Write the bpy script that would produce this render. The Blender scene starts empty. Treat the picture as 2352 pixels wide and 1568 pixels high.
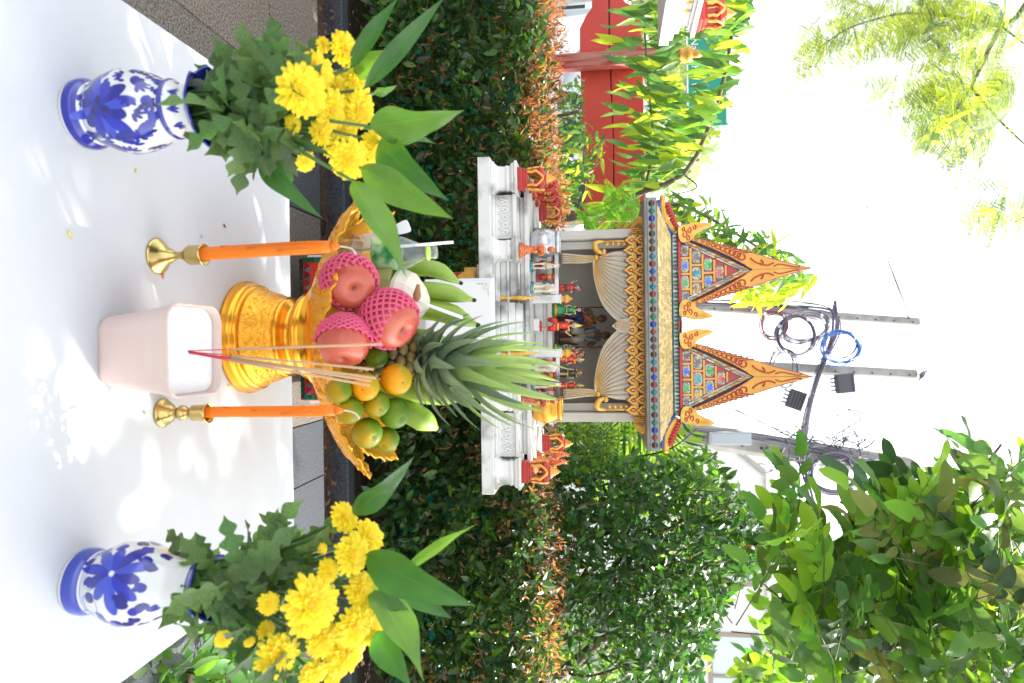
import bpy, bmesh, math, random
import numpy as np
from mathutils import Vector, Matrix, Euler, Quaternion
from math import sin, cos, pi, atan2, sqrt, radians
S = bpy.context.scene
C = S.collection
random.seed(7); rng = np.random.default_rng(7)
# ---------------------------------------------------------------- camera, sky, sun, exposure
FPX = 1568.0; CAM = Vector((0, 0, 1.45)); TH = radians(7.3); RO = radians(0.8)
Fw = Vector((0, cos(TH), -sin(TH))); U0 = Vector((0, sin(TH), cos(TH))); R0 = Vector((1, 0, 0))
Rt = R0*cos(RO) - U0*sin(RO); Up = U0*cos(RO) + R0*sin(RO)
cam = bpy.data.cameras.new('camera'); camo = bpy.data.objects.new('camera', cam); C.objects.link(camo)
m = Matrix.Identity(4)
for i in range(3):
    m[i][0] = Up[i]; m[i][1] = -Rt[i]; m[i][2] = -Fw[i]; m[i][3] = CAM[i]
camo.matrix_world = m
cam.sensor_width = 36; cam.lens = 24; cam.clip_start = .05; cam.clip_end = 2000
cam.dof.use_dof = True; cam.dof.focus_distance = 2.0; cam.dof.aperture_fstop = 5.6
S.camera = camo
w = bpy.data.worlds.new("World"); S.world = w; w.use_nodes = True
nt = w.node_tree; bg = nt.nodes['Background']
sky = nt.nodes.new('ShaderNodeTexSky'); sky.sky_type = 'NISHITA'; sky.sun_disc = False
SUN_EL = radians(45); SUN_AZ = radians(62)       # azimuth clockwise from +Y
sky.sun_elevation = SUN_EL; sky.sun_rotation = SUN_AZ; sky.air_density = 1.0; sky.dust_density = 2.5; sky.ozone_density = 0.6
hs = nt.nodes.new('ShaderNodeHueSaturation'); hs.inputs['Saturation'].default_value = .25; hs.inputs['Value'].default_value = 1.25
nt.links.new(sky.outputs[0], hs.inputs['Color']); nt.links.new(hs.outputs[0], bg.inputs[0]); bg.inputs[1].default_value = 0.15
sl = bpy.data.lights.new('sun', 'SUN'); so = bpy.data.objects.new('sun', sl); C.objects.link(so)
sl.energy = 3.6; sl.angle = radians(.5); sl.color = (1, .95, .87)
sd = Vector((sin(SUN_AZ)*cos(SUN_EL), cos(SUN_AZ)*cos(SUN_EL), sin(SUN_EL)))
so.rotation_euler = sd.to_track_quat('Z', 'Y').to_euler()
S.view_settings.view_transform = 'Standard'; S.view_settings.look = 'None'
S.view_settings.exposure = 1.72; S.view_settings.gamma = 1; S.view_settings.use_curve_mapping = False
S.cycles.max_bounces = 8; S.cycles.transparent_max_bounces = 12

# ---------------------------------------------------------------- geometry of the view (measuring helpers)
def ray(x, y): return Fw + Rt*((y-784)/FPX) + Up*((x-1176)/FPX)
def P(x, y, D): r = ray(x, y); return CAM + r*(D/r.y)
def T(x, y, z=0.75): r = ray(x, y); return CAM + r*((z-1.45)/r.z)

# ---------------------------------------------------------------- materials
MATS = {}
def mat(name, col, rough=.6, metal=0, col2=None, ns=12, contrast=.5, bump=0, bs=60, trans=0, coat=0, spec=.5, island=0, alpha=None, tcol=None, detail=4, gl=0, sss=0, obj=0, stretch=None, bias=0):
    if name in MATS: return MATS[name]
    m = bpy.data.materials.new(name); m.use_nodes = True; n = m.node_tree; b = n.nodes['Principled BSDF']; L = n.links.new
    b.inputs['Roughness'].default_value = rough; b.inputs['Metallic'].default_value = metal
    b.inputs['Coat Weight'].default_value = coat; b.inputs['Specular IOR Level'].default_value = spec
    if sss: b.inputs['Subsurface Weight'].default_value = sss; b.inputs['Subsurface Radius'].default_value = (.02, .01, .005)
    cs = None
    tc = n.nodes.new('ShaderNodeTexCoord'); src = tc.outputs['Object']
    if stretch:
        mp = n.nodes.new('ShaderNodeMapping'); mp.inputs['Scale'].default_value = stretch; L(src, mp.inputs[0]); src = mp.outputs[0]
    if col2 is not None:
        t = n.nodes.new('ShaderNodeTexNoise'); t.inputs['Scale'].default_value = ns; t.inputs['Detail'].default_value = detail; L(src, t.inputs['Vector'])
        r = n.nodes.new('ShaderNodeValToRGB'); e = r.color_ramp.elements
        e[0].position = max(0, .5-contrast*.4+bias); e[1].position = min(1, .5+contrast*.4+bias)
        e[0].color = (*col, 1); e[1].color = (*col2, 1); L(t.outputs['Fac'], r.inputs[0]); cs = r.outputs[0]
    else:
        r = n.nodes.new('ShaderNodeRGB'); r.outputs[0].default_value = (*col, 1); cs = r.outputs[0]
    if island:
        g = n.nodes.new('ShaderNodeNewGeometry'); oi = n.nodes.new('ShaderNodeObjectInfo')
        ad = n.nodes.new('ShaderNodeMath'); ad.operation = 'ADD'; L(g.outputs['Random Per Island'], ad.inputs[0]); L(oi.outputs['Random'], ad.inputs[1])
        fr = n.nodes.new('ShaderNodeMath'); fr.operation = 'FRACT'; L(ad.outputs[0], fr.inputs[0])
        mr = n.nodes.new('ShaderNodeMapRange'); mr.inputs[3].default_value = 1-island; mr.inputs[4].default_value = 1+island; L(fr.outputs[0], mr.inputs[0])
        h = n.nodes.new('ShaderNodeHueSaturation'); L(cs, h.inputs['Color']); L(mr.outputs[0], h.inputs['Value'])
        m2 = n.nodes.new('ShaderNodeMapRange'); m2.inputs[3].default_value = .5-island*.06; m2.inputs[4].default_value = .5+island*.04
        f2 = n.nodes.new('ShaderNodeMath'); f2.operation = 'MULTIPLY'; f2.inputs[1].default_value = 7.3; L(fr.outputs[0], f2.inputs[0])
        f3 = n.nodes.new('ShaderNodeMath'); f3.operation = 'FRACT'; L(f2.outputs[0], f3.inputs[0]); L(f3.outputs[0], m2.inputs[0]); L(m2.outputs[0], h.inputs['Hue'])
        cs = h.outputs[0]
    L(cs, b.inputs['Base Color'])
    if bump:
        t2 = n.nodes.new('ShaderNodeTexNoise'); t2.inputs['Scale'].default_value = bs; t2.inputs['Detail'].default_value = 5; L(src, t2.inputs['Vector'])
        bp = n.nodes.new('ShaderNodeBump'); bp.inputs['Strength'].default_value = bump; bp.inputs['Distance'].default_value = .002
        L(t2.outputs['Fac'], bp.inputs['Height']); L(bp.outputs[0], b.inputs['Normal'])
    if trans:
        tr = n.nodes.new('ShaderNodeBsdfTranslucent'); mx = n.nodes.new('ShaderNodeMixShader'); mx.inputs[0].default_value = trans
        if tcol: tr.inputs[0].default_value = (*tcol, 1)
        else:
            h2 = n.nodes.new('ShaderNodeHueSaturation'); h2.inputs['Value'].default_value = 2.6; h2.inputs['Hue'].default_value = .475; h2.inputs['Saturation'].default_value = 1.1
            L(cs, h2.inputs['Color']); L(h2.outputs[0], tr.inputs[0])
        L(b.outputs[0], mx.inputs[1]); L(tr.outputs[0], mx.inputs[2]); L(mx.outputs[0], n.nodes['Material Output'].inputs[0])
    if gl: b.inputs['Transmission Weight'].default_value = gl; b.inputs['IOR'].default_value = 1.33
    MATS[name] = m; return m

# ---------------------------------------------------------------- mesh builder
def wloc(o):
    v = Vector((0, 0, 0))
    while o: v = v + o.location; o = o.parent
    return v
class MB:
    def __init__(s): s.v = []; s.f = []; s.m = []; s.sm = []; s.at = []
    def add(s, v, f, mat=0, smooth=True):
        b = len(s.v); s.v += [tuple(p) for p in v]
        for q in f: s.f.append([i+b for i in q]); s.m.append(mat); s.sm.append(smooth)
        return s
    def box(s, c, d, mat=0, rz=0, M=None):
        c = Vector(c); R = M if M is not None else Matrix.Rotation(rz, 3, 'Z')
        v = [c + R @ Vector((x*d[0]/2, y*d[1]/2, z*d[2]/2)) for x in (-1, 1) for y in (-1, 1) for z in (-1, 1)]
        return s.add(v, [(0,1,3,2),(4,6,7,5),(0,4,5,1),(2,3,7,6),(0,2,6,4),(1,5,7,3)], mat, False)
    def taper(s, c, d0, d1, h, mat=0, smooth=False):     # square frustum, base centre c
        c = Vector(c); v = []
        for z, d in ((0, d0), (h, d1)):
            for x, y in ((-1,-1),(1,-1),(1,1),(-1,1)): v.append(c+Vector((x*d[0]/2, y*d[1]/2, z)))
        return s.add(v, [(0,3,2,1),(4,5,6,7),(0,1,5,4),(1,2,6,5),(2,3,7,6),(3,0,4,7)], mat, smooth)
    def sqlathe(s, c, prof, mat=0, asp=1):               # square section moulding: prof = [(half,z)]
        c = Vector(c); v = []; f = []
        for r, z in prof:
            for x, y in ((-1,-1),(1,-1),(1,1),(-1,1)): v.append(c+Vector((x*r, y*r*asp, z)))
        n = len(prof)
        for i in range(n-1):
            for k in range(4): a = i*4+k; b2 = i*4+(k+1) % 4; f.append((a, b2, b2+4, a+4))
        f.append((3,2,1,0)); f.append(tuple((n-1)*4+k for k in range(4)))
        return s.add(v, f, mat, False)
    def lathe(s, c, prof, n=24, mat=0, M=None, sx=1, sy=1, smooth=True, fn=None):
        c = Vector(c); v = []; f = []
        for i, (r, z) in enumerate(prof):
            for k in range(n):
                a = 2*pi*k/n; rr = r*(fn(a, i) if fn else 1)
                p = Vector((rr*cos(a)*sx, rr*sin(a)*sy, z)); v.append(c + (M @ p if M is not None else p))
        for i in range(len(prof)-1):
            for k in range(n): a = i*n+k; b2 = i*n+(k+1) % n; f.append((a, b2, b2+n, a+n))
        if prof[0][0] > 1e-4: f.append(tuple(range(n-1, -1, -1)))
        if prof[-1][0] > 1e-4: f.append(tuple((len(prof)-1)*n+k for k in range(n)))
        return s.add(v, f, mat, smooth)
    def ell(s, c, r, n=16, mat=0, M=None):
        if not hasattr(r, '__len__'): r = (r, r, r)
        k = max(6, n//2+1)
        prof = [(max(1e-5, sin(pi*i/k)), -cos(pi*i/k)*r[2]) for i in range(k+1)]
        return s.lathe(c, prof, n, mat, M, r[0], r[1])
    def tube(s, pts, rad, n=8, mat=0, cap=True, flat=1):
        pts = [Vector(p) for p in pts]; N = len(pts)
        if not hasattr(rad, '__len__'): rad = [rad]*N
        v = []; f = []; ref = None
        for i, p in enumerate(pts):
            t = (pts[min(i+1, N-1)]-pts[max(i-1, 0)])
            if t.length < 1e-9: t = Vector((0, 0, 1))
            t.normalize()
            if ref is None: ref = t.orthogonal().normalized()
            ref = (ref - t*ref.dot(t))
            if ref.length < 1e-6: ref = t.orthogonal()
            ref.normalize(); b2 = t.cross(ref)
            for k in range(n):
                a = 2*pi*k/n; v.append(p + (ref*cos(a) + b2*sin(a)*flat)*rad[i])
        for i in range(N-1):
            for k in range(n): a = i*n+k; b3 = i*n+(k+1) % n; f.append((a, b3, b3+n, a+n))
        if cap: f.append(tuple(range(n-1, -1, -1))); f.append(tuple((N-1)*n+k for k in range(n)))
        return s.add(v, f, mat, True)
    def prism(s, pts, y0, y1, mat=0, M=None, mat_side=None):       # outline in x,z; extruded along y
        n = len(pts); v = [Vector((p[0], y0, p[1])) for p in pts] + [Vector((p[0], y1, p[1])) for p in pts]
        if M is not None: v = [M @ q for q in v]
        s.add(v, [tuple(range(n)), tuple(range(2*n-1, n-1, -1))], mat, False)
        b = len(s.v)-2*n
        for i in range(n):
            j = (i+1) % n; s.f.append([b+i, b+i+n, b+j+n, b+j]); s.m.append(mat if mat_side is None else mat_side); s.sm.append(False)
        return s
    def grid(s, fn, nu, nv, mat=0, smooth=True, close=False):
        v = [fn(i/nu, j/nv) for i in range(nu+1) for j in range(nv+1)]
        f = [(i*(nv+1)+j, i*(nv+1)+j+1, (i+1)*(nv+1)+j+1, (i+1)*(nv+1)+j) for i in range(nu) for j in range(nv)]
        return s.add(v, f, mat, smooth)
    def mesh(s, name, mats, off=Vector((0, 0, 0))):
        me = bpy.data.meshes.new(name); me.from_pydata([Vector(p)-off for p in s.v], [], s.f)
        for m_ in (mats if isinstance(mats, (list, tuple)) else [mats]): me.materials.append(m_)
        me.polygons.foreach_set('material_index', s.m); me.polygons.foreach_set('use_smooth', s.sm); me.update()
        if len(s.at) == len(s.v) and s.at: me.attributes.new('across', 'FLOAT', 'POINT'); me.attributes['across'].data.foreach_set('value', s.at)
        return me
    def build(s, name, mats, parent=None, bevel=0, remesh=0, thick=0, sub=0, sh=0, **kw):
        me = s.mesh(name, mats, wloc(parent))
        o = bpy.data.objects.new(name, me); C.objects.link(o); o.parent = parent
        if thick: md = o.modifiers.new('so', 'SOLIDIFY'); md.thickness = thick; md.offset = 0
        if bevel: md = o.modifiers.new('bv', 'BEVEL'); md.width = bevel; md.segments = 2; md.limit_method = 'ANGLE'
        if remesh:
            md = o.modifiers.new('rm', 'REMESH'); md.mode = 'VOXEL'; md.voxel_size = remesh; md.use_smooth_shade = True
            md = o.modifiers.new('sm', 'SMOOTH'); md.factor = .5; md.iterations = 3
        if sub: md = o.modifiers.new('ss', 'SUBSURF'); md.levels = sub; md.render_levels = sub
        for k, val in kw.items(): o[k] = val
        return o
def thing(name, label, cat, loc=(0, 0, 0), group=None):
    o = bpy.data.objects.new(name, None); C.objects.link(o); o.location = loc; o.empty_display_size = .05
    o['label'] = label; o['category'] = cat
    if group: o['group'] = group
    return o
def tag(o, label, cat, group=None):
    o['label'] = label; o['category'] = cat
    if group: o['group'] = group
    return o
def children(o): return [c for c in bpy.data.objects if c.parent == o]
def dup(root, label=None, loc=None, rz=None, sc=None):
    def cp(o, par):
        c = o.copy(); C.objects.link(c)
        if par: c.parent = par
        for ch in kids.get(o.name, []): cp(ch, c)
        return c
    kids = {}
    for o in list(bpy.data.objects):
        if o.parent: kids.setdefault(o.parent.name, []).append(o)
    r = cp(root, root.parent)
    if label: r['label'] = label
    if loc is not None: r.location = loc
    if rz is not None: r.rotation_euler[2] = rz
    if sc is not None: r.scale = (sc,)*3 if not hasattr(sc, '__len__') else sc
    return r
def crv(pts, n=12):                                      # Catmull-Rom
    pts = [Vector(p) for p in pts]; q = [pts[0]*2-pts[1]]+pts+[pts[-1]*2-pts[-2]]; out = []
    seg = len(pts)-1; per = max(1, n//seg)
    for i in range(seg):
        a, b, c, d = q[i:i+4]
        for k in range(per):
            t = k/per; out.append(.5*((2*b)+(c-a)*t+(2*a-5*b+4*c-d)*t*t+(3*b-a-3*c+d)*t*t*t))
    out.append(pts[-1]); return out

# ---------------------------------------------------------------- leaves
def leaf_tpl(wf, nseg=4, fold=.25, droop=.15, width=.4, sweep=-.06, wave=0):   # leaf along +X, normal +Z, length 1
    v = []; f = []
    for i in range(nseg+1):
        t = i/nseg; wd = width*.5*wf(t); z = -droop*t*t
        sw = -sweep*(1-t)*wf(t)
        v += [(t-sw, -wd, z+fold*wd+wave*sin(t*9)), (t, 0, z), (t-sw, wd, z+fold*wd-wave*sin(t*9))]
    for i in range(nseg):
        a = i*3; f += [(a, a+1, a+4, a+3), (a+1, a+2, a+5, a+4)]
    return np.array(v, float), f
ellip = lambda t: max(.02, sin(pi*min(1, max(0, t))**.85))**.75
lance = lambda t: max(.02, sin(pi*t**.7)**.9)
ovate = lambda t: max(.02, sin(pi*t**.8)**.6)
TPL_EL = leaf_tpl(ellip, 5, .2, .12, .5)
TPL_LA = leaf_tpl(lance, 6, .3, .25, .25, wave=.014)
TPL_SM = leaf_tpl(ellip, 3, .25, .1, .42)
TPL_TH = leaf_tpl(lance, 3, .25, .1, .26)
def frames(D, N):
    D = D/np.linalg.norm(D, axis=1, keepdims=True); Y = np.cross(N, D); l = np.linalg.norm(Y, axis=1, keepdims=True)
    Y = np.where(l < 1e-4, np.array([[0, 1., 0]]), Y/np.maximum(l, 1e-6)); Z = np.cross(D, Y)
    return np.stack([D, Y, Z], 2)
CAMN = np.array(CAM); FN, RN, UN = np.array(Fw), np.array(Rt), np.array(Up)
def px_of(Pn):
    d = Pn-CAMN; zc = d@FN; zc = np.where(np.abs(zc) < 1e-6, 1e-6, zc); return (d@UN)/zc*FPX+1176, (d@RN)/zc*FPX+784, zc
def mesh_np(name, V, F4, mats, midx=None):
    me = bpy.data.meshes.new(name); nv = len(V); nf = len(F4); k = F4.shape[1]
    me.vertices.add(nv); me.vertices.foreach_set('co', V.astype(np.float32).ravel())
    me.loops.add(nf*k); me.loops.foreach_set('vertex_index', F4.astype(np.int32).ravel())
    me.polygons.add(nf); me.polygons.foreach_set('loop_start', np.arange(0, nf*k, k, dtype=np.int32)); me.polygons.foreach_set('loop_total', np.full(nf, k, np.int32))
    if midx is not None: me.polygons.foreach_set('material_index', midx.astype(np.int32))
    me.polygons.foreach_set('use_smooth', np.ones(nf, bool))
    for m_ in mats: me.materials.append(m_)
    me.update(calc_edges=True); return me
def leaf_cloud(parent, Pn, D, N, Sz, tpl, mats, single=0, lname='leaf', cname='foliage', mi=None):
    """Pn,D,N arrays (n,3), Sz (n,). The `single` leaves that show largest become objects, the rest one joined part."""
    V, F = tpl; F = np.array(F); n = len(Pn); R = frames(np.asarray(D, float), np.asarray(N, float)); Sz = np.asarray(Sz, float)
    if mi is None: mi = rng.integers(0, len(mats), n)
    off = np.array(wloc(parent))
    x, y, zc = px_of(Pn); vis = (x > -20) & (x < 2370) & (y > -20) & (y < 1590) & (zc > .2)
    score = np.where(vis, Sz/np.maximum(zc, .2), -1); order = np.argsort(-score)
    ind = order[:single]; ind = ind[score[ind] > 0]; rest = np.setdiff1d(np.arange(n), ind)
    if len(ind):
        lms = []
        for m_ in mats: lms.append(mesh_np(lname, V, F, [m_]))
        for i in ind:
            o = bpy.data.objects.new(lname, lms[mi[i]]); C.objects.link(o); o.parent = parent
            M = Matrix.Identity(4)
            for a in range(3):
                for b in range(3): M[a][b] = R[i, a, b]*Sz[i]
                M[a][3] = Pn[i, a]-off[a]
            o.matrix_basis = M
    if len(rest):
        W = np.einsum('nij,vj->nvi', R[rest], V)*Sz[rest][:, None, None] + (Pn[rest]-off)[:, None, :]
        FF = (F[None] + (np.arange(len(rest))*len(V))[:, None, None]).reshape(-1, F.shape[1])
        me = mesh_np(cname, W.reshape(-1, 3), FF, mats, np.repeat(mi[rest], len(F)))
        o = bpy.data.objects.new(cname, me); C.objects.link(o); o.parent = parent; o['kind'] = 'stuff'
def rv(n, s=1): return rng.normal(0, s, (n, 3))

def blade(mb, base, tip, width, side=None, up=Vector((0, 0, 1)), arch=.1, fold=.25, nseg=14, wave=0, prof=None, twist=0, mat=0):
    """long leaf from base to tip; `side` = direction across"""
    base = Vector(base); tip = Vector(tip); d = tip-base; L = d.length; d.normalize()
    if side is None: side = d.cross(Vector((0, -1, .3)))
    side = Vector(side); side = (side-d*side.dot(d)).normalized(); nn = side.cross(d)
    if nn.dot(up) < 0: nn = -nn
    pf = prof or (lambda t: max(.015, sin(pi*t**.72)**1.05))
    v = []; f = []; nc = 6
    for i in range(nseg+1):
        t = i/nseg; wd = width*.5*pf(t); q = Quaternion(d, twist*t)
        s2 = q @ side; n2 = q @ nn
        c = base + d*L*t + nn*arch*L*4*t*(1-t)
        for j in range(nc+1):
            u = j/nc*2-1
            v.append(c + s2*wd*u + n2*(abs(u)*wd*fold + wave*wd*sin(t*11+u*1.5)*abs(u)))
    for i in range(nseg):
        for j in range(nc): a = i*(nc+1)+j; f.append((a, a+1, a+nc+2, a+nc+1))
    mb.add(v, f, mat, True); mb.at += [j/nc*2-1 for i in range(nseg+1) for j in range(nc+1)]
# ================================================================ THE SETTING
asph = mat('asphalt', (.10, .10, .10), .9, col2=(.15, .15, .145), ns=4, bump=.3, bs=200)
soilm = mat('soil', (.035, .02, .013), .95, col2=(.10, .06, .04), ns=35, contrast=.6, bump=1, bs=90)
g = MB(); g.box((0, 300, -.5), (1600, 1600, 1.0)); g.build('ground', asph, kind='structure')
g = MB()
def soilf(u, v):
    X = -4+8*u; Y = 2.3+2.6*v; return Vector((X, Y, .235+.02*sin(X*9)*cos(Y*11)+.012*sin(X*31+Y*17)))
g.grid(soilf, 90, 40); g.build('soil', soilm, kind='structure')
g = MB(); g.grid(lambda u, v: Vector((.86+2.2*u, .4+2.2*v, .30+.02*sin(u*19)*cos(v*17))), 30, 30); g.build('soil', soilm, kind='structure')
# granite platform with slabs
peb = mat('washed_pebble', (.055, .045, .036), .8, col2=(.24, .20, .165), ns=150, contrast=.32, bump=.9, bs=200, detail=3)
pebd = mat('washed_pebble_grey', (.05, .043, .035), .8, col2=(.20, .17, .14), ns=150, contrast=.32, bump=.9, bs=200, detail=3)
gran = mat('grey_granite', (.012, .015, .02), .5, col2=(.11, .12, .14), ns=190, contrast=.42, detail=5)
g = MB(); g.box((-1.05, 1.46, .165), (3.8, 2.3, .33)); plat = g.build('platform', mat('grout', (.05, .045, .04), .9), kind='structure')
xs = [-2.95, -2.3, -1.62, -.912, -.46, .02, .46, .845]; ys = [.33, 1.42, 2.20]
for i in range(len(xs)-1):
    for j in range(len(ys)-1):
        g = MB(); x0, x1, y0, y1 = xs[i]+.0012, xs[i+1]-.0012, ys[j]+.0012, ys[j+1]-.0012
        if i == len(xs)-2: x1 = .76
        g.box(((x0+x1)/2, (y0+y1)/2, .342), (x1-x0, y1-y0, .022)); g.build('paving_slab', peb if i < 3 else pebd, plat, bevel=.003)
tx = [-2.95, -2.3, -1.62, -.92]
for i in range(3):
    g = MB(); g.box(((tx[i]+tx[i+1])/2, 2.405, .342), (tx[i+1]-tx[i]-.006, .40, .022)); g.build('paving_slab', peb, plat, bevel=.003)
for x0, x1 in ((-.92, -.72), (-.72, -.5), (.30, .52), (.52, .74), (.74, .96)):
    g = MB(); g.box(((x0+x1)/2, 2.44, .342), (x1-x0-.004, .33, .022)); g.build('granite_tile', gran, plat, bevel=.002)
for x0, x1 in ((-.5, -.1), (-.1, .30)):
    g = MB(); g.box(((x0+x1)/2, 2.405, .342), (x1-x0-.004, .40, .022)); g.build('paving_slab', pebd, plat, bevel=.002)
for j in range(6):
    g = MB(); g.box((.81, .33+.31*(j+.5), .342), (.095, .306, .03)); g.build('granite_tile', gran, plat, bevel=.002)
for x in (-2.1, -.7, .7, 2.1):     # low dark kerb behind the soil bed
    g = MB(); g.box((x, 3.02, .25), (1.39, .08, .12)); k = g.build('kerb_stone', gran, bevel=.004)
    k['kind'] = 'structure'

# white table
tw = mat('white_paint_board', (.57, .585, .61), .5, col2=(.51, .525, .55), ns=9, contrast=.9, detail=8, bump=.06, bs=20)
root = thing('offering_table', 'wide white painted table top that carries the vases, candles and offering tray', 'table', (0, 1, .35))
A = [T(281, 0, .75), T(662, 262, .75), T(677, 1272, .75), T(278, 1568, .75)]
l0, l1, r1, r0 = A
l0 = l0+(l0-l1)*.6; r0 = r0+(r0-r1)*.6
g = MB(); v = [l0, l1, r1, r0]; top = [Vector((p.x, p.y, .75)) for p in v]; bot = [Vector((p.x, p.y, .725)) for p in v]
g.add(top+bot, [(3, 2, 1, 0), (4, 5, 6, 7), (0, 1, 5, 4), (1, 2, 6, 5), (2, 3, 7, 6), (3, 0, 4, 7)], 0, False)
g.build('table_top', tw, root, bevel=.002)
for p in v:
    g = MB(); g.box((p.x*.9, 1.0+(p.y-1.0)*.86, .535), (.05, .05, .37)); g.build('leg', tw, root)

# small debris on the table (petals, dry leaf bits)
def debris(x, y, l, wd, col, name, label, cat, a=0):
    c = T(x, y, .7515); g = MB(); pts = []
    for k in range(10): t = 2*pi*k/10; pts.append(Vector((l*cos(t)*(1+.1*sin(3*t)), wd*sin(t), .0012*cos(2*t))))
    Rm = Matrix.Rotation(a, 3, 'Z'); g.add([c+Rm@p for p in pts]+[c+Vector((0, 0, .0016))], [(k, (k+1) % 10, 10) for k in range(10)], 0, True)
    o = g.build(name, mat('bit_'+cat.replace(' ', '_'), col, .6), thick=.0006); tag(o, label, cat)
debris(312, 392, .004, .0013, (.75, .55, .05), 'fallen_petal', 'tiny yellow petal lying on the table to the right of the left vase', 'petal', 0)
debris(160, 538, .006, .0018, (.72, .6, .08), 'fallen_petal', 'small yellow petal lying near the camera between left vase and incense cup', 'petal', .6)
debris(375, 634, .0055, .0022, (.75, .25, .06), 'orange_flake', 'orange flake lying beside the foot of the left brass candlestick', 'flake', .2)
debris(516, 518, .0045, .002, (.35, .08, .04), 'dry_leaf_bit', 'dark red dry leaf bit on the table left of the gold tray', 'leaf bit', .8)
debris(463, 543, .004, .002, (.45, .42, .33), 'seed_husk', 'pale grey seed husk on the table beside the left candle', 'husk', .2)
debris(334, 949, .006, .0018, (.35, .34, .32), 'seed_husk', 'grey striped seed husk lying in front of the right brass candlestick', 'husk', .9)
debris(527, 886, .006, .002, (.6, .45, .1), 'fallen_petal', 'tan petal touching the right side of the gold tray foot', 'petal', 1.2)
debris(568, 1209, .0045, .003, (.6, .5, .2), 'fallen_petal', 'round straw coloured petal on the table left of the right bouquet', 'petal', .2)

# ================================================================ HEDGE with the mesh fence behind
HM = mat('hedge_leaf', (.033, .095, .022), .32, col2=(.05, .10, .03), ns=3, contrast=.6, trans=.3, island=.45, spec=.6)
HM2 = mat('hedge_leaf_fresh', (.10, .24, .035), .4, trans=.45, island=.35)
HO = mat('young_orange_leaf', (.24, .115, .05), .45, trans=.45, island=.4, tcol=(.8, .3, .08))
bark = mat('bark', (.09, .05, .03), .85, col2=(.17, .11, .075), ns=25, bump=.6, bs=60)
bark2 = mat('bark_grey', (.10, .08, .06), .85, col2=(.2, .17, .13), ns=25, bump=.6, bs=60)
def hedge(x0, x1, label, ztop, n, seed, ok=.42):
    r = np.random.default_rng(seed)
    root = thing('hedge', label, 'hedge', ((x0+x1)/2, 3.4, .25))
    br = MB(); L = x1-x0
    for k in range(int(L*9)):
        x = x0+L*r.random(); y = 3.3+.3*r.random()
        pts = [Vector((x, y, .22))]
        d = Vector((r.normal(0, .25), r.normal(0, .15), 1))
        for s in range(6): pts.append(pts[-1]+d*.17+Vector((r.normal(0, .05), r.normal(0, .04), 0)))
        br.tube(pts, [.011*(1-.12*i) for i in range(7)], 5)
        for s in (2, 3, 4):
            e = pts[s]+Vector((r.normal(0, .22), -.12-.12*r.random(), .12+.1*r.random())); br.tube([pts[s], (pts[s]+e)/2+Vector((0, 0, -.02)), e], [.005, .004, .002], 4)
    br.build('branch', bark, root, kind='stuff')
    # front face, top and inside
    Pn = np.empty((n, 3)); Pn[:, 0] = x0+L*r.random(n)
    depth = r.random(n)**1.6*.55
    z = .36+(ztop-.36)*r.random(n)**.85
    bul = .05*np.sin(Pn[:, 0]*5)+.04*np.sin(Pn[:, 0]*13+z*9)+.03*np.sin(z*21)
    Pn[:, 1] = 3.12+bul+depth; Pn[:, 2] = z
    gap = np.sin(Pn[:, 0]*17+3*np.sin(z*7))*np.sin(z*19+Pn[:, 0]*5)
    keep = (gap < .5) | (depth > .15); Pn = Pn[keep]; m_ = len(Pn)
    D = r.normal(0, .6, (m_, 3))+np.array([0, -.7, .15]); N = r.normal(0, .5, (m_, 3))+np.array([0, -.5, .9])
    mi = (r.random(m_) < .16).astype(int)
    leaf_cloud(root, Pn, D, N, r.uniform(.045, .078, m_), TPL_SM, [HM, HM2], single=290, mi=mi)
    # top leaves green + orange
    k = int(n*ok); Q = np.empty((k, 3)); Q[:, 0] = x0+L*r.random(k); Q[:, 1] = 3.08+.6*r.random(k)
    Q[:, 2] = ztop-.09+.14*r.random(k)**1.3+.022*np.sin(Q[:, 0]*7)+.02*np.sin(Q[:, 0]*23)
    D = r.normal(0, .65, (k, 3))+np.array([0, -.35, .6]); N = r.normal(0, 1, (k, 3))
    # young shoots: some dots of orange scattered lower down too
    s = int(n*.02); Q2 = np.empty((s, 3)); Q2[:, 0] = x0+L*r.random(s); Q2[:, 2] = .5+(ztop-.5)*r.random(s); Q2[:, 1] = 3.07+.06*r.random(s)
    Q2 = np.repeat(Q2, 3, 0)+r.normal(0, .012, (3*s, 3))
    D2 = r.normal(0, .6, (3*s, 3))+np.array([0, -.4, .5])
    leaf_cloud(root, np.vstack([Q, Q2]), np.vstack([D, D2]), np.vstack([N, r.normal(0, 1, (3*s, 3))]), np.r_[r.uniform(.026, .05, k), r.uniform(.03, .045, 3*s)], TPL_TH, [HO], single=0, cname='young_leaves')
hedge(-2.7, .12, 'clipped dark green hedge with orange young tips, left half behind the spirit house', 1.215, 15500, 3)
hedge(.16, 2.6, 'shaded dark hedge with orange young tips on the right, under the small-leaved tree', 1.19, 13500, 4, .20)
# green mesh fence
fm = mat('green_fence_fabric', (.004, .06, .04), .8, trans=.12, tcol=(.01, .25, .16))
fr = thing('mesh_fence', 'teal green fabric fence with thin posts standing behind the hedge', 'fence', (0, 3.85, 0))
g = MB(); g.grid(lambda u, v: Vector((-3.2+6*u, 3.83+.015*sin(u*90), .2+.88*v)), 120, 4); g.build('fabric', fm, fr)
for k in range(6):
    g = MB(); g.tube([(-3.1+1.15*k, 3.87, 0), (-3.1+1.15*k, 3.87, 1.12)], .018, 8); g.build('post', mat('fence_post', (.12, .13, .12), .5, .5), fr)
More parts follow.
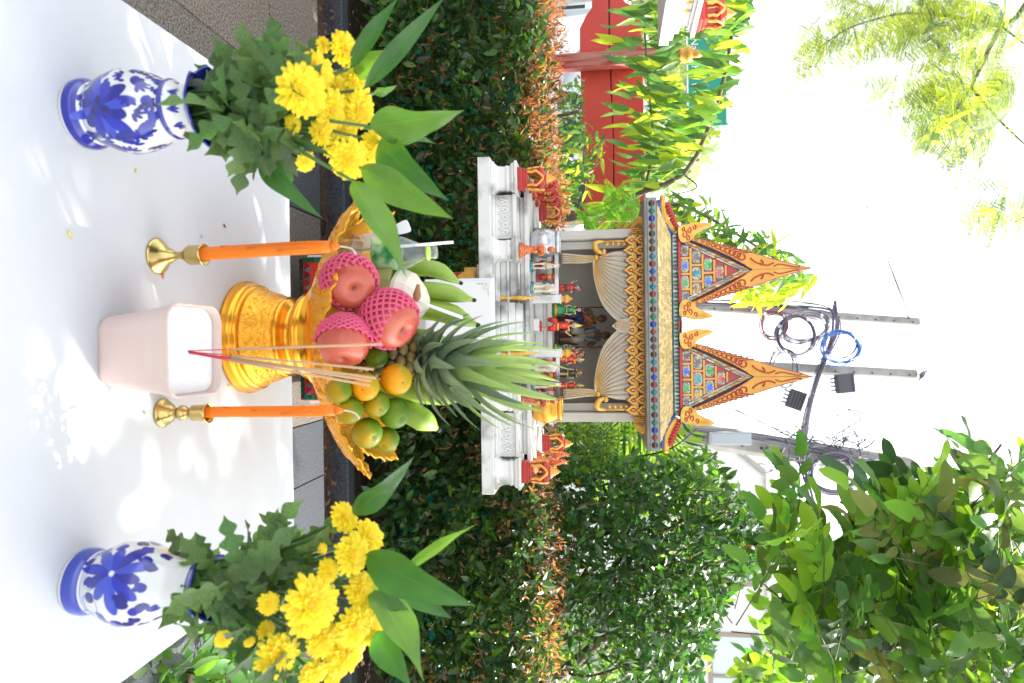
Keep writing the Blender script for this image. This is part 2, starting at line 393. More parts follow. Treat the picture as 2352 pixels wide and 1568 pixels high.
# fallen leaves on soil
n = 900; Q = np.c_[rng.uniform(-2.2, 2.2, n), rng.uniform(2.66, 3.1, n), np.full(n, .27)+rng.random(n)*.01]
lr = thing('leaf_litter', 'dry brown leaf litter scattered on the soil strip in front of the hedge', 'leaf litter', (0, 2.9, .25))
leaf_cloud(lr, Q, np.c_[rng.normal(0, 1, (n, 2)), rng.normal(0, .15, n)], np.c_[rng.normal(0, .4, (n, 2)), np.ones(n)], rng.uniform(.02, .045, n), TPL_SM, [mat('dry_leaf', (.11, .06, .035), .8, island=.6)])
# small ground plants at the right table corner
PM = mat('bright_leaf', (.07, .19, .03), .35, trans=.4, island=.3)
for k, (x, y, D_) in enumerate(((500, 1500, 1.9), (560, 1470, 2.1), (530, 1545, 1.75), (600, 1530, 2.2), (440, 1545, 1.55))):
    c = P(x, y, D_); root = thing('leafy_seedling', ['bright green leafy plant in the soil below the right bouquet, nearest the table', 'bright green plant behind the right bouquet, between table corner and hedge', 'fresh green plant right of the table edge, at the picture corner', 'deep set green plant right of the bouquet, closest to the hedge', 'lowest bright green plant beside the granite kerb on the right'][k], 'plant', (c.x, c.y, .3), 'seedlings in the soil right of the table')
    n = 70; Q = np.array([c.x, c.y, .3])+np.c_[rng.normal(0, .07, (n, 2)), rng.random(n)*max(.1, c.z-.27)]
    D = Q-np.array([c.x, c.y, .3]); D[:, 2] = D[:, 2]*.3+rng.normal(.02, .03, n)
    leaf_cloud(root, Q, D+rng.normal(0, .02, (n, 3)), np.c_[rng.normal(0, .3, (n, 2)), np.ones(n)], rng.uniform(.05, .085, n), TPL_EL, [PM], single=60)
    g = MB()
    for s in range(5): e = Vector(Q[s]); g.tube([(c.x, c.y, .29), (c.x*.5+e.x*.5, c.y*.5+e.y*.5, .3+(e.z-.3)*.6), e], [.004, .003, .002], 5)
    g.build('stem', PM, root)
# ================================================================ SPIRIT HOUSE
white = mat('weathered_white', (.17, .16, .145), .75, col2=(.74, .73, .70), ns=7, contrast=.22, bias=-.07, bump=.5, bs=70, detail=8)
cream = mat('cream_plaster', (.50, .47, .40), .6, col2=(.62, .60, .54), ns=5, bump=.15, bs=60)
wall_in = mat('beige_wall', (.48, .44, .37), .8, col2=(.62, .58, .51), ns=4, bump=.2, bs=40)
gold = mat('gold_paint', (.68, .36, .06), .38, .35, col2=(.85, .52, .12), ns=30, bump=.6, bs=160)
gold2 = mat('gold_leaf_pale', (.80, .42, .09), .42, .25, col2=(.70, .32, .055), ns=18, bump=.5, bs=120)
redp = mat('red_paint', (.50, .022, .015), .3, col2=(.40, .02, .015), ns=10, coat=.3)
redd = mat('dark_red_paint', (.28, .018, .014), .4)
bluep = mat('blue_paint', (.03, .09, .40), .45)
darkm = mat('dark_gap', (.02, .02, .022), .6)
greyglass = mat('grey_mirror', (.20, .22, .21), .12, .7, island=.5)
SX0 = -.055; SR = (SX0, 2.3, 1.045)
house = thing('spirit_house', 'ornate spirit house with twin gold-edged mosaic gables on a weathered white raised base', 'spirit house', SR)
def hb(name, c, d, m_=None, bevel=.002, **kw):
    g = MB(); g.box(c, d); return g.build(name, m_ or white, house, bevel=bevel, **kw)
hb('base_slab', (SX0, 2.655, 1.066), (1.154, .71, .044), bevel=.003)
# pedestal under the slab
for k, (hw, z0, z1) in enumerate(((.27, .35, .40), (.265, .40, .43), (.17, .56, .86), (.19, .86, .90), (.21, .90, .95), (.225, .95, 1.0), (.235, 1.0, 1.044))):
    hb('pedestal_tier', (SX0, 2.66, (z0+z1)/2), (hw*2, hw*1.35, z1-z0-.0015), [white, redp, cream, gold, redp, gold, white][k], bevel=.004)
for s in range(9):
    for sg in (-1,):
        g = MB(); x = SX0-.19+.0475*s; g.prism([(x-.019, .995), (x-.018, .95), (x, .925), (x+.018, .95), (x+.019, .995)], 2.496, 2.51, 0); g.build('lotus_petal', gold, house, bevel=.003)
# mosaic panel at pedestal foot (front)
YP = 2.66-.27*1.35/1-.02
YP = 2.27
hb('pedestal_tier', (SX0, 2.66, .495), (.52, .72, .13), white)
pz0, pz1 = .43, .56
g = MB(); g.box((SX0, YP+.02, (pz0+pz1)/2+.004), (.50, .02, pz1-pz0+.05)); g.build('mosaic_panel', redp, house)
green = mat('green_mirror', (.01, .16, .11), .1, .5, island=.5); dgreen = mat('dark_green_mirror', (.01, .05, .035), .1, .5, island=.4); rmir = mat('red_mirror', (.35, .01, .012), .1, .5, island=.4)
g = MB()
for s in range(26):
    x = SX0-.235+.0188*s; g.box((x, YP+.007, .418), (.017, .006, .012)); 
g.build('mirror_border', dgreen, house, kind='stuff')
g = MB(); g2 = MB()
for s in range(15):
    x = SX0-.22+.031*s; g.prism([(x-.013, .43), (x+.013, .43), (x, .449)], YP+.004, YP+.01, 0); g2.prism([(x+.0025, .449), (x+.0285, .449), (x+.0155, .43)], YP+.004, YP+.0098, 0)
g.build('mirror_triangle', rmir, house, kind='stuff'); g2.build('mirror_triangle', greyglass, house, kind='stuff')
for sx in (-1, 1):
    g = MB()
    for s in range(7): g.box((SX0+sx*.24, YP+.007, .432+.022*s), (.016, .006, .02))
    g.build('mirror_border', green, house, kind='stuff')
for s in range(10):
    x = SX0-.19+.042*s; g = MB(); g.ell((x, YP+.008, .505), (.011, .006, .026), 12); g.build('gold_petal', gold, house)

# tiers and parapets
prof_t = lambda h: h
def tier(y0, half, z0, z1):
    hb('platform_tier', (SX0, (y0+2.93)/2, (z0+z1)/2), (half*2, 2.93-y0, z1-z0-.001), white)
tier(2.385, .50, 1.088, 1.105); tier(2.40, .485, 1.105, 1.128); tier(2.39, .495, 1.128, 1.137); tier(2.415, .47, 1.137, 1.165); tier(2.40, .485, 1.165, 1.174); tier(2.425, .46, 1.174, 1.190); tier(2.41, .478, 1.190, 1.205)
def post(x, y, ztop, w_):
    g = MB(); h = ztop-1.088
    pr = [(w_*1.12, 1.088), (w_*1.12, 1.088+.1*h), (w_*.95, 1.088+.16*h), (w_*.82, 1.088+.26*h), (w_*.78, 1.088+.5*h), (w_*.86, 1.088+.62*h), (w_*.78, 1.088+.68*h), (w_*.98, 1.088+.8*h), (w_*.98, 1.088+.87*h), (w_*1.1, 1.088+.9*h), (w_*1.1, ztop)]
    g.sqlathe((x, y, 0), pr); g.build('corner_post', white, house, bevel=.002)
LP = [(-.508, 2.365, 1.178), (.508, 2.365, 1.178), (-.49, 2.90, 1.205), (.49, 2.90, 1.205)]
for x, y, z in LP: post(SX0+x, y, z, .05)
post(SX0-.262, 2.36, 1.178, .04); post(SX0+.262, 2.36, 1.178, .04)
for sx in (-1, 1):      # front parapet panel with wave relief
    x0, x1 = sorted((SX0+sx*.455, SX0+sx*.303)); L = x1-x0
    hb('parapet_panel', ((x0+x1)/2, 2.367, 1.124), (L, .03, .07), white); hb('parapet_rail', ((x0+x1)/2, 2.362, 1.164), (L, .052, .012), white)
    hb('parapet_rail', ((x0+x1)/2, 2.36, 1.093), (L, .05, .010), white)
    for k in range(5):
        g = MB(); xx = x0+.012+k*(L-.02)/5; w2 = (L-.02)/5; pts = crv([(xx, 2.351, 1.108), (xx+w2*.25, 2.349, 1.128), (xx+w2*.5, 2.351, 1.143), (xx+w2*.78, 2.349, 1.128), (xx+w2, 2.351, 1.108)], 12)
        g.tube(pts, [.003+.0015*sin(pi*i/(len(pts)-1)) for i in range(len(pts))], 6); g.ell((xx+w2*.5, 2.351, 1.122), (.006, .004, .008), 8); g.build('wave_relief', white, house)
    # side parapet
    hb('side_parapet', (SX0+sx*.508, 2.635, 1.145), (.055, .44, .112), white); hb('parapet_rail', (SX0+sx*.508, 2.635, 1.199), (.07, .44, .012), white)
hb('rear_parapet', (SX0, 2.935, 1.145), (.92, .05, .112), white)
# stairs in the middle
for k in range(4): hb('step', (SX0, 2.345+.018*k, 1.088+.012+.024*k), (.17-.004*k, .05, .023), white, bevel=.0015)
# house floor
hb('floor_tier', (SX0, 2.78, 1.221), (.76, .34, .030)); hb('floor_tier', (SX0, 2.785, 1.2445), (.72, .32, .016)); hb('floor_tier', (SX0, 2.78, 1.2615), (.75, .335, .017))
# balustrade
YB = 2.53
for sx in (-1, 1):
    xi = SX0+sx*.100; xo = SX0+sx*.365
    g = MB(); g.box((xi, YB, 1.2575), (.030, .03, .105)); g.box((xi, YB, 1.309), (.034, .034, .006)); g.build('balustrade_post', white, house, bevel=.0015)
    g = MB(); g.lathe((xi, YB, 1.312), [(.013, 0), (.014, .003), (.010, .006), (.012, .009), (.0165, .017), (.0155, .024), (.010, .031), (.004, .038), (.0008, .044)], 16); g.build('bud_finial', gold2, house)
    hb('balustrade_rail', ((xi+xo)/2, YB, 1.296), (abs(xo-xi)-.03, .022, .014)); hb('balustrade_rail', ((xi+xo)/2, YB, 1.212), (abs(xo-xi)-.03, .024, .012))
    for k in range(5):
        xb = xi+sx*(.035+.048*k); g = MB()
        g.lathe((xb, YB, 1.218), [(.010, 0), (.010, .004), (.006, .008), (.0135, .020), (.0145, .028), (.011, .038), (.0065, .044)], 14, 0)
        g.lathe((xb, YB, 1.262), [(.008, 0), (.0105, .003), (.0085, .007), (.011, .012), (.011, .015)], 14, 1); g.lathe((xb, YB, 1.277), [(.0105, 0), (.012, .004), (.012, .012)], 14, 0)
        g.build('baluster', [redp, gold2], house)
    g = MB(); g.lathe((SX0+sx*.098, 2.40, 1.10), [(.012, 0), (.012, .012), (.007, .016), (.010, .022), (.0075, .03), (.0085, .06), (.0105, .075), (.007, .085), (.009, .092), (.0045, .10), (.0055, .108), (.0035, .112), (.004, .124), (.001, .136)], 12); g.build('gold_spike_post', gold, house)
# walls, pillars, ceiling
hb('back_wall', (SX0, 2.925, 1.47), (.70, .02, .40), wall_in)
hb('side_wall', (SX0-.349, 2.80, 1.47), (.014, .24, .40), wall_in); hb('side_wall', (SX0+.349, 2.80, 1.47), (.014, .24, .40), wall_in)
hb('ceiling', (SX0, 2.78, 1.672), (.70, .32, .016), wall_in)
for sx in (-1, 1):
    x = SX0+sx*.347
    g = MB(); g.box((x, 2.63, 1.46), (.036, .036, .38)); g.box((x-sx*.012, 2.618, 1.46), (.008, .02, .37)); g.box((x, 2.63, 1.276), (.046, .046, .012)); g.build('pillar', cream, house, bevel=.0015)
    hb('inner_pillar', (x-sx*.036, 2.65, 1.46), (.03, .02, .38), cream)
    g = MB()                               # capital: petals and side bracket
    for q in range(5): g.ell((x-.016+.008*q, 2.606, 1.60+.012*(2-abs(q-2))), (.0045, .006, .03), 8)
    g.box((x, 2.63, 1.628), (.05, .05, .012)); g.box((x, 2.63, 1.645), (.056, .056, .008)); g.tube([(x, 2.606, 1.565), (x, 2.604, 1.585), (x, 2.606, 1.60)], [.001, .004, .008], 6)
    g.build('capital', gold, house)
    g = MB()                               # outward flame bracket under the eave
    pts = crv([(x+sx*.02, 2.62, 1.575), (x+sx*.042, 2.60, 1.60), (x+sx*.040, 2.585, 1.628), (x+sx*.062, 2.575, 1.645), (x+sx*.085, 2.56, 1.668)], 20)
    g.tube(pts, [.006+.010*sin(pi*(i/(len(pts)-1))**.8) for i in range(len(pts))], 8)
    for q in (5, 9, 13): p = pts[q]; g.tube([p, p+Vector((sx*.016, 0, .004)), p+Vector((sx*.024, 0, .018))], [.006, .005, .001], 6)
    g.build('eave_bracket', gold, house)
    g = MB()                               # gold scalloped strip and bird-like figure on the inner side
    xs_ = x-sx*.030
    g.tube([(xs_, 2.60, 1.43), (xs_, 2.60, 1.655)], .004, 6)
    for q in range(8): g.ell((xs_-sx*.010, 2.60, 1.485+.021*q), (.008, .004, .007), 8); g.tube([(xs_-sx*.012, 2.60, 1.485+.021*q), (xs_-sx*.019, 2.60, 1.477+.021*q)], [.004, .001], 6)
    bp = crv([(xs_, 2.60, 1.475), (xs_-sx*.006, 2.595, 1.445), (xs_-sx*.022, 2.592, 1.440), (xs_-sx*.038, 2.592, 1.452), (xs_-sx*.050, 2.59, 1.478)], 18)
    g.tube(bp, [.004+.009*sin(pi*min(1, i/(len(bp)-1)*1.05)) for i in range(len(bp))], 8); g.ell((xs_-sx*.040, 2.588, 1.472), (.012, .008, .009), 10)
    g.build('gold_strip', gold, house)

# curtains
curt = mat('curtain_plaster', (.60, .57, .50), .55, col2=(.50, .47, .41), ns=14, bump=.3, bs=90)
def c3(zx, zy, D=2.615): return P(1062.7+zx*.26357, 324.7+zy*.26357, D)
def drape(sx):
    def mir(p): return p if sx < 0 else Vector((2*SX0-p.x, p.y, p.z))
    tie = (1160, 1010)
    A_ = crv([Vector((*tie, 0)), Vector((1240, 985, 0)), Vector((1330, 960, 0)), Vector((1450, 950, 0))], 18)
    B_ = crv([Vector((1110, 1065, 0)), Vector((1120, 1160, 0)), Vector((1150, 1270, 0)), Vector((1205, 1390, 0)), Vector((1290, 1500, 0)), Vector((1390, 1590, 0)), Vector((1460, 1640, 0))], 18)
    nA = len(A_); nB = len(B_); NU = 112; NV = 18
    def base(u, v):
        a = A_[min(nA-1, int(v*(nA-1)))].lerp(A_[min(nA-1, int(v*(nA-1))+1)], v*(nA-1) % 1); b = B_[min(nB-1, int(v*(nB-1)))].lerp(B_[min(nB-1, int(v*(nB-1))+1)], v*(nB-1) % 1)
        s = Vector((tie[0], tie[1], 0)); q = a.lerp(b, u)
        q = s.lerp(q, min(1, .25+v*1.4)) if v < .55 else q
        return q
    def fn(u, v):
        q = base(u, v); r_ = abs(sin(u*14*pi)); d = .011*min(1, v*3+.15)
        return mir(c3(q.x, q.y, 2.612-d*r_-.012*sin(pi*v)))
    g = MB(); g.grid(fn, NU, NV); o = g.build('curtain', curt, house, thick=.003)
    for k in range(0, 14):
        g = MB(); u = (k+.5)/14; pts = []
        for j in range(2, NV-1):
            q = base(u, j/NV); pts.append(mir(c3(q.x, q.y, 2.6095-.011*min(1, j/NV*3+.15)-.012*sin(pi*j/NV))))
        g.tube(pts, [.0008+.0006*sin(pi*min(1, i/(len(pts)-1)*1.1+.05)) for i in range(len(pts))], 5); g.build('gold_fold_line', gold, o)
    g = MB(); g.tube([mir(c3(*q_, 2.604-.010*min(1, v_*3))) for v_, q_ in [(j/NV, (base(1, j/NV).x, base(1, j/NV).y)) for j in range(NV+1)]], .004, 8); g.build('curtain_hem', curt, o)
    # tail below the tie
    def tail(u, v):
        zx = 1160-300*v; wd = 22+22*v**.6; zy = 1018+6*sin(v*5)+(u-.5)*2*wd+8*v
        return mir(c3(zx, zy, 2.612-.010*abs(sin(u*5*pi))))
    g = MB(); g.grid(tail, 30, 12); t = g.build('curtain_tail', curt, house, thick=.003)
    for k in range(5):
        g = MB(); g.tube([mir(c3(1160-300*v, 1018+6*sin(v*5)+((k+.5)/5-.5)*2*(22+22*v**.6)+8*v, 2.600)) for v in [i/10 for i in range(11)]], .0011, 5); g.build('gold_fold_line', gold, t)
    g = MB(); c = mir(c3(1165, 1010, 2.60)); g.ell(c, (.012, .008, .010), 10); g.tube([c+Vector((-.014, 0, .004)), c, c+Vector((.014, 0, .004))], [.003, .007, .003], 6); g.build('tie_back', gold, house)
drape(-1); drape(1)
c = P(1418, 748, 2.59)
g = MB(); g.prism([(c.x, c.z-.022), (c.x+.014, c.z-.005), (c.x+.026, c.z+.012), (c.x+.028, c.z+.05), (c.x-.028, c.z+.05), (c.x-.026, c.z+.012), (c.x-.014, c.z-.005)], 2.588, 2.60); o = g.build('center_ornament', curt, house, bevel=.004)
for k in range(4):
    g = MB(); x = c.x-.016+.0105*k; g.tube(crv([(x, 2.585, c.z+.045), (x+.006, 2.584, c.z+.03), (x-.003, 2.584, c.z+.015), (c.x+(x-c.x)*.3, 2.585, c.z-.01)], 12), .0014, 5); g.build('gold_swirl', gold, o)

# valance
zv = lambda x, D: P(x, 750, D).z
hb('valance_board', (SX0, 2.60, (zv(1448, 2.6)+zv(1490, 2.6))/2), (.675, .012, zv(1490, 2.6)-zv(1448, 2.6)), redd)
hb('valance_band', (SX0, 2.591, zv(1483, 2.59)), (.675, .008, .022), gold); hb('valance_band', (SX0, 2.591, zv(1462, 2.59)), (.675, .006, .010), gold)
def spade(w_, h): return [(0, -h), (.22*w_, -h*.72), (.5*w_, -h*.5), (.46*w_, -h*.36), (.62*w_, -h*.28), (.42*w_, 0), (-.42*w_, 0), (-.62*w_, -h*.28), (-.46*w_, -h*.36), (-.5*w_, -h*.5), (-.22*w_, -h*.72)]
g = MB(); w_ = .034; h = .040
g.prism(spade(w_*1.12, h*1.1), .0, .003, 1); g.prism(spade(w_, h), -.003, 0, 0); g.prism([(x*.42, z*.5-.008) for x, z in spade(w_, h)], -.0045, -.003, 1); g.prism([(x*.2, z*.3-.010) for x, z in spade(w_, h)], -.006, -.0045, 0)
lm = g.mesh('valance_leaf', [gold, redd])
for row, (yy, xx, n_) in enumerate(((2.592, 1462, 18), (2.583, 1484, 17))):
    for k in range(n_):
        o = bpy.data.objects.new('valance_leaf', lm); C.objects.link(o); o.parent = house
        wp = Vector((SX0-.318+.636*k/(n_-1), yy, zv(xx, yy))); o.location = wp-Vector(SR); s = 1.0+.14*(k % 2); o.scale = (1, 1, s)
for k in range(40): pass
# eave beam with mirror gems
ze0, ze1 = zv(1489, 2.5), zv(1512, 2.5)
greyw = mat('grey_wood', (.16, .14, .12), .8, col2=(.30, .27, .24), ns=12, bump=.4)
hb('eave_soffit', (SX0, 2.78, ze0-.006), (.91, .60, .010), greyw)
hb('eave_beam', (SX0, 2.515, (ze0+ze1)/2), (.915, .03, ze1-ze0), greyglass); hb('eave_beam', (SX0-.4425, 2.80, (ze0+ze1)/2), (.03, .54, ze1-ze0), greyglass); hb('eave_beam', (SX0+.4425, 2.80, (ze0+ze1)/2), (.03, .54, ze1-ze0), greyglass)
gm = {}
for nm, colr in (('red', (.18, .02, .02)), ('green', (.01, .12, .07)), ('blue', (.01, .03, .25)), ('brown', (.07, .03, .02)), ('teal', (.01, .12, .16))):
    mm = mat('gem_'+nm, colr, .08, .4, coat=.6)
    g = MB(); g.lathe((0, 0, 0), [(.0115, 0), (.0115, .002), (.009, .004), (.001, .0045)], 14, 0, Matrix.Rotation(pi/2, 3, 'X')); a_ = g.mesh('round_mirror', mm)
    g = MB(); g.lathe((0, 0, 0), [(.0125, 0), (.011, .003), (.001, .004)], 4, 0, Matrix.Rotation(pi/2, 3, 'X')@Matrix.Rotation(0, 3, 'Z'), smooth=False, sx=1.25); b_ = g.mesh('diamond_mirror', mm)
    gm[nm] = (a_, b_)
seq = ['brown', 'red', 'brown', 'blue', 'red', 'green', 'brown', 'teal', 'red', 'green', 'blue', 'brown', 'red', 'teal']
for k in range(33):
    nm = seq[(k*5) % 14]; sh_ = k % 2; o = bpy.data.objects.new('round_mirror' if sh_ == 0 else 'diamond_mirror', gm[nm][sh_]); C.objects.link(o); o.parent = house
    o.location = Vector((SX0-.435+.0272*k, 2.499, (ze0+ze1)/2))-Vector(SR)
# lower roof
zt = zv(1543, 2.63)
tile = mat('gold_tile', (.95, .82, .50), .5, .0, col2=(.92, .74, .38), ns=6, island=.25, bump=.3)
g = MB()
e = [Vector((SX0+sx*.45, y, ze1)) for sx, y in ((-1, 2.505), (1, 2.505), (1, 3.07), (-1, 3.07))]; t_ = [Vector((SX0+sx*.345, y, zt)) for sx, y in ((-1, 2.63), (1, 2.63), (1, 2.95), (-1, 2.95))]
g.add(e+t_, [(0, 1, 5, 4), (1, 2, 6, 5), (2, 3, 7, 6), (3, 0, 4, 7), (4, 5, 6, 7), (3, 2, 1, 0)], 0, False); g.build('roof_deck', gold, house)
g = MB(); rows = 10
for r_ in range(rows):
    for k in range(74):
        u0 = (k+(r_ % 2)*.5)/74.5; v0 = r_/rows; v1 = (r_+1.25)/rows
        def rp(u, v, l): return (e[0].lerp(e[1], .012+.976*u)).lerp(t_[0].lerp(t_[1], .012+.976*u), v)+Vector((0, -.6, .8))*l
        wq = .48/74.5
        if u0+wq > 1: continue
        a0, a1, a2, a3 = rp(u0-wq*.96, v0, .0045), rp(u0+wq*.96, v0, .0045), rp(u0+wq, v1, .001), rp(u0-wq, v1, .001); b0, b1 = rp(u0-wq, v0, 0), rp(u0+wq, v0, 0); mm_ = rp(u0, v0-.03, .006)
        g.add([a0, mm_, a1, a2, a3, b0, b1], [(0, 1, 2, 3, 4), (5, 6, 2, 1, 0)], 0, False)
g.build('roof_tiles', tile, house, kind='stuff')
for sx in (-1, 1):     # hips
    i = 0 if sx < 0 else 1; a_, b_ = e[i], t_[i]
    g = MB(); pts = [a_.lerp(b_, q/8)+Vector((-sx*.006, -.008, .006-.012*sin(pi*q/8))) for q in range(9)]; g.tube(pts, .005, 6); g.build('blue_hip_line', bluep, house)
    g = MB(); pts = [a_.lerp(b_, q/8)+Vector((sx*.008, -.004, .010-.010*sin(pi*q/8)+(.012*(1-q/3) if q < 3 else 0))) for q in range(9)]; g.tube(pts, .011, 8); g.build('hip_ridge', gold, house)
    for q in range(9):
        g = MB(); p = a_.lerp(b_, .25+q*.09)+Vector((sx*.014, 0, .024)); g.ell(p, (.008, .006, .013), 8); g.build('red_scallop', redp, house)
# ridge band
zb0, zb1 = zv(1543, 2.64), zv(1562, 2.64)
hb('ridge_band', (SX0, 2.66, (zb0+zb1)/2), (.69, .05, zb1-zb0), dgreen)
g = MB()
for k in range(46): x = SX0-.335+.0149*k; g.prism([(x-.007, zb0+.006), (x+.007, zb0+.006), (x, zb1-.006)], 2.631, 2.635, 0)
g.build('ridge_triangles', greyglass, house, kind='stuff')
hb('ridge_cap', (SX0, 2.655, zb1+.003), (.69, .06, .006), redd); hb('ridge_cap', (SX0, 2.650, zb0-.001), (.695, .05, .005), dgreen)

# ---------------------------------------------------------------- twin gables
amber = mat('amber_mirror', (.42, .17, .015), .12, .5, island=.4); glassw = mat('pale_mirror', (.30, .30, .22), .12, .55, island=.6)
stars = {k: mat('star_'+k, c_, .08, .3, coat=.8, island=.5) for k, c_ in dict(blue=(.02, .08, .55), green=(.01, .30, .04), teal=(.01, .25, .35), red=(.55, .02, .02), brown=(.13, .06, .03), olive=(.40, .25, .03), violet=(.12, .08, .10)).items()}
YG = 2.635; KG = .1506*2.545/1568
def gz(zx): return P(1505.5+zx*.1506, 750, YG).z
def gp(d, zx): return (d*KG, gz(zx))
GC = [P(1700, 628, YG).x, P(1700, 872.5, YG).x]; GC = [SX0-(GC[1]-GC[0])/2, SX0+(GC[1]-GC[0])/2]
zg0 = gz(345)
def gable(cx):
    root = bpy.data.objects.new('gable', None); C.objects.link(root); root.parent = house; root.location = Vector((cx, YG, zg0))-Vector(SR)
    W_ = wloc(root)
    def add(g, name, m_, **kw):      # g built in x,z coordinates relative to (cx, YG, absolute z)
        g.v = [(p[0]+cx, p[1]+YG, p[2]) for p in g.v]; return g.build(name, m_, root, **kw)
    out = [(590, 520), (760, 478), (900, 432), (1200, 340), (1560, 238), (1830, 150), (1960, 114), (2200, 52), (2393, 2)]
    inn = [(560, 470), (850, 345), (1150, 195), (1480, 0)]
    inner_red = [(490, 440), (1350, 0)]
    # backing board
    g = MB(); g.prism([gp(-470, 400), gp(470, 400), gp(0, 1480)], .004, .02); add(g, 'gable_board', redp)
    # bargeboards + spire
    for s in (-1, 1):
        pts = [gp(s*d, z) for z, d in out]+[gp(s*d, z) for z, d in reversed(inn)]
        g = MB(); g.prism(pts if s > 0 else pts[::-1], -.016, .008, 0, mat_side=1); add(g, 'bargeboard', [gold2, bluep], bevel=.0015)
    # red scrolls
    for s in (-1, 1):
        g = MB()
        io = lambda pts_, zx: float(np.interp(zx, [p[0] for p in pts_], [p[1] for p in pts_]))
        g.tube([(gp(s*(io(out, z_)-7), z_)[0], -.0165, gz(z_)) for z_ in range(620, 2340, 80)], .0011, 5); g.tube([(gp(s*(io(inn, z_)+8), z_)[0], -.0165, gz(z_)) for z_ in range(600, 1440, 60)], .0011, 5)
        for i in range(10):
            t = i/10; zx = 640+(1400-640)*t**.9; do_, di_ = io(out, zx), io(inn, zx); d = (do_+di_)/2+12; sz = (do_-di_)*.62
            cxx, cz = gp(s*d, zx); pts = []
            for a in range(14):
                th = a/13*4.6; rr = sz*KG*(.25+.75*a/13)*.62; pts.append((cxx+s*rr*cos(th+.6), -.0175, cz+rr*sin(th+.6)))
            e2 = gp(s*(d+sz*.5), zx+sz*1.1); pts.append((e2[0], -.0175, e2[1])); g.tube(pts, (.0012+.0016*t), 5, 0)
        zx0 = 1500
        g.tube(crv([(*[gp(s*175, 1450)[0]], -.0175, gp(0, 1450)[1]), (gp(s*110, 1500)[0], -.0175, gp(0, 1530)[1]), (gp(s*60, 1600)[0], -.0175, gp(0, 1690)[1]), (gp(s*95, 0)[0], -.0175, gp(0, 1800)[1])], 12), .0028, 5)
        g.tube(crv([(gp(s*45, 0)[0], -.0175, gp(0, 1800)[1]), (gp(s*70, 0)[0], -.0175, gp(0, 1900)[1]), (gp(s*25, 0)[0], -.0175, gp(0, 2120)[1]), (gp(s*30, 0)[0], -.0175, gp(0, 2200)[1])], 12), .0022, 5)
        th = [Vector((gp(s*150, 0)[0], -.0175, gp(0, 1620)[1]))]
        for a in range(12): t2 = a/11*5; rr = .0085*(1-.06*a); th.append(Vector((gp(s*95, 0)[0]+s*rr*cos(t2), -.0175, gp(0, 1610)[1]+rr*sin(t2))))
        g.tube(th, .0028, 5)
        add(g, 'red_scroll', redp, kind='stuff')
    # amber mirror strip
    for s in (-1, 1):
        g = MB(); n_ = 13
        for i in range(n_):
            t0, t1 = i/n_, (i+.92)/n_
            def L1(t): return Vector((*gp(s*(462*(1-t)+0), 515+(1470-515)*t),))
            def L2(t): return Vector((*gp(s*(432*(1-t)+0), 505+(1370-505)*t),))
            a_, b_, c_, d_ = L1(t0), L1(t1), L2(t1), L2(t0)
            m1 = [0, 1, 0, 2][(i*3+(s > 0)) % 4]
            g.prism([(a_.x, a_.y), (b_.x, b_.y), (d_.x, d_.y)], -.001, .004, m1); g.prism([(b_.x*.995, b_.y), (c_.x, c_.y), (d_.x*1.002, d_.y)], -.0015, .004, (m1+(i % 3 == 1)) % 3)
        add(g, 'mirror_strip', [amber, greyglass, amber if 0 else mat('cream_mirror', (.6, .45, .25), .2, .2, island=.3)])
        g = MB()
        for i in range(24):
            t0 = i/24; t1 = (i+.93)/24
            q = [gp(s*425*(1-t0), 495+(1350-495)*t0), gp(s*425*(1-t1), 495+(1350-495)*t1), gp(s*398*(1-t1), 495+(1310-495)*t1), gp(s*398*(1-t0), 495+(1310-495)*t0)]
            g.prism(q, -.004, .004, 0)
        add(g, 'mirror_line', glassw, kind='stuff')
    # gold frame bars: horizontal courses and verticals
    g = MB()
    lim = lambda zx: 398*(1-(zx-495)/(1250-495))
    for za, zb_ in ((528, 566), (712, 745), (888, 922), (1062, 1092)):
        wv = min(455, lim((za+zb_)/2)-10)
        q0, q1 = gp(-wv, za), gp(wv, zb_); g.prism([(q0[0], q0[1]), (q1[0], q0[1]), (q1[0], q1[1]), (q0[0], q1[1])], -.006, .004)
    panes = [(400, 525, (-323, -93, 167, 377)), (570, 710, (-223, 32, 277)), (748, 886, (-103, 157)), (924, 1060, (22,))]
    cols_ = [('brown', 'blue', 'green', 'violet'), ('violet', 'teal', 'olive'), ('green', 'blue'), ('red',)]
    for (za, zb_, cs), r_ in zip(panes, range(4)):
        for a_, b_ in zip(cs[:-1], cs[1:]):
            m_ = (a_+b_)/2; q0, q1 = gp(m_-16, za-5), gp(m_+16, zb_+5); g.prism([(q0[0], q0[1]), (q1[0], q0[1]), (q1[0], q1[1]), (q0[0], q1[1])], -.006, .004)
        m_ = cs[-1]+128
        if r_ > 0 and m_+16 < lim(zb_): q0, q1 = gp(m_-16, za-5), gp(m_+16, zb_+5); g.prism([(q0[0], q0[1]), (q1[0], q0[1]), (q1[0], q1[1]), (q0[0], q1[1])], -.006, .004)
        m_ = cs[0]-128
        if r_ > 1 and -m_+16 < lim(zb_): q0, q1 = gp(m_-16, za-5), gp(m_+16, zb_+5); g.prism([(q0[0], q0[1]), (q1[0], q0[1]), (q1[0], q1[1]), (q0[0], q1[1])], -.006, .004)
    add(g, 'gold_lattice', gold2, bevel=.0008)
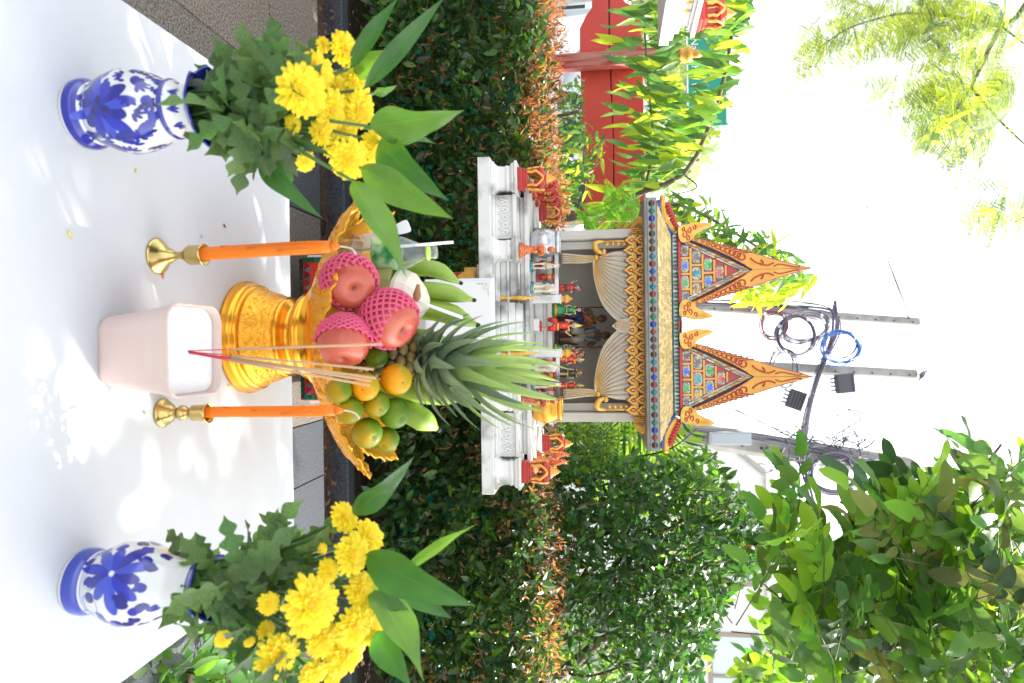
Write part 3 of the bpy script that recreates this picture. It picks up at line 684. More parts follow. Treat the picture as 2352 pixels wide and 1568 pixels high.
    # panes: diamond glass ground with a six-pointed star
    for (za, zb_, cs), r_ in zip(panes, range(4)):
        for ci, cc in enumerate(cs):
            g = MB(); x0, z0 = gp(cc-102, za+6); x1, z1 = gp(cc+102, zb_-6); cxx, cz = (x0+x1)/2, (z0+z1)/2; hw, hh = (x1-x0)/2, (z1-z0)/2
            sf = 1 if abs(cc) < 300 else .78
            g.prism([(cxx-hw*sf, z0+hh*.4), (cxx-hw*.7*sf, z0), (cxx+hw*.7*sf, z0), (cxx+hw*sf, z0+hh*.4), (cxx+hw*sf, z1-hh*.4), (cxx+hw*.6*sf, z1), (cxx-hw*.6*sf, z1), (cxx-hw*sf, z1-hh*.4)], .0005, .004, 0)
            for i in range(-3, 4):
                for j in range(-3, 4):
                    px, pz = cxx+i*hw*.36+(j % 2)*hw*.18, cz+j*hh*.27
                    if abs(px-cxx) > hw*.86*sf or abs(pz-cz) > hh*.82: continue
                    g.prism([(px-hw*.16, pz), (px, pz-hh*.23), (px+hw*.16, pz), (px, pz+hh*.23)], -.0008, .001, 1)
            R_ = hh*1.05
            for k in range(6):
                a = k*pi/3+pi/6; pr = lambda an, rr: (cxx+rr*cos(an), cz+rr*sin(an))
                g.prism([(cxx, cz), pr(a-.52, R_*.58), pr(a, R_), pr(a+.52, R_*.58)], -.003-.0004*(k % 2), 0, 2)
            add(g, 'pane', [greyglass, glassw, stars[cols_[r_][ci]]])
    g = MB(); q0 = gp(-470, 385); q1 = gp(470, 400); g.box((0, -.004, (gz(352)+gz(398))/2), (.235, .02, gz(398)-gz(352))); add(g, 'red_sill', redp, bevel=.002)
    # curled finials at the lower corners
    fo = [(355, -678), (385, -686), (600, -743), (740, -735), (885, -712), (820, -655), (735, -622), (640, -570), (612, -545), (575, -490), (500, -440), (440, -436), (395, -450), (365, -500), (350, -590)]
    for s in (-1, 1):
        g = MB(); pts = [gp(-s*d, z) for z, d in fo]; pts = pts if s < 0 else pts[::-1]
        g.prism(pts, -.026, .006, 0, mat_side=1)
        for (zx, d, r_, m_) in ((450, -560, 42, 0), (520, -620, 34, 0), (600, -660, 28, 0), (430, -640, 26, 1), (500, -500, 30, 0)):
            qx, qz = gp(-s*d, zx); g.tube([(qx+s*r_*1.35*KG*(1-.05*a)*cos(a*.55), -.027, qz+r_*KG*(1-.05*a)*sin(a*.55)) for a in range(12)], .0022, 5, 2)
        for q in range(3): a1 = gp(-s*(-700+q*22), 620+q*10); a2 = gp(-s*(-702+q*14), 820-q*40); g.tube([(a1[0], -.027, a1[1]), (a2[0], -.027, a2[1])], [.0018, .0006], 5, 0)
        add(g, 'curled_finial', [gold, bluep, redp], bevel=.0012)
    # steep roof behind the board
    g = MB(); ya, yb = .02, .30
    aL, aR, ap = gp(-500, 560), gp(500, 560), gp(0, 1990)
    g.add([(aL[0], ya, aL[1]), (aR[0], ya, aR[1]), (ap[0], ya, ap[1]), (aL[0], yb, aL[1]), (aR[0], yb, aR[1]), (ap[0], yb, ap[1])], [(0, 2, 5, 3), (1, 4, 5, 2), (3, 5, 4), (0, 3, 4, 1), (0, 1, 2)], 0, False)
    add(g, 'gable_roof', greyw)
    # small copper post at the board's corner
    return root
for cx in GC: gable(cx)
for x in (SX0, SX0-.33, SX0+.33):
    g = MB(); g.box((x, 2.665, gz(350)), (.028, .05, .03)); g.box((x, 2.64, gz(350)), (.034, .02, .008)); g.build('ridge_block', redd, house)
hb('gable_floor', (SX0, 2.80, zb1+.002), (.66, .30, .008), greyw)
# ================================================================ OFFERINGS ON THE TABLE
def mat_attr(name, rough, coat, bump=0):
    m = bpy.data.materials.new(name); m.use_nodes = True; n = m.node_tree; b = n.nodes['Principled BSDF']
    a = n.nodes.new('ShaderNodeAttribute'); a.attribute_name = 'paint'; n.links.new(a.outputs['Color'], b.inputs['Base Color'])
    b.inputs['Roughness'].default_value = rough; b.inputs['Coat Weight'].default_value = coat; b.inputs['Coat Roughness'].default_value = .05
    MATS[name] = m; return m
glaze = mat_attr('painted_porcelain', .18, .6)
WH = np.array([.60, .61, .59]); BL = np.array([.006, .012, .26]); BL2 = np.array([.03, .055, .42]); BL3 = np.array([.003, .004, .10])
def petal_mask(u, v, cx, cz, ang, L, W):
    du, dv = u-cx, v-cz; a = du*math.cos(ang)+dv*math.sin(ang); b = -du*math.sin(ang)+dv*math.cos(ang)
    t = a/L; w_ = W*np.sqrt(np.clip(np.sin(np.pi*np.clip(t, 0, 1)**1.3), 0, 1))
    return np.where((t > 0) & (t < 1), w_-np.abs(b), -1)
def vase(base, prof, pattern, label, frontang, rot):
    root = thing('porcelain_vase', label, 'vase', base)
    zs = np.array([p[1] for p in prof]); rs = np.array([p[0] for p in prof]); NZ, NA = 230, 400
    from math import floor
    c = crv([Vector((r, 0, z)) for r, z in prof], 160); cr = np.array([[p.x, p.z] for p in c]); s = np.r_[0, np.cumsum(np.linalg.norm(np.diff(cr, axis=0), axis=1))]
    q = np.linspace(0, s[-1], NZ); R_ = np.interp(q, s, cr[:, 0]); Z_ = np.interp(q, s, cr[:, 1])
    ang = np.linspace(0, 2*pi, NA, endpoint=False)
    AA, RR = np.meshgrid(ang, R_); ZZ = np.repeat(Z_[:, None], NA, 1)
    flare = np.clip((ZZ-zs.max()*.92)/(zs.max()*.08), 0, 1); RR2 = RR*(1+.10*flare*np.cos(6*AA)); ZZ2 = ZZ-.004*flare*(1-np.cos(6*AA))
    V = np.stack([RR2*np.cos(AA), RR2*np.sin(AA), ZZ2], 2).reshape(-1, 3)
    i = np.arange(NZ-1)[:, None]*NA; k = np.arange(NA)[None]; F = np.stack([i+k, i+(k+1) % NA, i+NA+(k+1) % NA, i+NA+k], 2).reshape(-1, 4)
    me = mesh_np('body', V, F, [glaze])
    da = (AA-frontang+pi) % (2*pi)-pi; U_ = da*RR*1.0; H_ = q[:, None]*np.ones((1, NA))
    Rm = np.interp(.45*q.max(), q, R_); Ub = da*Rm
    col = pattern(Ub, ZZ, da)
    me.attributes.new('paint', 'FLOAT_COLOR', 'POINT'); me.attributes['paint'].data.foreach_set('color', np.c_[col.reshape(-1, 3), np.ones(NZ*NA)].astype(np.float32).ravel())
    o = bpy.data.objects.new('body', me); C.objects.link(o); o.parent = root
    md = o.modifiers.new('so', 'SOLIDIFY'); md.thickness = .003; md.offset = -1
    g = MB(); g.lathe((0, 0, 0), [(.01, .0005), (prof[0][0]*.97, .0005), (prof[0][0]*.99, .002)], 40); g.v = [(a+base[0], b+base[1], c_+base[2]) for a, b, c_ in g.v]
    g.build('foot_ring', mat('raw_clay', (.62, .52, .40), .8), root)
    return root
def paint_layers(shape, layers):
    col = np.broadcast_to(WH, shape+(3,)).copy()
    for m_, c_ in layers:
        a = np.clip(m_/.0007+.5, 0, 1)[..., None]; col = col*(1-a)+c_*a
    return col
rs_ = np.random.default_rng(11)
def pat_left(u, z, da):
    Ls = []
    Ls.append((np.where((z > .006) & (z < .024), .002, -.002), BL)); Ls.append((.0006-np.abs(z-.029), BL2))
    fx, fz = -.006, .066
    shade = lambda c, k: np.clip(c*(1+k), 0, 1)
    for k in range(12):
        a = 2*pi*k/12+.2; L = .038*(1+.2*math.sin(k*2.3)); Ls.append((petal_mask(u, z, fx+.006*math.cos(a), fz+.006*math.sin(a), a, L, .0085), BL2 if k % 3 == 0 else BL*(.8+.5*(k % 2))))
    for k in range(7):
        a = 2*pi*k/7+.5; Ls.append((petal_mask(u, z, fx, fz, a, .016, .004), BL3 if k % 2 else BL))
    for (x0, z0, a0, L, n_) in ((.030, .105, 1.2, .020, 5), (.026, .085, .3, .018, 5), (-.012, .118, 1.8, .015, 4), (-.042, .105, 2.2, .016, 4), (.045, .060, -.4, .02, 5), (-.045, .050, 3.4, .02, 5), (.012, .122, 1.4, .012, 4), (.035, .038, -.9, .016, 4), (-.028, .036, -2.2, .012, 4), (.09, .08, 1, .02, 5), (-.09, .09, 2, .02, 5), (.13, .06, .5, .025, 6), (-.13, .06, 2.6, .025, 6)):
        for k in range(n_): a = a0+(k-(n_-1)/2)*.48; Ls.append((petal_mask(u, z, x0, z0, a, L*(1.15-.1*abs(k-n_/2)), .0045), BL if k % 2 else BL*.7))
    for k in range(26): Ls.append((petal_mask(u, z, rs_.uniform(-.15, .15), rs_.uniform(.035, .125), rs_.uniform(0, 6.28), .009, .003), BL))
    for k in range(90):
        x0 = -.17+.0215*(k % 16)+rs_.uniform(-.005, .005)+.010*((k//16) % 2); z0 = .038+.0175*(k//16)+rs_.uniform(-.004, .004)
        if (x0-fx)**2+(z0-fz)**2 < .037**2: continue
        a0 = rs_.uniform(0, 6.28)
        for j in range(4): a = a0+(j-1.5)*.6; Ls.append((petal_mask(u, z, x0+.002*math.cos(a), z0+.002*math.sin(a), a, .013, .0026), BL if k % 3 else BL*.6))
    Ls.append((np.where((z > .134) & (z < .1415), .002, -.002), BL))
    for k in range(9):
        for j in range(3): a = pi/2+(j-1)*.5; Ls.append((petal_mask(u, z, (k-4)*.038, .146, a, .018, .003), BL))
    Ls.append((np.where(z > .174, .002, -.002), BL))
    return paint_layers(u.shape, Ls)
def pat_right(u, z, da):
    Ls = [(np.where((z > .006) & (z < .027), .002, -.002), BL2*.8), (.0006-np.abs(z-.031), BL2)]
    fx, fz = -.008, .082
    for k in range(10):
        a = 2*pi*k/10+.1; L = .043*(1+.25*math.sin(k*1.9+1)); c_ = BL2 if k % 3 == 0 else BL*(.9+.5*(k % 2))
        Ls.append((petal_mask(u, z, fx+.003*math.cos(a), fz+.003*math.sin(a), a, L, .008), c_))
    r2 = np.random.default_rng(5)
    for k in range(85):
        x0 = -.17+.024*(k % 14)+r2.uniform(-.005, .005)+.012*((k//14) % 2); z0 = .040+.0165*(k//14)+r2.uniform(-.004, .004)
        if (x0-fx)**2+(z0-fz)**2 < .037**2: continue
        a0 = r2.uniform(0, 6.28)
        for j in range(3): a = a0+(j-1)*.5; Ls.append((petal_mask(u, z, x0, z0, a, .017 if j == 1 else .013, .0044), BL if k % 2 else BL*.7))
    for k in range(9): xx = (k-4)*.036; Ls.append((.0005-np.abs(np.hypot(u-xx, z-.05)-.014), BL))
    Ls.append((np.where(z > .172, .002, -.002), BL))
    return paint_layers(u.shape, Ls)
vb = T(190, 264); vr = T(186, 1334)
vase(vb, [(.044, 0), (.0465, .006), (.0465, .016), (.040, .028), (.046, .040), (.054, .062), (.0555, .080), (.050, .105), (.040, .126), (.0375, .134), (.0395, .138), (.036, .144), (.0325, .155), (.038, .172), (.050, .186)], pat_left, 'blue and white floral porcelain vase on the left with a raised neck ring', atan2(-1, .33), 0)
vase(vr, [(.041, 0), (.0435, .006), (.0435, .018), (.040, .030), (.047, .046), (.0545, .068), (.055, .085), (.049, .108), (.039, .130), (.0335, .145), (.032, .158), (.036, .172), (.044, .186)], pat_right, 'blue and white floral porcelain vase on the right with a plain white neck', atan2(-1, -.42), 0)

# ---------------- bouquets
gleaf = mat('mum_leaf', (.045, .11, .028), .45, col2=(.085, .17, .045), ns=20, trans=.3, island=.35, bump=.3, bs=120)
gstem = mat('stem_green', (.07, .15, .035), .5)
yel = mat('yellow_petal', (.94, .76, .02), .5, col2=(.96, .82, .05), ns=60, trans=.4, tcol=(1, .85, .03), island=.1)
yelc = mat('yellow_center', (.75, .36, .005), .6, col2=(.85, .5, .02), ns=200)
def blade_mat(name, a, b, c):
    m = bpy.data.materials.new(name); m.use_nodes = True; n = m.node_tree; bs = n.nodes['Principled BSDF']; L = n.links.new
    t = n.nodes.new('ShaderNodeTexCoord'); no = n.nodes.new('ShaderNodeTexNoise'); no.inputs['Scale'].default_value = 30; no.inputs['Detail'].default_value = 6; L(t.outputs['Object'], no.inputs[0])
    aa = n.nodes.new('ShaderNodeAttribute'); aa.attribute_name = 'across'; mu = n.nodes.new('ShaderNodeMath'); mu.operation = 'MULTIPLY'; mu.inputs[1].default_value = 42; L(aa.outputs['Fac'], mu.inputs[0]); sn = n.nodes.new('ShaderNodeMath'); sn.operation = 'SINE'; L(mu.outputs[0], sn.inputs[0]); bp = n.nodes.new('ShaderNodeBump'); bp.inputs['Strength'].default_value = .35; bp.inputs['Distance'].default_value = .001; L(sn.outputs[0], bp.inputs['Height']); L(bp.outputs[0], bs.inputs['Normal'])
    r = n.nodes.new('ShaderNodeValToRGB'); r.color_ramp.elements[0].color = (*a, 1); r.color_ramp.elements[1].color = (*b, 1); r.color_ramp.elements[0].position = .35; r.color_ramp.elements[1].position = .7
    ab = n.nodes.new('ShaderNodeMath'); ab.operation = 'ABSOLUTE'; L(aa.outputs['Fac'], ab.inputs[0]); ls = n.nodes.new('ShaderNodeMath'); ls.operation = 'LESS_THAN'; ls.inputs[1].default_value = .05; L(ab.outputs[0], ls.inputs[0]); m1 = n.nodes.new('ShaderNodeMath'); m1.operation = 'MULTIPLY_ADD'; m1.inputs[1].default_value = .10; L(sn.outputs[0], m1.inputs[0]); L(no.outputs[0], m1.inputs[2]); m2 = n.nodes.new('ShaderNodeMath'); m2.operation = 'MULTIPLY_ADD'; m2.inputs[1].default_value = .5; L(ls.outputs[0], m2.inputs[0]); L(m1.outputs[0], m2.inputs[2]); L(m2.outputs[0], r.inputs[0]); L(r.outputs[0], bs.inputs['Base Color']); bs.inputs['Roughness'].default_value = .22; bs.inputs['Coat Weight'].default_value = .3; bs.inputs['Coat Roughness'].default_value = .25
    tr = n.nodes.new('ShaderNodeBsdfTranslucent'); tr.inputs[0].default_value = (*c, 1); mx = n.nodes.new('ShaderNodeMixShader'); mx.inputs[0].default_value = .38
    L(bs.outputs[0], mx.inputs[1]); L(tr.outputs[0], mx.inputs[2]); L(mx.outputs[0], n.nodes['Material Output'].inputs[0]); MATS[name] = m; return m
bl1 = blade_mat('long_leaf_green', (.022, .075, .018), (.05, .135, .03), (.08, .28, .03)); bl2 = blade_mat('long_leaf_fresh', (.045, .13, .024), (.085, .21, .04), (.25, .5, .04))
lobed = lambda t: max(.02, (sin(pi*t**.75)**.6)*(.30+.70*abs(sin(3.1*pi*t+.25))**1.2))
TPL_LOB = leaf_tpl(lobed, 22, .35, .35, .50, sweep=.18, wave=.03)
def flower(parent, c, r, n_, name='flower_head'):
    """chrysanthemum: rings of narrow petals round the axis n_"""
    n_ = Vector(n_).normalized(); q = n_.to_track_quat('Z', 'Y').to_matrix(); g = MB(); c = Vector(c)
    for L, tilt, cnt, wd in ((1.0, .02, 20, .115), (.97, .16, 20, .115), (.88, .32, 18, .11), (.74, .52, 16, .10), (.58, .78, 14, .085), (.42, 1.05, 12, .07), (.28, 1.25, 8, .06)):
        off = random.random()*6
        for k in range(cnt):
            a = off+2*pi*k/cnt+random.uniform(-.07, .07); l = r*L*random.uniform(.85, 1.08); ti = tilt+random.uniform(-.12, .12); w2 = r*wd*random.uniform(.85, 1.1)
            e = Vector((cos(a), sin(a), 0)); s2 = Vector((-sin(a), cos(a), 0)); v = []; f = []
            for i in range(6):
                t = i/5; p = e*(l*t*cos(ti)) + Vector((0, 0, l*t*sin(ti)*.8+ .06*r - r*.12*t*t*(1-ti*.5))); ww = w2*(.45+.75*sin(pi*min(1, .1+t*.66)))*(.6 if i == 5 else 1)
                v += [p-s2*ww+Vector((0, 0, ww*.5)), p, p+s2*ww+Vector((0, 0, ww*.5))]
            for i in range(5): b = i*3; f += [(b, b+1, b+4, b+3), (b+1, b+2, b+5, b+4)]
            g.add([c+q@p for p in v], f, 0)
    g.ell(c+n_*r*.12, (r*.22, r*.22, r*.14), 10, 1)
    g.tube([c-n_*r*.12, c+n_*r*.02], [r*.12, r*.3], 10, 2)
    return g.build(name, [yel, yelc, gstem], parent)
def bouquet(base, mouthz, heads, blades, leafbox, label, lean, nleaf):
    m0 = Vector((base.x, base.y, .75+mouthz))
    root = thing('flower_bouquet', label, 'bouquet', m0)
    for (x, y, r, dD) in heads:
        D_ = base.y+dD; c = P(x, y, D_); rr = r*(D_*1.02)/1568
        to = (CAM-c).normalized(); out = (c-m0).normalized(); n_ = to*.75+out*.8+Vector((random.uniform(-.3, .3), 0, random.uniform(-.1, .3)))
        flower(root, c, rr*1.22, n_)
        g = MB(); b = c-n_.normalized()*rr*.1; g.tube(crv([m0+Vector((random.uniform(-.02, .02), random.uniform(-.02, .02), -.05)), m0.lerp(c, .5)+Vector((0, .015, -.01)), b], 12), .0021, 6); g.build('stem', gstem, root)
    for (x0, y0, x1, y1, wpx, dD0, dD1, fresh, arch) in blades:
        a = P(x0, y0, base.y+dD0); b = P(x1, y1, base.y+dD1); g = MB()
        d = (b-a).normalized(); v = (a-CAM).normalized(); side = d.cross(v)
        side = (side+v*random.uniform(-.35, .35)); blade(g, a, b, wpx*base.y*1.25/1568, side=side, up=-v, arch=arch*random.uniform(.8, 1.7), fold=.34, wave=.16, nseg=22, twist=random.choice((-1, 1))*random.uniform(.25, 1.0)); g.build('long_leaf', bl2 if fresh else bl1, root)
        g = MB(); g.tube([m0+Vector((0, 0, -.03)), m0.lerp(a, .6)+Vector((0, 0, .01)), a], [.003, .0028, .002], 6); g.build('stem', gstem, root)
    Pn = []; D_ = []; Sz = []
    for (x, y, dx, dy, s) in leafbox:
        Dp = base.y+random.uniform(-.05, .07); a = P(x, y, Dp); b = P(x+dx, y+dy, Dp+random.uniform(-.02, .03)); Pn.append(a); D_.append(b-a); Sz.append((b-a).length)
    r = np.random.default_rng(nleaf); x0, x1, y0, y1 = lean
    for k in range(nleaf):
        u = r.random(); x = x0+(x1-x0)*u; w_ = .35+.65*u; y = (y0+y1)/2+(y1-y0)*.5*w_*r.uniform(-1, 1); Dp = base.y+r.uniform(-.05, .08); a = P(x, y, Dp)
        dirv = Vector((r.normal(0, .8), r.normal(-.2, .6), r.normal(.3, .7))); Pn.append(a); D_.append(dirv); Sz.append(r.uniform(.045, .080))
    Pn = np.array([list(p) for p in Pn]); D_ = np.array([list(p) for p in D_]); N_ = np.tile(np.array([0, -1., .5]), (len(Pn), 1))+r.normal(0, .45, (len(Pn), 3))
    leaf_cloud(root, Pn, D_, N_, Sz, TPL_LOB, [gleaf], single=300, lname='lobed_leaf')
    g = MB()
    for k in range(14):
        u = r.uniform(-1, 1); e = P(x1, (y0+y1)/2+(y1-y0)*.45*u, base.y+r.uniform(-.03, .06)); g.tube([m0+Vector((u*.02, r.uniform(-.02, .02), -.04)), m0.lerp(e, .5), e], [.0022, .002, .0016], 5)
    g.build('stem_bundle', gstem, root, kind='stuff')
    return root
HL = [(692, 207, 54, -.06), (726, 163, 42, -.02), (743, 102, 17, .0), (790, 112, 36, .01), (814, 190, 36, .05), (760, 251, 40, .0), (824, 251, 38, .03), (736, 305, 26, .0), (672, 285, 19, -.02), (702, 370, 22, -.01), (800, 366, 42, -.03), (855, 336, 34, .03), (775, 200, 34, .03), (790, 300, 34, .04), (768, 338, 26, .05)]
BL_L = [(850, 290, 1065, 253, 78, .0, -.02, 1, .04), (870, 325, 1030, 460, 66, .03, .0, 0, .10), (828, 385, 1041, 502, 62, -.02, -.04, 1, .05), (810, 415, 932, 636, 56, -.04, -.08, 1, .06), (592, 352, 742, 502, 54, .02, .0, 0, .06), (800, 160, 918, -10, 34, .02, .0, 0, .03), (835, 205, 1022, -8, 36, .03, .02, 0, .04), (815, 178, 899, 110, 44, .05, .03, 1, .05), (858, 215, 912, 196, 20, .06, .06, 1, .03), (820, 150, 860, 60, 22, .05, .05, 0, .02), (880, 300, 1000, 330, 40, .07, .07, 0, .05)]
LB_L = [(560, 130, 80, -60, 1), (600, 120, 60, -25, 1), (540, 165, 30, -60, 1), (480, 300, -60, 20, 1), (520, 330, 60, 50, 1), (470, 250, 70, -40, 1), (640, 130, 80, -20, 1), (480, 210, 60, -70, 1)]
bouquet(vb, .180, HL, BL_L, LB_L, 'left bouquet of yellow chrysanthemums with broad green leaves reaching up and outward', (475, 730, 190, 330) if 0 else (475, 690, 130, 375), 125)
HR = [(790, 1189, 33, .02), (845, 1233, 36, .03), (807, 1274, 41, -.02), (740, 1260, 12, .0), (753, 1311, 25, -.03), (712, 1389, 60, -.06), (617, 1386, 23, -.07), (828, 1355, 37, .0), (811, 1437, 43, -.02), (851, 1443, 32, .04), (743, 1467, 38, -.03), (794, 1501, 47, .0), (638, 1501, 48, -.05), (611, 1447, 20, -.03), (719, 1545, 32, -.02), (512, 1467, 19, -.07), (573, 1474, 12, -.05), (770, 1530, 34, .03), (830, 1400, 34, .05)]
BL_R = [(812, 1182, 951, 1048, 50, .03, .0, 0, .05), (838, 1275, 1092, 1391, 74, .0, -.04, 0, .09), (855, 1340, 973, 1566, 74, .02, -.04, 1, .10), (845, 1375, 940, 1402, 44, .01, .0, 1, .04), (905, 1345, 1038, 1420, 42, .05, .05, 0, .05), (935, 1306, 1096, 1203, 28, .05, .0, 1, .04), (860, 1450, 945, 1578, 54, .04, .0, 0, .06), (830, 1240, 885, 1228, 18, .07, .07, 1, .02), (870, 1320, 960, 1480, 40, .08, .08, 0, .05)]
LB_R = [(450, 1275, -85, -55, 1), (445, 1410, -100, -5, 1), (470, 1430, -80, 30, 1), (590, 1250, 85, -95, 1), (560, 1270, 30, -70, 1), (500, 1440, 20, 80, 1), (620, 1250, 20, -60, 1), (640, 1290, 100, -60, 1), (480, 1290, -20, -60, 1)]
bouquet(vr, .180, HR, BL_R, LB_R, 'right bouquet of yellow chrysanthemums with a sunlit long leaf reaching towards the shrine', (455, 690, 1225, 1500), 120)

# ---------------- candlesticks
brass = mat('brass', (.62, .46, .17), .22, 1, col2=(.52, .37, .13), ns=20, bump=.05)
wax = mat('orange_wax', (.92, .27, .02), .35, sss=.0, trans=.35, tcol=(1, .42, .02)); wick = mat('wick', (.75, .68, .5), .9)
def candle(base, prof, rc, z0, z1, label, l2, lean, flame_soft):
    root = thing('brass_candlestick', label, 'candlestick', base)
    g = MB(); g.lathe(base, prof, 40); g.build('holder', brass, root)
    c = thing('orange_candle', l2, 'candle', base+Vector((0, 0, z0)))
    g = MB(); N_ = 14
    pts = [base+Vector((lean*(z0+(z1-z0)*i/N_), .002*sin(i*.5), z0+(z1-z0)*i/N_)) for i in range(N_+1)]
    rad = [rc]*(N_-1)+[rc*.96, rc*.86]
    g.tube(pts, rad, 20); tp = pts[-1]; g.tube([tp, tp+Vector((0, 0, .008)), tp+Vector((0, 0, .015))], [rc*.86, rc*.55, rc*.15], 16); dr_ = pts[3:]; 
    for a_, i0, i1 in ((-1.9, 6, 12), (-1.2, 9, 12), (-2.6, 3, 11)): g.tube([pts[i]+Vector((rc*.93*cos(a_), rc*.93*sin(a_), 0)) for i in range(i1, i0-1, -1)], [rc*.16]*(i1-i0)+[rc*.26], 6)
    g.build('wax_body', wax, c)
    g = MB(); g.tube(crv([tp+Vector((0, 0, .010)), tp+Vector((.001, 0, .022)), tp+Vector((.005, -.002, .034)), tp+Vector((.013, -.003, .040))], 9), .0013, 6); g.build('wick', wick, c)
cb = T(362, 588); cr2 = T(373, 948)
candle(cb, [(.029, 0), (.0292, .002), (.0265, .005), (.020, .010), (.013, .019), (.0125, .021), (.0085, .028), (.0055, .036), (.0055, .040), (.0065, .042), (.0055, .044), (.012, .050), (.0155, .056), (.0155, .072), (.0162, .076), (.017, .081), (.0155, .081), (.0145, .060)], .0105, .060, .290, 'left brass candlestick with a smooth trumpet foot', 'thick orange candle standing in the left brass candlestick', -.022, 1)
candle(cr2, [(.023, 0), (.0235, .003), (.021, .006), (.018, .008), (.0185, .010), (.014, .013), (.0145, .016), (.010, .019), (.0075, .025), (.0095, .028), (.0125, .033), (.0125, .037), (.0095, .042), (.0065, .045), (.008, .049), (.0125, .053), (.013, .060), (.013, .072), (.0165, .081), (.0155, .081), (.0120, .074), (.0110, .060)], .0088, .058, .290, 'right brass candlestick with a stacked ring foot and ball stem', 'slim orange candle with curled wick in the right brass candlestick', -.012, 0)

# ---------------- incense cup (rounded square, tapering, arched foot)
cupm = mat('blush_ceramic', (.60, .47, .42), .4, col2=(.56, .43, .38), ns=4, coat=.15)
sand = mat('white_sand', (.80, .80, .80), .85, col2=(.74, .74, .75), ns=200, bump=.6, bs=300)
cb0 = T(300, 785); cb0 = Vector((.006, .925, .75)); CT = .119
root = thing('incense_cup', 'blush coloured square ceramic cup filled with white sand for incense', 'cup', cb0)
def sqr(hw, rc, n=8):
    pts = []
    for qx, qy, a0 in ((1, 1, 0), (-1, 1, pi/2), (-1, -1, pi), (1, -1, 3*pi/2)):
        for k in range(n+1): a = a0+pi/2*k/n; pts.append((qx*(hw-rc)+rc*cos(a), qy*(hw-rc)+rc*sin(a)))
    return pts
g = MB(); rows = [(.046, .018, .000), (.0495, .020, .006), (.0505, .020, .012), (.055, .022, .05), (.061, .024, .09), (.0665, .027, .1165), (.0668, .027, CT), (.0655, .026, CT+.001), (.0642, .0255, CT), (.0630, .025, .105), (.060, .024, .08)]
v = []; f = []
for hw, rc, z in rows:
    for (px, py) in sqr(hw, rc):
        zz = z
        if z < .007: side = max(abs(px), abs(py)); t_ = min(abs(px), abs(py))/hw; zz = z+(.007*max(0, 1-(t_/.62)**2) if z < .001 else 0)
        v.append(cb0+Vector((px, py, zz)))
n_ = len(sqr(1, .1))
for i in range(len(rows)-1):
    for k in range(n_): f.append((i*n_+k, i*n_+(k+1) % n_, (i+1)*n_+(k+1) % n_, (i+1)*n_+k))
g.add(v, f, 0); g.build('cup_body', cupm, root)
g = MB(); ring = sqr(.0625, .025)
def sandz(x, y): return .1045+.0025*sin(x*70+1)*cos(y*60)-.004*math.exp(-((x-.003)**2+(y-.005)**2)/.0001)
v = [cb0+Vector((px*t, py*t, sandz(px*t, py*t))) for t in (1, .85, .7, .55, .4, .25, .12) for px, py in ring]+[cb0+Vector((0, 0, sandz(0, 0)))]
f = [(i*n_+k, i*n_+(k+1) % n_, (i+1)*n_+(k+1) % n_, (i+1)*n_+k) for i in range(6) for k in range(n_)]+[(6*n_+k, 6*n_+(k+1) % n_, 7*n_) for k in range(n_)]
g.add(v, f, 0); g.build('sand_fill', sand, root)
joss = mat('incense_tan', (.55, .36, .22), .8, bump=.4, bs=300); jred = mat('incense_red', (.55, .04, .08), .6)
ends = [(877, 790, .93), (858, 848, .95), (863, 868, .965), (852, 874, .95), (850, 885, .93)]
for k, (x, y, D_) in enumerate(ends):
    a = cb0+Vector((.001+.0022*k*.4, .004+.002*k*.5, .103)); b = P(x, y, D_); mid = a.lerp(b, .23+.01*(k % 2))
    lb = ['leftmost incense stick standing upright apart from the others', 'second incense stick from the left, leaning right over the tray', 'longest of the incense sticks leaning right', 'incense stick leaning right, between the longest and the rightmost', 'rightmost incense stick, leaning farthest right'][k]
    r_ = thing('incense_stick', lb, 'incense stick', a, 'incense sticks stuck in the sand cup')
    g = MB(); g.tube([a, mid], .0009, 6); g.build('bare_stick', jred, r_); g = MB(); g.tube([mid, mid.lerp(b, .5)+Vector((0, 0, .0)), b], .0017, 8); g.build('incense_coat', joss, r_)

# ---------------- gold pedestal tray
pg = mat('tray_gold', (.85, .40, .035), .22, .8, col2=(.80, .34, .02), ns=10)
pge = mat('tray_gold_embossed', (.85, .42, .04), .26, .75, col2=(.78, .34, .02), ns=60, bump=1.0, bs=150, detail=3)
TB = Vector((-.016, 1.292, .75))
tray = thing('gold_pedestal_tray', 'shiny gold pedestal tray with wavy embossed rim holding the fruit', 'tray', TB)
g = MB(); g.lathe(TB, [(.112, 0), (.1125, .006), (.109, .010), (.110, .014), (.106, .020), (.1035, .024), (.1045, .028), (.099, .032)], 64); g.build('foot', pg, tray)
g = MB(); g.lathe(TB, [(.099, .032), (.0985, .036), (.095, .040), (.088, .062), (.080, .082), (.078, .090)], 64); g.build('embossed_band', pge, tray)
g = MB(); g.lathe(TB, [(.078, .090), (.079, .093), (.072, .097), (.062, .104), (.058, .110), (.060, .114), (.066, .117), (.067, .120), (.080, .123), (.0845, .129), (.0825, .135), (.076, .140), (.080, .146), (.10, .152)], 64); g.build('stem', pg, tray)
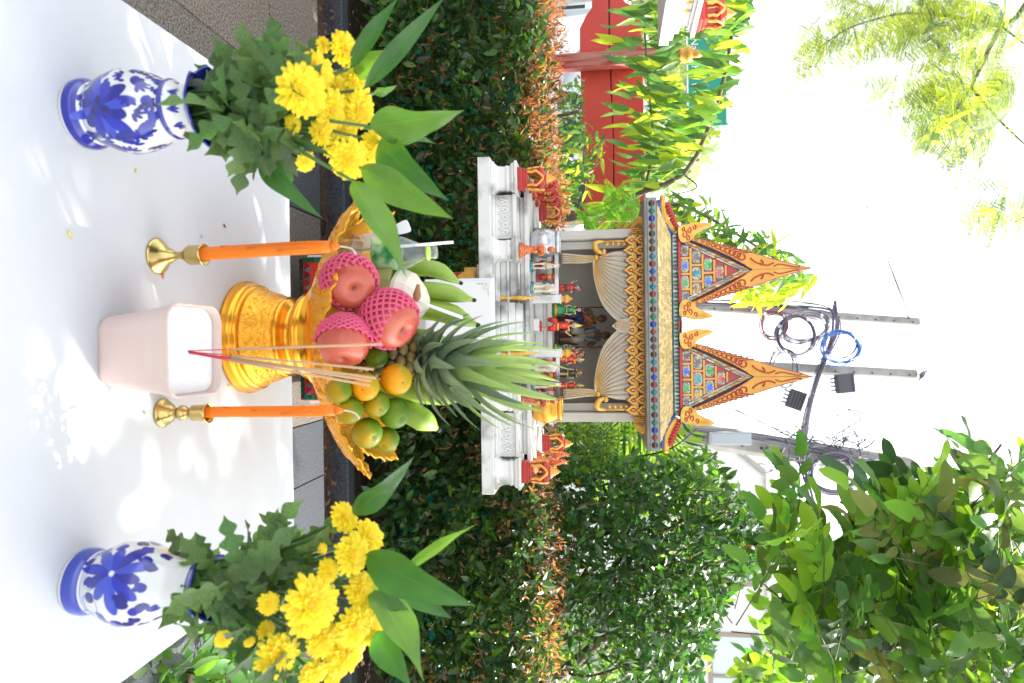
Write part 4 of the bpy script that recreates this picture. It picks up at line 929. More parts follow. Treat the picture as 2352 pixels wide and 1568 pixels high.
# raised scroll relief on the band
g = MB(); r_ = np.random.default_rng(2)
for k in range(170):
    a = r_.uniform(0, 2*pi); z = r_.uniform(.040, .080); rad = .096-(z-.036)*.38; s = r_.uniform(.0025, .005); ph = r_.uniform(0, 6)
    pts = []
    for i in range(8):
        th = ph+i*.62; rr = s*(.3+.7*i/7); aa = a+rr*cos(th)/rad; zz = z+rr*sin(th); pts.append(TB+Vector(((rad+.0006)*cos(aa), (rad+.0006)*sin(aa), zz)))
    g.tube(pts, .0013, 4)
g.build('scroll_relief', pg, tray, kind='stuff')
# bowl and petal rim
g = MB(); g.lathe(TB, [(.08, .146), (.097, .155), (.125, .168), (.155, .184), (.176, .199), (.178, .202), (.165, .198), (.13, .182), (.02, .170), (.0001, .170)], 72, sy=.86); g.build('bowl', pg, tray)
def rimf(u, v):
    a = 2*pi*u; k8 = abs(((a/(2*pi)*8+.0) % 1)-.5)*2       # 1 at the valley, 0 at the tip
    tip = (1-k8)**.8 if k8 < 1 else 0
    side = .55+.45*abs(cos(a))**2; fy = .84 if sin(a) < 0 else 1                               # side lobes reach higher and wider than the front ones
    r0 = .176; r1 = .215+(.066*tip)*side+.004*cos(a*80)*v; z0 = .199; z1 = .212+(.050*tip+.010)*side
    sc = (.004+.006*tip)*abs(sin(a*22))*(v**2)
    t = v; rr = r0+(r1-r0)*t**.8+sc*.5; zz = z0+(z1-z0)*t**1.5+sc+.014*t*max(0, -sin(a))**.7
    return TB+Vector((rr*cos(a), rr*sin(a)*fy, zz))
g = MB(); g.grid(rimf, 320, 12); g.build('petal_rim', pge, tray, thick=.003)
g = MB()
for k in range(460):
    u = r_.random(); v_ = r_.uniform(.12, .9); a = 2*pi*u; s = r_.uniform(.003, .006); ph = r_.uniform(0, 6); pts = []
    for i in range(7):
        th = ph+i*.7; rr = s*(.35+.65*i/6); p = Vector(rimf((u+rr*cos(th)/(2*pi*.23)) % 1, min(.98, max(.02, v_+rr*sin(th)/.05)))); c0 = Vector((cos(a), sin(a), -.6)).normalized(); pts.append(p+c0*.0018)
    g.tube(pts, .0017, 4)
g.build('rim_relief', pg, tray, kind='stuff')

# ---------------- fruit
apm = mat('apple_skin', (.36, .010, .018), .35, col2=(.62, .17, .09), ns=45, contrast=.7, bias=.03, coat=.1, stretch=(.35, .35, .12))
netm = mat('pink_foam_net', (.85, .13, .26), .6, trans=.25, tcol=(1, .2, .35), bump=.3, bs=200)
def fruit_frame(ax): return Vector(ax).normalized().to_track_quat('Z', 'Y').to_matrix()
def apple(x, y, D_, r, ax, label, net, cover, sz):
    c = P(x, y, D_); root = thing('red_apple', label, 'apple', c); M = fruit_frame(ax); g = MB()
    g.lathe(c, [(.0001, -.78*r), (.16*r, -.86*r), (.4*r, -.93*r), (.72*r, -.78*r), (.95*r, -.38*r), (1.0*r, .05*r), (.93*r, .45*r), (.70*r, .78*r), (.42*r, .88*r), (.22*r, .82*r), (.10*r, .70*r), (.0001, .64*r)], 36, 0, M); g.build('skin', apm, root)
    g = MB(); g.tube([c+M@Vector((0, 0, .62*r)), c+M@Vector((.05*r, 0, .78*r))], [.05*r, .02*r], 6)
    for k in range(5): a = k*1.257; g.tube([c+M@Vector((.03*r*cos(a), .03*r*sin(a), .66*r)), c+M@Vector((.11*r*cos(a), .11*r*sin(a), .74*r))], [.02*r, .006*r], 4)
    g.build('calyx', mat('calyx', (.25, .2, .08), .8), root)
    if net:
        # foam sleeve as its own thing resting round the apple
        nn = thing('foam_fruit_net', net, 'foam net', c); g = MB(); nh = 21
        def sp(a, t):
            z = -.85+t*(cover+.85); rr = 1.06*sqrt(max(.02, 1-z*z*.92)); 
            if z > cover-.12: rr += .03*sin(a*9)
            return c+M@Vector((r*rr*cos(a), r*rr*sin(a), r*z*1.02))
        for k in range(nh):
            for s in (-1, 1):
                pts = [sp(2*pi*k/nh+s*(t/20)*1.55+.0, t/20) for t in range(21)]; g.tube(pts, .050*r, 6)
        g.build('net', netm, nn)
apple(802, 648, 1.14, .0470, (.35, -.75, .55), 'left apple with its blossom end towards the camera, wrapped in a pink net', 'pink foam net round the upper left apple', .62, 0)
apple(893, 732, 1.16, .0500, (.55, -.35, .80), 'topmost of the three apples, against the coconut, in a pink net', 'pink foam net round the topmost apple', .60, 0)
apple(790, 782, 1.11, .0440, (.85, -.45, .10), 'lowest of the three apples, bare at the front with its net pushed aside', 'pink foam net pushed to the left of the lowest apple', .05, 0)
mandm = mat('mandarin_skin', (.04, .17, .002), .42, spec=.25, col2=(.50, .27, .002), ns=14, contrast=.40, bias=.07, bump=.35, bs=420, coat=.05, detail=2)
mando = mat('mandarin_skin_ripe', (.22, .26, .003), .42, spec=.25, col2=(.82, .30, .003), ns=16, contrast=.3, bump=.35, bs=420, coat=.05, detail=2)
mandg = mat('mandarin_skin_green', (.015, .10, .003), .42, spec=.25, col2=(.14, .22, .006), ns=10, contrast=.5, bump=.35, bs=420, coat=.05, detail=2)
ML = [(865, 820, 27, 1.20, mandg, 'dark green mandarin tucked beneath the topmost apple'), (909, 871, 38, 1.19, mando, 'most orange mandarin, top of the mandarin pile'), (839, 888, 34, 1.13, mando, 'yellow orange mandarin behind the incense tips'), (778, 897, 31, 1.10, mandm, 'mandarin at the bottom of the pile beside the incense sticks'), (802, 942, 33, 1.12, mandm, 'green mandarin behind the right candle top'), (865, 928, 31, 1.16, mandm, 'small yellow green mandarin in the middle of the pile'), (907, 948, 37, 1.20, mandg, 'glossy green mandarin at the upper right of the pile'), (843, 994, 37, 1.17, mandm, 'right end mandarin, half orange, beside the tray rim'), (887, 1008, 31, 1.22, mandm, 'mandarin peeping out behind the right end one'), (760, 800, 30, 1.16, mandg, 'mandarin hidden low behind the nearest apple')]
for k, (x, y, r, D_, m_, lb) in enumerate(ML):
    c = P(x, y, D_); r = r*D_*1.0/1568; root = thing('mandarin', lb, 'mandarin', c, 'mandarins piled on the tray'); g = MB(); M = fruit_frame((random.uniform(-.5, .5), -.8, random.uniform(-.2, 1)))
    g.lathe(c, [(.0001, -.86*r), (.3*r, -.88*r), (.7*r, -.68*r), (.97*r, -.25*r), (1.0*r, .1*r), (.88*r, .5*r), (.6*r, .78*r), (.3*r, .86*r), (.1*r, .84*r), (.0001, .80*r)], 36, 0, M); g.build('peel', m_, root)
    g = MB(); g.tube([c+M@Vector((0, 0, .80*r)), c+M@Vector((0, 0, .88*r))], [.09*r, .05*r], 6); g.build('stem_button', mat('calyx', (.25, .2, .08), .8), root)
# coconut
c = P(880, 668, 1.30); root = thing('young_coconut', 'trimmed young coconut, white husk with pointed top and a straw, green lower side', 'coconut', c)
g = MB(); g.lathe(c, [(.03, -.075), (.05, -.06), (.060, -.02), (.062, .03)], 10, 0, smooth=False); g.build('green_husk', mat('coconut_green', (.20, .30, .05), .6, col2=(.38, .36, .14), ns=8), root)
g = MB(); g.lathe(c+Vector((.012, 0, 0)), [(.062, .028), (.064, .036), (.058, .055), (.032, .080), (.012, .092)], 9, 0, Matrix.Rotation(.15, 3, 'Y'), smooth=False); g.build('white_husk', mat('coconut_white', (.74, .66, .50), .7, col2=(.80, .76, .66), ns=8, bump=.5, bs=120, stretch=(1, 1, .2)), root)
h0 = P(955, 690, 1.24); g = MB(); g.tube([h0+Vector((-.03, 0, .005)), h0+Vector((-.01, -.002, .003)), h0], [.003, .008, .006], 8); g.build('opening', mat('coconut_brown', (.35, .16, .06), .8), root)
st = thing('drinking_straw', 'white straw leaning to the right out of the coconut', 'straw', h0); b = P(1062, 729, 1.22); g = MB(); g.tube([h0.lerp(b, -.3), b], .0030, 12); g.build('tube', mat('straw_white', (.8, .8, .8), .35, trans=.2), st)
# bananas
ban = mat('green_banana', (.20, .34, .035), .4, col2=(.30, .42, .06), ns=7, bump=.1); btip = mat('banana_tip', (.03, .02, .02), .8)
root = thing('banana_bunch', 'bunch of green bananas standing behind the coconut and pineapple', 'bananas', P(900, 780, 1.42))
for (x0, y0, xm, ym, x1, y1, wpx) in ((860, 640, 980, 615, 1055, 648, 40), (870, 668, 1000, 668, 1085, 688, 42), (850, 705, 1000, 712, 1094, 745, 50), (860, 760, 960, 775, 1040, 790, 46), (840, 820, 960, 850, 1050, 870, 46), (850, 870, 980, 905, 1095, 905, 46), (850, 890, 950, 950, 1004, 985, 58)):
    D_ = 1.42+random.uniform(-.02, .02); pts = crv([P(x0, y0, D_), P(xm, ym, D_-.02), P(x1, y1, D_+.01)], 16); n = len(pts); w_ = wpx*1.42/1568/2
    g = MB(); g.tube(pts, [w_*min(1, .5+i/4, max(.22, ((n-1-i)/5)**.6)) for i in range(n)], 7); g.tube([pts[-1], pts[-1]+(pts[-1]-pts[-2]).normalized()*.008], [w_*.24, w_*.2], 7, 1); g.build('banana', [ban, btip], root)
# pineapple
pc = P(840, 838, 1.31); root = thing('pineapple', 'ripe pineapple with a big grey green leafy crown rising above all the fruit', 'pineapple', pc)
pax = (P(1240, 885, 1.30)-P(960, 818, 1.30)).normalized(); M = fruit_frame(pax); g = MB()
cb_ = P(955, 818, 1.30)
for i in range(9):
    for k in range(12):
        t = -.13+.13*i/8; a = 2*pi*(k+(i % 2)*.5)/12; rr = .052*sqrt(max(.1, 1-((t+.065)/.085)**2)); p = cb_+M@Vector((rr*cos(a), rr*sin(a), t)); g.ell(p, (.013, .013, .010), 6)
g.lathe(cb_, [(.02, -.13), (.045, -.10), (.050, -.06), (.045, -.02), (.02, .005)], 20, 1, M)
g.build('fruit_eyes', [mat('pineapple_eye', (.10, .09, .02), .6, col2=(.25, .17, .05), ns=40, bump=.6), darkm], root, kind='stuff')
pl1 = mat('crown_leaf', (.09, .145, .09), .5, col2=(.19, .26, .15), ns=14, trans=.22, island=.25, bump=.3, bs=90, stretch=(1, 1, .4)); pl2 = mat('crown_leaf_light', (.20, .33, .10), .48, col2=(.30, .40, .18), ns=10, trans=.42, tcol=(.45, .6, .15), island=.2)
prof_c = lambda t: max(.02, (1-t)**.62*(.75+.35*sin(pi*min(1, t*2.2))))
nl = 64; rp_ = np.random.default_rng(21)
for k in range(nl):
    s = k/(nl-1); a = k*2.39996; h = .005+.105*s**1.1
    L = (.080+.112*min(1, s*1.5))*rp_.uniform(.85, 1.1); L *= (1 if s < .8 else .95)
    el = (.30+1.15*s**.85)                         # outer leaves spread, inner ones rise
    d = M@Vector((cos(a)*cos(el), sin(a)*cos(el), sin(el))); b0 = cb_+pax*h+M@Vector((.016*cos(a), .016*sin(a), 0))
    g = MB(); side = d.cross(pax); 
    blade(g, b0, b0+d*L, .043*(1.1-.25*s), side=side, up=pax, arch=-.10 if s > .3 else -.16, fold=.55, nseg=12, prof=prof_c, wave=.02)
    g.build('crown_leaf', pl1 if s < .55 or rp_.random() < .25 else pl2, root)
# bottle
plas = mat('clear_plastic', (.93, .97, .97), .06, gl=.94, bump=.12, bs=40)
bb = P(772, 586, 1.27); tp = P(1003, 590, 1.27); H = tp.z-bb.z
root = thing('water_bottle', 'open clear plastic bottle with green label and lime neck ring at the tray left', 'bottle', bb)
g = MB(); r = .031
ribs = [(r*.6, 0), (r*.95, .004)]+[(r*(1-.06*(i % 2)), .008+(H*.66-.008)*i/16) for i in range(17)]+[(r*.9, H*.72), (r*.6, H*.83), (r*.40, H*.90), (r*.40, H*.93), (r*.44, H*.935), (r*.40, H*.94), (r*.38, H*.96), (r*.42, H*.97), (r*.38, H)]
g.lathe(bb, ribs, 32); g.build('bottle_body', plas, root, thick=.0008)
g = MB(); g.lathe(bb, [(r*1.01, H*.40), (r*1.02, H*.41), (r*1.02, H*.62), (r*1.01, H*.63)], 32); lab = g.build('label', mat('green_label', (.01, .25, .07), .35, col2=(.55, .8, .5), ns=22, contrast=.2, trans=.3), root)
g = MB(); g.lathe(bb, [(r*.46, H*.905), (r*.50, H*.91), (r*.50, H*.925), (r*.46, H*.93)], 24); g.build('neck_ring', mat('lime_plastic', (.38, .62, .06), .35), root)
st = thing('drinking_straw', 'white straw standing upright in the plastic bottle', 'straw', bb); b = P(1041, 556, 1.25); a = P(800, 575, 1.27); g = MB(); g.tube([a, b], .0028, 12); g.build('tube', mat('straw_white', (.8, .8, .8), .35), st)
# white plastic spoon
sp_ = P(835, 555, 1.33); e_ = P(940, 517, 1.35); root = thing('plastic_spoon', 'white plastic soup spoon leaning behind the water bottle', 'spoon', sp_); g = MB()
d = (e_-sp_); n_ = Vector((0, -1, 0)); sd_ = d.normalized().cross(n_)
g.grid(lambda u, v: sp_+d*u+sd_*((v-.5)*(.020+.012*(abs(u-.5)*2)**2)*(1 if u < .93 else .8))+n_*(-.006*(1-(2*v-1)**2)), 14, 6); g.grid(lambda u, v: sp_-d*.45*u+sd_*((v-.5)*.05*sqrt(max(.02, 1-(2*u-1)**2)))+n_*(-.016*sin(pi*u)*(1-(2*v-1)**2)), 12, 8)
g.build('spoon_body', mat('white_plastic', (.78, .79, .82), .25), root, thick=.002, sub=1)
# printed notice board standing in front of the spirit house
a = P(1050, 637, 2.22); b = P(1132, 758, 2.22); x0 = a.x; x1 = .0+x0+.215; z0 = a.z-.12; z1 = P(1132, 700, 2.22).z
root = thing('notice_board', 'white framed notice with gold corner scrolls hung on the base of the spirit house', 'sign', ((x0+x1)/2, 2.24, z0))
g = MB(); g.box(((x0+x1)/2, 2.265, (z0+z1)/2), (x1-x0, .018, z1-z0)); g.build('frame', mat('sign_white', (.78, .78, .82), .35), root, bevel=.003)
g = MB(); g.box(((x0+x1)/2, 2.2545, (z0+z1)/2), (x1-x0-.022, .003, z1-z0-.022)); g.build('sheet', mat('paper', (.80, .80, .79), .7), root)
go = mat('print_gold', (.50, .33, .12), .6)
for cx_, cz_, sx, sz in ((x0+.018, z1-.018, 1, -1), (x1-.018, z1-.018, -1, -1), (x0+.018, z0+.018, 1, 1), (x1-.018, z0+.018, -1, 1)):
    g = MB()
    for (ox, oz, rr, ph) in ((.008, .008, .006, 0), (.022, .006, .005, 1), (.006, .022, .005, 2), (.034, .003, .0035, 3), (.003, .034, .0035, 4), (.018, .018, .004, 2)):
        g.tube([(cx_+sx*(ox+rr*(1-i/14)*cos(ph+i*.5)), 2.2525, cz_+sz*(oz+rr*(1-i/14)*sin(ph+i*.5))) for i in range(13)], .0005, 4)
    g.tube([(cx_+sx*.045, 2.2525, cz_), (cx_, 2.2525, cz_), (cx_, 2.2525, cz_+sz*.045)], .0005, 4); g.build('corner_scroll', go, root)
# ================================================================ FIGURES AND OFFERINGS ON THE SPIRIT HOUSE
def glit(name, c): 
    return mat(name, c, .25, .5, col2=tuple(min(1, x*2.6+.06) for x in c), ns=420, contrast=.25, detail=1, bump=.8, bs=420)
skin = mat('doll_skin', (.62, .38, .27), .45); hair = mat('doll_hair', (.012, .011, .012), .35)
g_red = glit('red_glitter', (.42, .015, .012)); g_gold = glit('gold_glitter', (.50, .27, .03)); g_green = glit('green_glitter', (.01, .16, .06)); g_blue = glit('teal_glitter', (.02, .17, .24)); g_black = glit('black_glitter', (.03, .03, .035)); g_org = glit('orange_glitter', (.36, .075, .02)); g_brn = glit('red_brown_glitter', (.22, .035, .02))
ivory = mat('ivory_paint', (.70, .64, .54), .35); eye = mat('eye_black', (.01, .01, .02), .3); lip = mat('lip_red', (.5, .04, .04), .4)
def place(g, base, yaw=0, s=1):
    R = Matrix.Rotation(yaw, 3, 'Z'); g.v = [tuple(Vector(base)+R@(Vector(p)*s)) for p in g.v]; return g
def face(g, c, r, m0=0, m1=1, m2=None):
    """eyes, brows and mouth on a head of radius r that looks along -Y"""
    for sx in (-1, 1):
        g.ell((c[0]+sx*r*.38, c[1]-r*.86, c[2]+r*.05), (r*.17, r*.08, r*.10), 6, m0); g.tube([(c[0]+sx*r*.18, c[1]-r*.92, c[2]+r*.28), (c[0]+sx*r*.6, c[1]-r*.76, c[2]+r*.30)], r*.035, 4, m0)
    g.ell((c[0], c[1]-r*.90, c[2]-r*.48), (r*.20, r*.06, r*.07), 6, m1)
def doll(base, H, label, cat, dress, trim, arms, top='crown', flower_c=None, seated=False, yaw=0, lean=0, legup=False, group=None, name='dancer_figurine'):
    root = thing(name, label, cat, base, group)
    hz = .80; hx = lean
    b = MB(); b.ell((hx, 0, hz), (.062, .062, .075), 14); b.ell((hx, -.058, hz-.012), (.012, .016, .018), 8); b.tube([(hx, 0, hz-.05), (hx*.8, 0, hz-.12)], [.028, .03], 8)
    for sx in (-1, 1): b.ell((hx+sx*.062, .004, hz), (.010, .014, .02), 6)
    for sx, (ex, ez, wx, wz) in zip((-1, 1), arms):
        sh = Vector((hx*.7+sx*.085, 0, .665)); el = Vector((ex, -.03, ez)); ha = Vector((wx, -.06, wz)); b.tube([sh, sh.lerp(el, .5), el, el.lerp(ha, .5), ha], [.030, .028, .024, .021, .016], 8)
        dr = (ha-el).normalized(); pal = ha+dr*.025; b.ell(pal, (.018, .012, .024), 8)
        for q in range(4): b.tube([pal, pal+dr*.03+Vector((sx*(q-1.5)*.008, 0, .004)), pal+dr*.045+Vector((sx*(q-1.5)*.013+sx*.012, 0, .006))], [.007, .006, .004], 5)
        b.tube([pal, pal+Vector((-sx*.022, -.006, .012))], [.007, .004], 5)
    if not seated:
        if legup: b.tube([(-.05, 0, .35), (-.14, -.06, .33), (-.16, -.02, .18), (-.17, -.06, .15)], [.05, .045, .03, .018], 8); b.tube([(.05, 0, .35), (.06, 0, .20), (.055, 0, .05), (.055, -.05, .04)], [.05, .042, .03, .02], 8)
        else:
            for sx in (-1, 1): b.tube([(sx*.045, 0, .35), (sx*.05, 0, .2), (sx*.05, 0, .05), (sx*.05, -.05, .04)], [.05, .042, .03, .02], 8)
    b.tube([(0, 0, .33), (0, 0, .45), (hx*.5, 0, .60), (hx*.7, 0, .68)], [.09, .075, .085, .06], 12, flat=.75)
    place(b, base, yaw, H); b.build('body', skin, root, remesh=H*.011)
    d = MB(); d.tube([(0, 0, .40), (hx*.3, 0, .50), (hx*.6, 0, .62), (hx*.7, 0, .70)], [.10, .082, .098, .070], 14, 0, flat=.8)
    for sx in (-1, 1): d.ell((hx*.7+sx*.095, 0, .675), (.044, .038, .034), 10, 1); 
    for sx, (ex, ez, wx, wz) in zip((-1, 1), arms): sh = Vector((hx*.7+sx*.085, 0, .665)); el = Vector((ex, -.03, ez)); d.tube([sh, sh.lerp(el, .55)], [.038, .034], 8, 0); ha = Vector((wx, -.06, wz)); d.tube([el.lerp(ha, .86), el.lerp(ha, .96)], [.026, .026], 8, 1)
    d.lathe((0, 0, 0), [(.112, .40), (.118, .425), (.112, .445)], 16, 1, sy=.8)
    if seated: d.lathe((0, 0, 0), [(.20, 0), (.215, .05), (.20, .14), (.14, .27), (.11, .42)], 18, 0, sy=.9); d.tube([(-.17, -.14, .10), (0, -.2, .12), (.17, -.14, .10)], [.05, .065, .05], 8, 1)
    elif legup: d.tube([(-.03, 0, .40), (-.13, -.06, .35), (-.155, -.03, .20)], [.085, .075, .052], 10, 0); d.tube([(.04, 0, .40), (.06, 0, .27), (.06, 0, .16)], [.085, .07, .055], 10, 0); d.lathe((.06, 0, 0), [(.06, .15), (.062, .17)], 10, 1)
    else: d.lathe((0, 0, 0), [(.09, .10), (.105, .16), (.115, .30), (.11, .41)], 16, 0, sy=.75); d.box((0, -.075, .28), (.045, .02, .25), 1)
    d.lathe((hx*.75, -.005, 0), [(.075, .655), (.082, .67), (.060, .70)], 14, 1, sy=.8); d.ell((hx*.5, -.085, .56), (.025, .02, .025), 8, 1)
    place(d, base, yaw, H); d.build('costume', [dress, trim], root)
    h = MB()
    if top == 'crown': h.lathe((hx, .003, 0), [(.072, hz+.01), (.076, hz+.03), (.066, hz+.05), (.060, hz+.07), (.045, hz+.085), (.048, hz+.092), (.030, hz+.12), (.032, hz+.126), (.014, hz+.165), (.003, hz+.21)], 14, 0)
    else: h.ell((hx, .012, hz+.012), (.068, .064, .072), 12, 0); h.ell((hx, .055, hz-.005), (.04, .035, .04), 8, 0)
    place(h, base, yaw, H); h.build('crown' if top == 'crown' else 'hair', g_gold if top == 'crown' else hair, root)
    if flower_c:
        fl = MB(); fc = Vector((hx+.07*(1 if flower_c[1] > 0 else -1), -.04, hz+.045))
        for k in range(7): a = k*.9; fl.ell(fc+Vector((.018*cos(a), -.006, .018*sin(a))), (.016, .012, .016), 6)
        fl.ell(fc+Vector((0, -.014, 0)), .012, 6); place(fl, base, yaw, H); fl.build('hair_flower', mat('flower_'+flower_c[0], dict(blue=(.02, .30, .70), orange=(.8, .22, .03), red=(.75, .06, .03), pink=(.8, .15, .3))[flower_c[0]], .5), root)
    f = MB(); face(f, (hx, 0, hz), .066); place(f, base, yaw, H); f.build('face_paint', [eye, lip], root)
    if not seated:
        q = MB(); q.lathe((0, 0, 0), [(.13, 0), (.13, .012), (.115, .018), (.11, .04), (.10, .045)], 8, 0, smooth=False); place(q, base, yaw, H); q.build('figure_base', g_gold if trim is not g_gold else g_red, root)
    return root
HF = 1.270
def at(y, D_, z): p = P(1290, y, D_); return Vector((p.x, D_, z))
grp = None
A1 = [(-.15, .60, -.24, .72), (.15, .56, .06, .58)]
doll(at(661, 2.645, HF), .126, 'male dancer doll in red and black glitter jacket behind the left railing, one arm raised', 'figurine', g_red, g_black, [(-.16, .60, -.20, .74), (.15, .58, .05, .60)], 'hair', ('pink', 1))
doll(at(712, 2.66, HF), .130, 'seated doll in green and gold glitter dress beside the old couple', 'figurine', g_green, g_gold, [(-.14, .5, -.1, .36), (.14, .5, .1, .36)], 'hair', None, seated=True)
doll(at(800, 2.68, HF), .100, 'small green glitter doll half hidden behind the right gate post', 'figurine', g_green, g_gold, [(-.14, .5, -.1, .36), (.14, .5, .1, .36)], 'hair', ('orange', 1), seated=True)
g = MB(); g.box((at(745, 2.575, 0).x, 2.585, 1.216), (.045, .05, .022)); g.build('pedestal_block', white, house)
doll(at(748, 2.575, 1.228), .160, 'dancer doll in red and gold on one leg, blue flower, centre of the gateway', 'figurine', g_red, g_gold, [(-.14, .60, -.12, .72), (.15, .60, .22, .70)], 'crown', ('blue', 1), legup=True)
doll(at(824, 2.63, HF), .126, 'dancer doll in red with gold crown and blue flower behind the right gate post', 'figurine', g_red, g_gold, [(-.15, .62, -.2, .76), (.13, .52, .16, .46)], 'crown', ('blue', 1), lean=.03)
doll(at(817, 2.70, HF), .138, 'black haired dancer doll with orange hair flower at the back right of the gate post', 'figurine', g_red, g_gold, [(-.15, .62, -.2, .76), (.13, .52, .10, .42)], 'hair', ('orange', -1), lean=-.02)
doll(at(858, 2.66, HF), .132, 'black haired dancer doll in black and gold dress with a red hair flower', 'figurine', g_black, g_gold, [(-.13, .56, -.15, .45), (.14, .56, .12, .44)], 'hair', ('red', -1), lean=-.02)
doll(at(886, 2.64, HF), .122, 'dancer doll in red with gold spire crown, arm stretched to the right curtain', 'figurine', g_red, g_gold, [(-.15, .58, -.12, .50), (.17, .60, .26, .64)], 'crown', None)

# animals ----------------------------------------------------------------
def quad(base, h, kind, label, cat, bodym, trim, yaw=0, glitter=None, name=None, gold_sw=False):
    root = thing(name or kind+'_figurine', label, cat, base); b = MB()
    b.tube([(0, .20, .56), (0, .02, .60), (0, -.15, .58)], [.13, .155, .14], 14) if kind == 'elephant' else b.tube([(0, .24, .56), (0, .05, .55), (0, -.14, .56)], [.11, .105, .12], 12)
    lr = .052 if kind == 'elephant' else .032
    for sx in (-1, 1):
        if kind == 'elephant':
            b.tube([(sx*.085, -.13, .55), (sx*.09, -.14, .30), (sx*.09, -.15, .12)], [.07, lr, lr*1.1], 10); b.tube([(sx*.085, .20, .50), (sx*.09, .19, .30), (sx*.09, .20, .12)], [.07, lr, lr*1.1], 10)
        else:
            b.tube([(sx*.07, -.15, .52), (sx*.075, -.16, .34), (sx*.07, -.15, .22), (sx*.07, -.17, .12)], [.055, lr, lr*.8, lr], 8); b.tube([(sx*.07, .24, .52), (sx*.075, .20, .38), (sx*.075, .28, .25), (sx*.075, .25, .12)], [.065, lr*1.2, lr*.8, lr], 8)
    if kind == 'elephant':
        b.tube([(0, -.15, .62), (0, -.26, .74)], [.11, .10], 12); b.ell((0, -.29, .80), (.115, .11, .125), 14); b.ell((0, -.27, .88), (.08, .08, .06), 10)
        b.tube(crv([(0, -.37, .78), (0, -.44, .66), (0, -.46, .54), (0, -.50, .50), (0, -.54, .58), (.0, -.55, .68)], 18), [.055-.0016*i for i in range(16)][:16] if False else .036, 8)
        for sx in (-1, 1): b.ell((sx*.14, -.24, .80), (.07, .018, .095), 10, M=Matrix.Rotation(sx*.5, 3, 'Z')); b.tube([(sx*.05, -.38, .72), (sx*.06, -.46, .68), (sx*.06, -.50, .73)], [.018, .014, .006], 6)
        b.tube([(0, .32, .6), (0, .36, .45), (0, .35, .35)], [.015, .012, .01], 5)
    else:
        b.tube(crv([(0, -.16, .60), (0, -.24, .74), (0, -.25, .86), (0, -.24, .92)], 12), [.10, .095, .09, .085, .08, .075, .07, .065, .06, .06, .06, .06, .06][:13], 10)
        b.tube([(0, -.22, .95), (0, -.30, .90), (0, -.38, .83), (0, -.42, .80)], [.062, .06, .045, .04], 10)
        for sx in (-1, 1): b.tube([(sx*.035, -.21, .98), (sx*.048, -.21, 1.06)], [.022, .006], 6)
        b.tube([(0, .33, .58), (0, .42, .52), (0, .43, .34)], [.03, .035, .012], 6)
    place(b, base, yaw, h); b.build('body', bodym, root, remesh=h*.016)
    d = MB(); d.lathe((0, .04, 0), [(.20, 0), (.22, .01), (.215, .05), (.19, .10), (.185, .105)], 18, 0, sy=1.5)
    d.lathe((0, .04, 0), [(.19, .10), (.175, .13), (.17, .135)], 18, 1, sy=1.5)
    if glitter:
        d.grid(lambda u, v: Vector((.165*cos(pi*u)*1.0, -.06+.22*v, .60+.150*sin(pi*u)-.17*abs(cos(pi*u))*1.0)), 14, 4, 0); d.tube([(-.11, -.17, .56), (0, -.22, .50), (.11, -.17, .56)], .022, 8, 1)
        d.tube([(-.09, -.28, .85 if kind == 'elephant' else .80), (0, -.395 if kind == 'elephant' else -.33, .86 if kind == 'elephant' else .97), (.09, -.28, .85 if kind == 'elephant' else .80)], .012, 6, 1)
    if gold_sw:
        for sx in (-1, 1):
            for (oy, oz, rr) in ((.18, .58, .085), (-.12, .60, .075), (-.14, .34, .05), (.2, .34, .05)):
                d.tube([(sx*(.165 if oz > .5 else .15), oy+rr*(1-i/16)*cos(i*.7), oz+rr*(1-i/16)*sin(i*.7)) for i in range(15)], .016, 6, 1)
        for (oz, rr) in ((.52, .07), (.40, .05)):
            for sx in (-1, 1): d.tube([(sx*.07+sx*rr*(1-i/14)*cos(i*.7)*.8, -.285+(.05 if oz < .45 else 0)+.02*0, oz+rr*(1-i/14)*sin(i*.7)) for i in range(13)], .016, 6, 1)
        d.tube([(-.1, -.36, .80), (-.05, -.41, .90), (0, -.42, .82), (.05, -.41, .90), (.1, -.36, .80)], .016, 6, 1); d.ell((0, -.28, .96), (.05, .06, .06), 8, 1)
    for sx in (-1, 1): d.ell((sx*(.075 if kind == 'elephant' else .048), -.375 if kind == 'elephant' else -.30, .82 if kind == 'elephant' else .93), (.016, .012, .014), 6, 2)
    if kind == 'horse': d.ell((0, -.455, .81), (.022, .014, .016), 6, 2)
    place(d, base, yaw, h); d.build('trappings' if glitter or gold_sw else 'figure_base', [glitter or bodym, trim, eye], root)
    return root
quad(at(609, 2.475, 1.2052), .105, 'horse', 'white horse figurine with teal glitter base, beside the silver jar', 'horse figurine', ivory, g_gold, .15, g_blue)
quad(at(659, 2.475, 1.2052), .100, 'elephant', 'white elephant figurine with teal glitter base, left of the gateway', 'elephant figurine', ivory, g_gold, .35, g_blue)
quad(at(845, 2.475, 1.2052), .100, 'elephant', 'white elephant figurine behind the pineapple leaves, right of the gateway', 'elephant figurine', ivory, g_gold, -.25, g_blue)
quad(at(884, 2.475, 1.2052), .105, 'horse', 'white horse figurine with teal glitter base, beside the gold jar', 'horse figurine', ivory, g_gold, -.15, g_blue)
for k, (y, D_) in enumerate(((1, 2.47), (2, 2.60), (3, 2.73))):
    quad(Vector((SX0-.508, D_, 1.2055)), .120, 'elephant', ['glossy red elephant with gold swirls, nearest of the three on the left wall', 'middle one of the three red elephants on the left wall', 'rearmost of the three red elephants, beside the small red lantern'][k], 'elephant figurine', redp, gold2, .5, None, gold_sw=True)
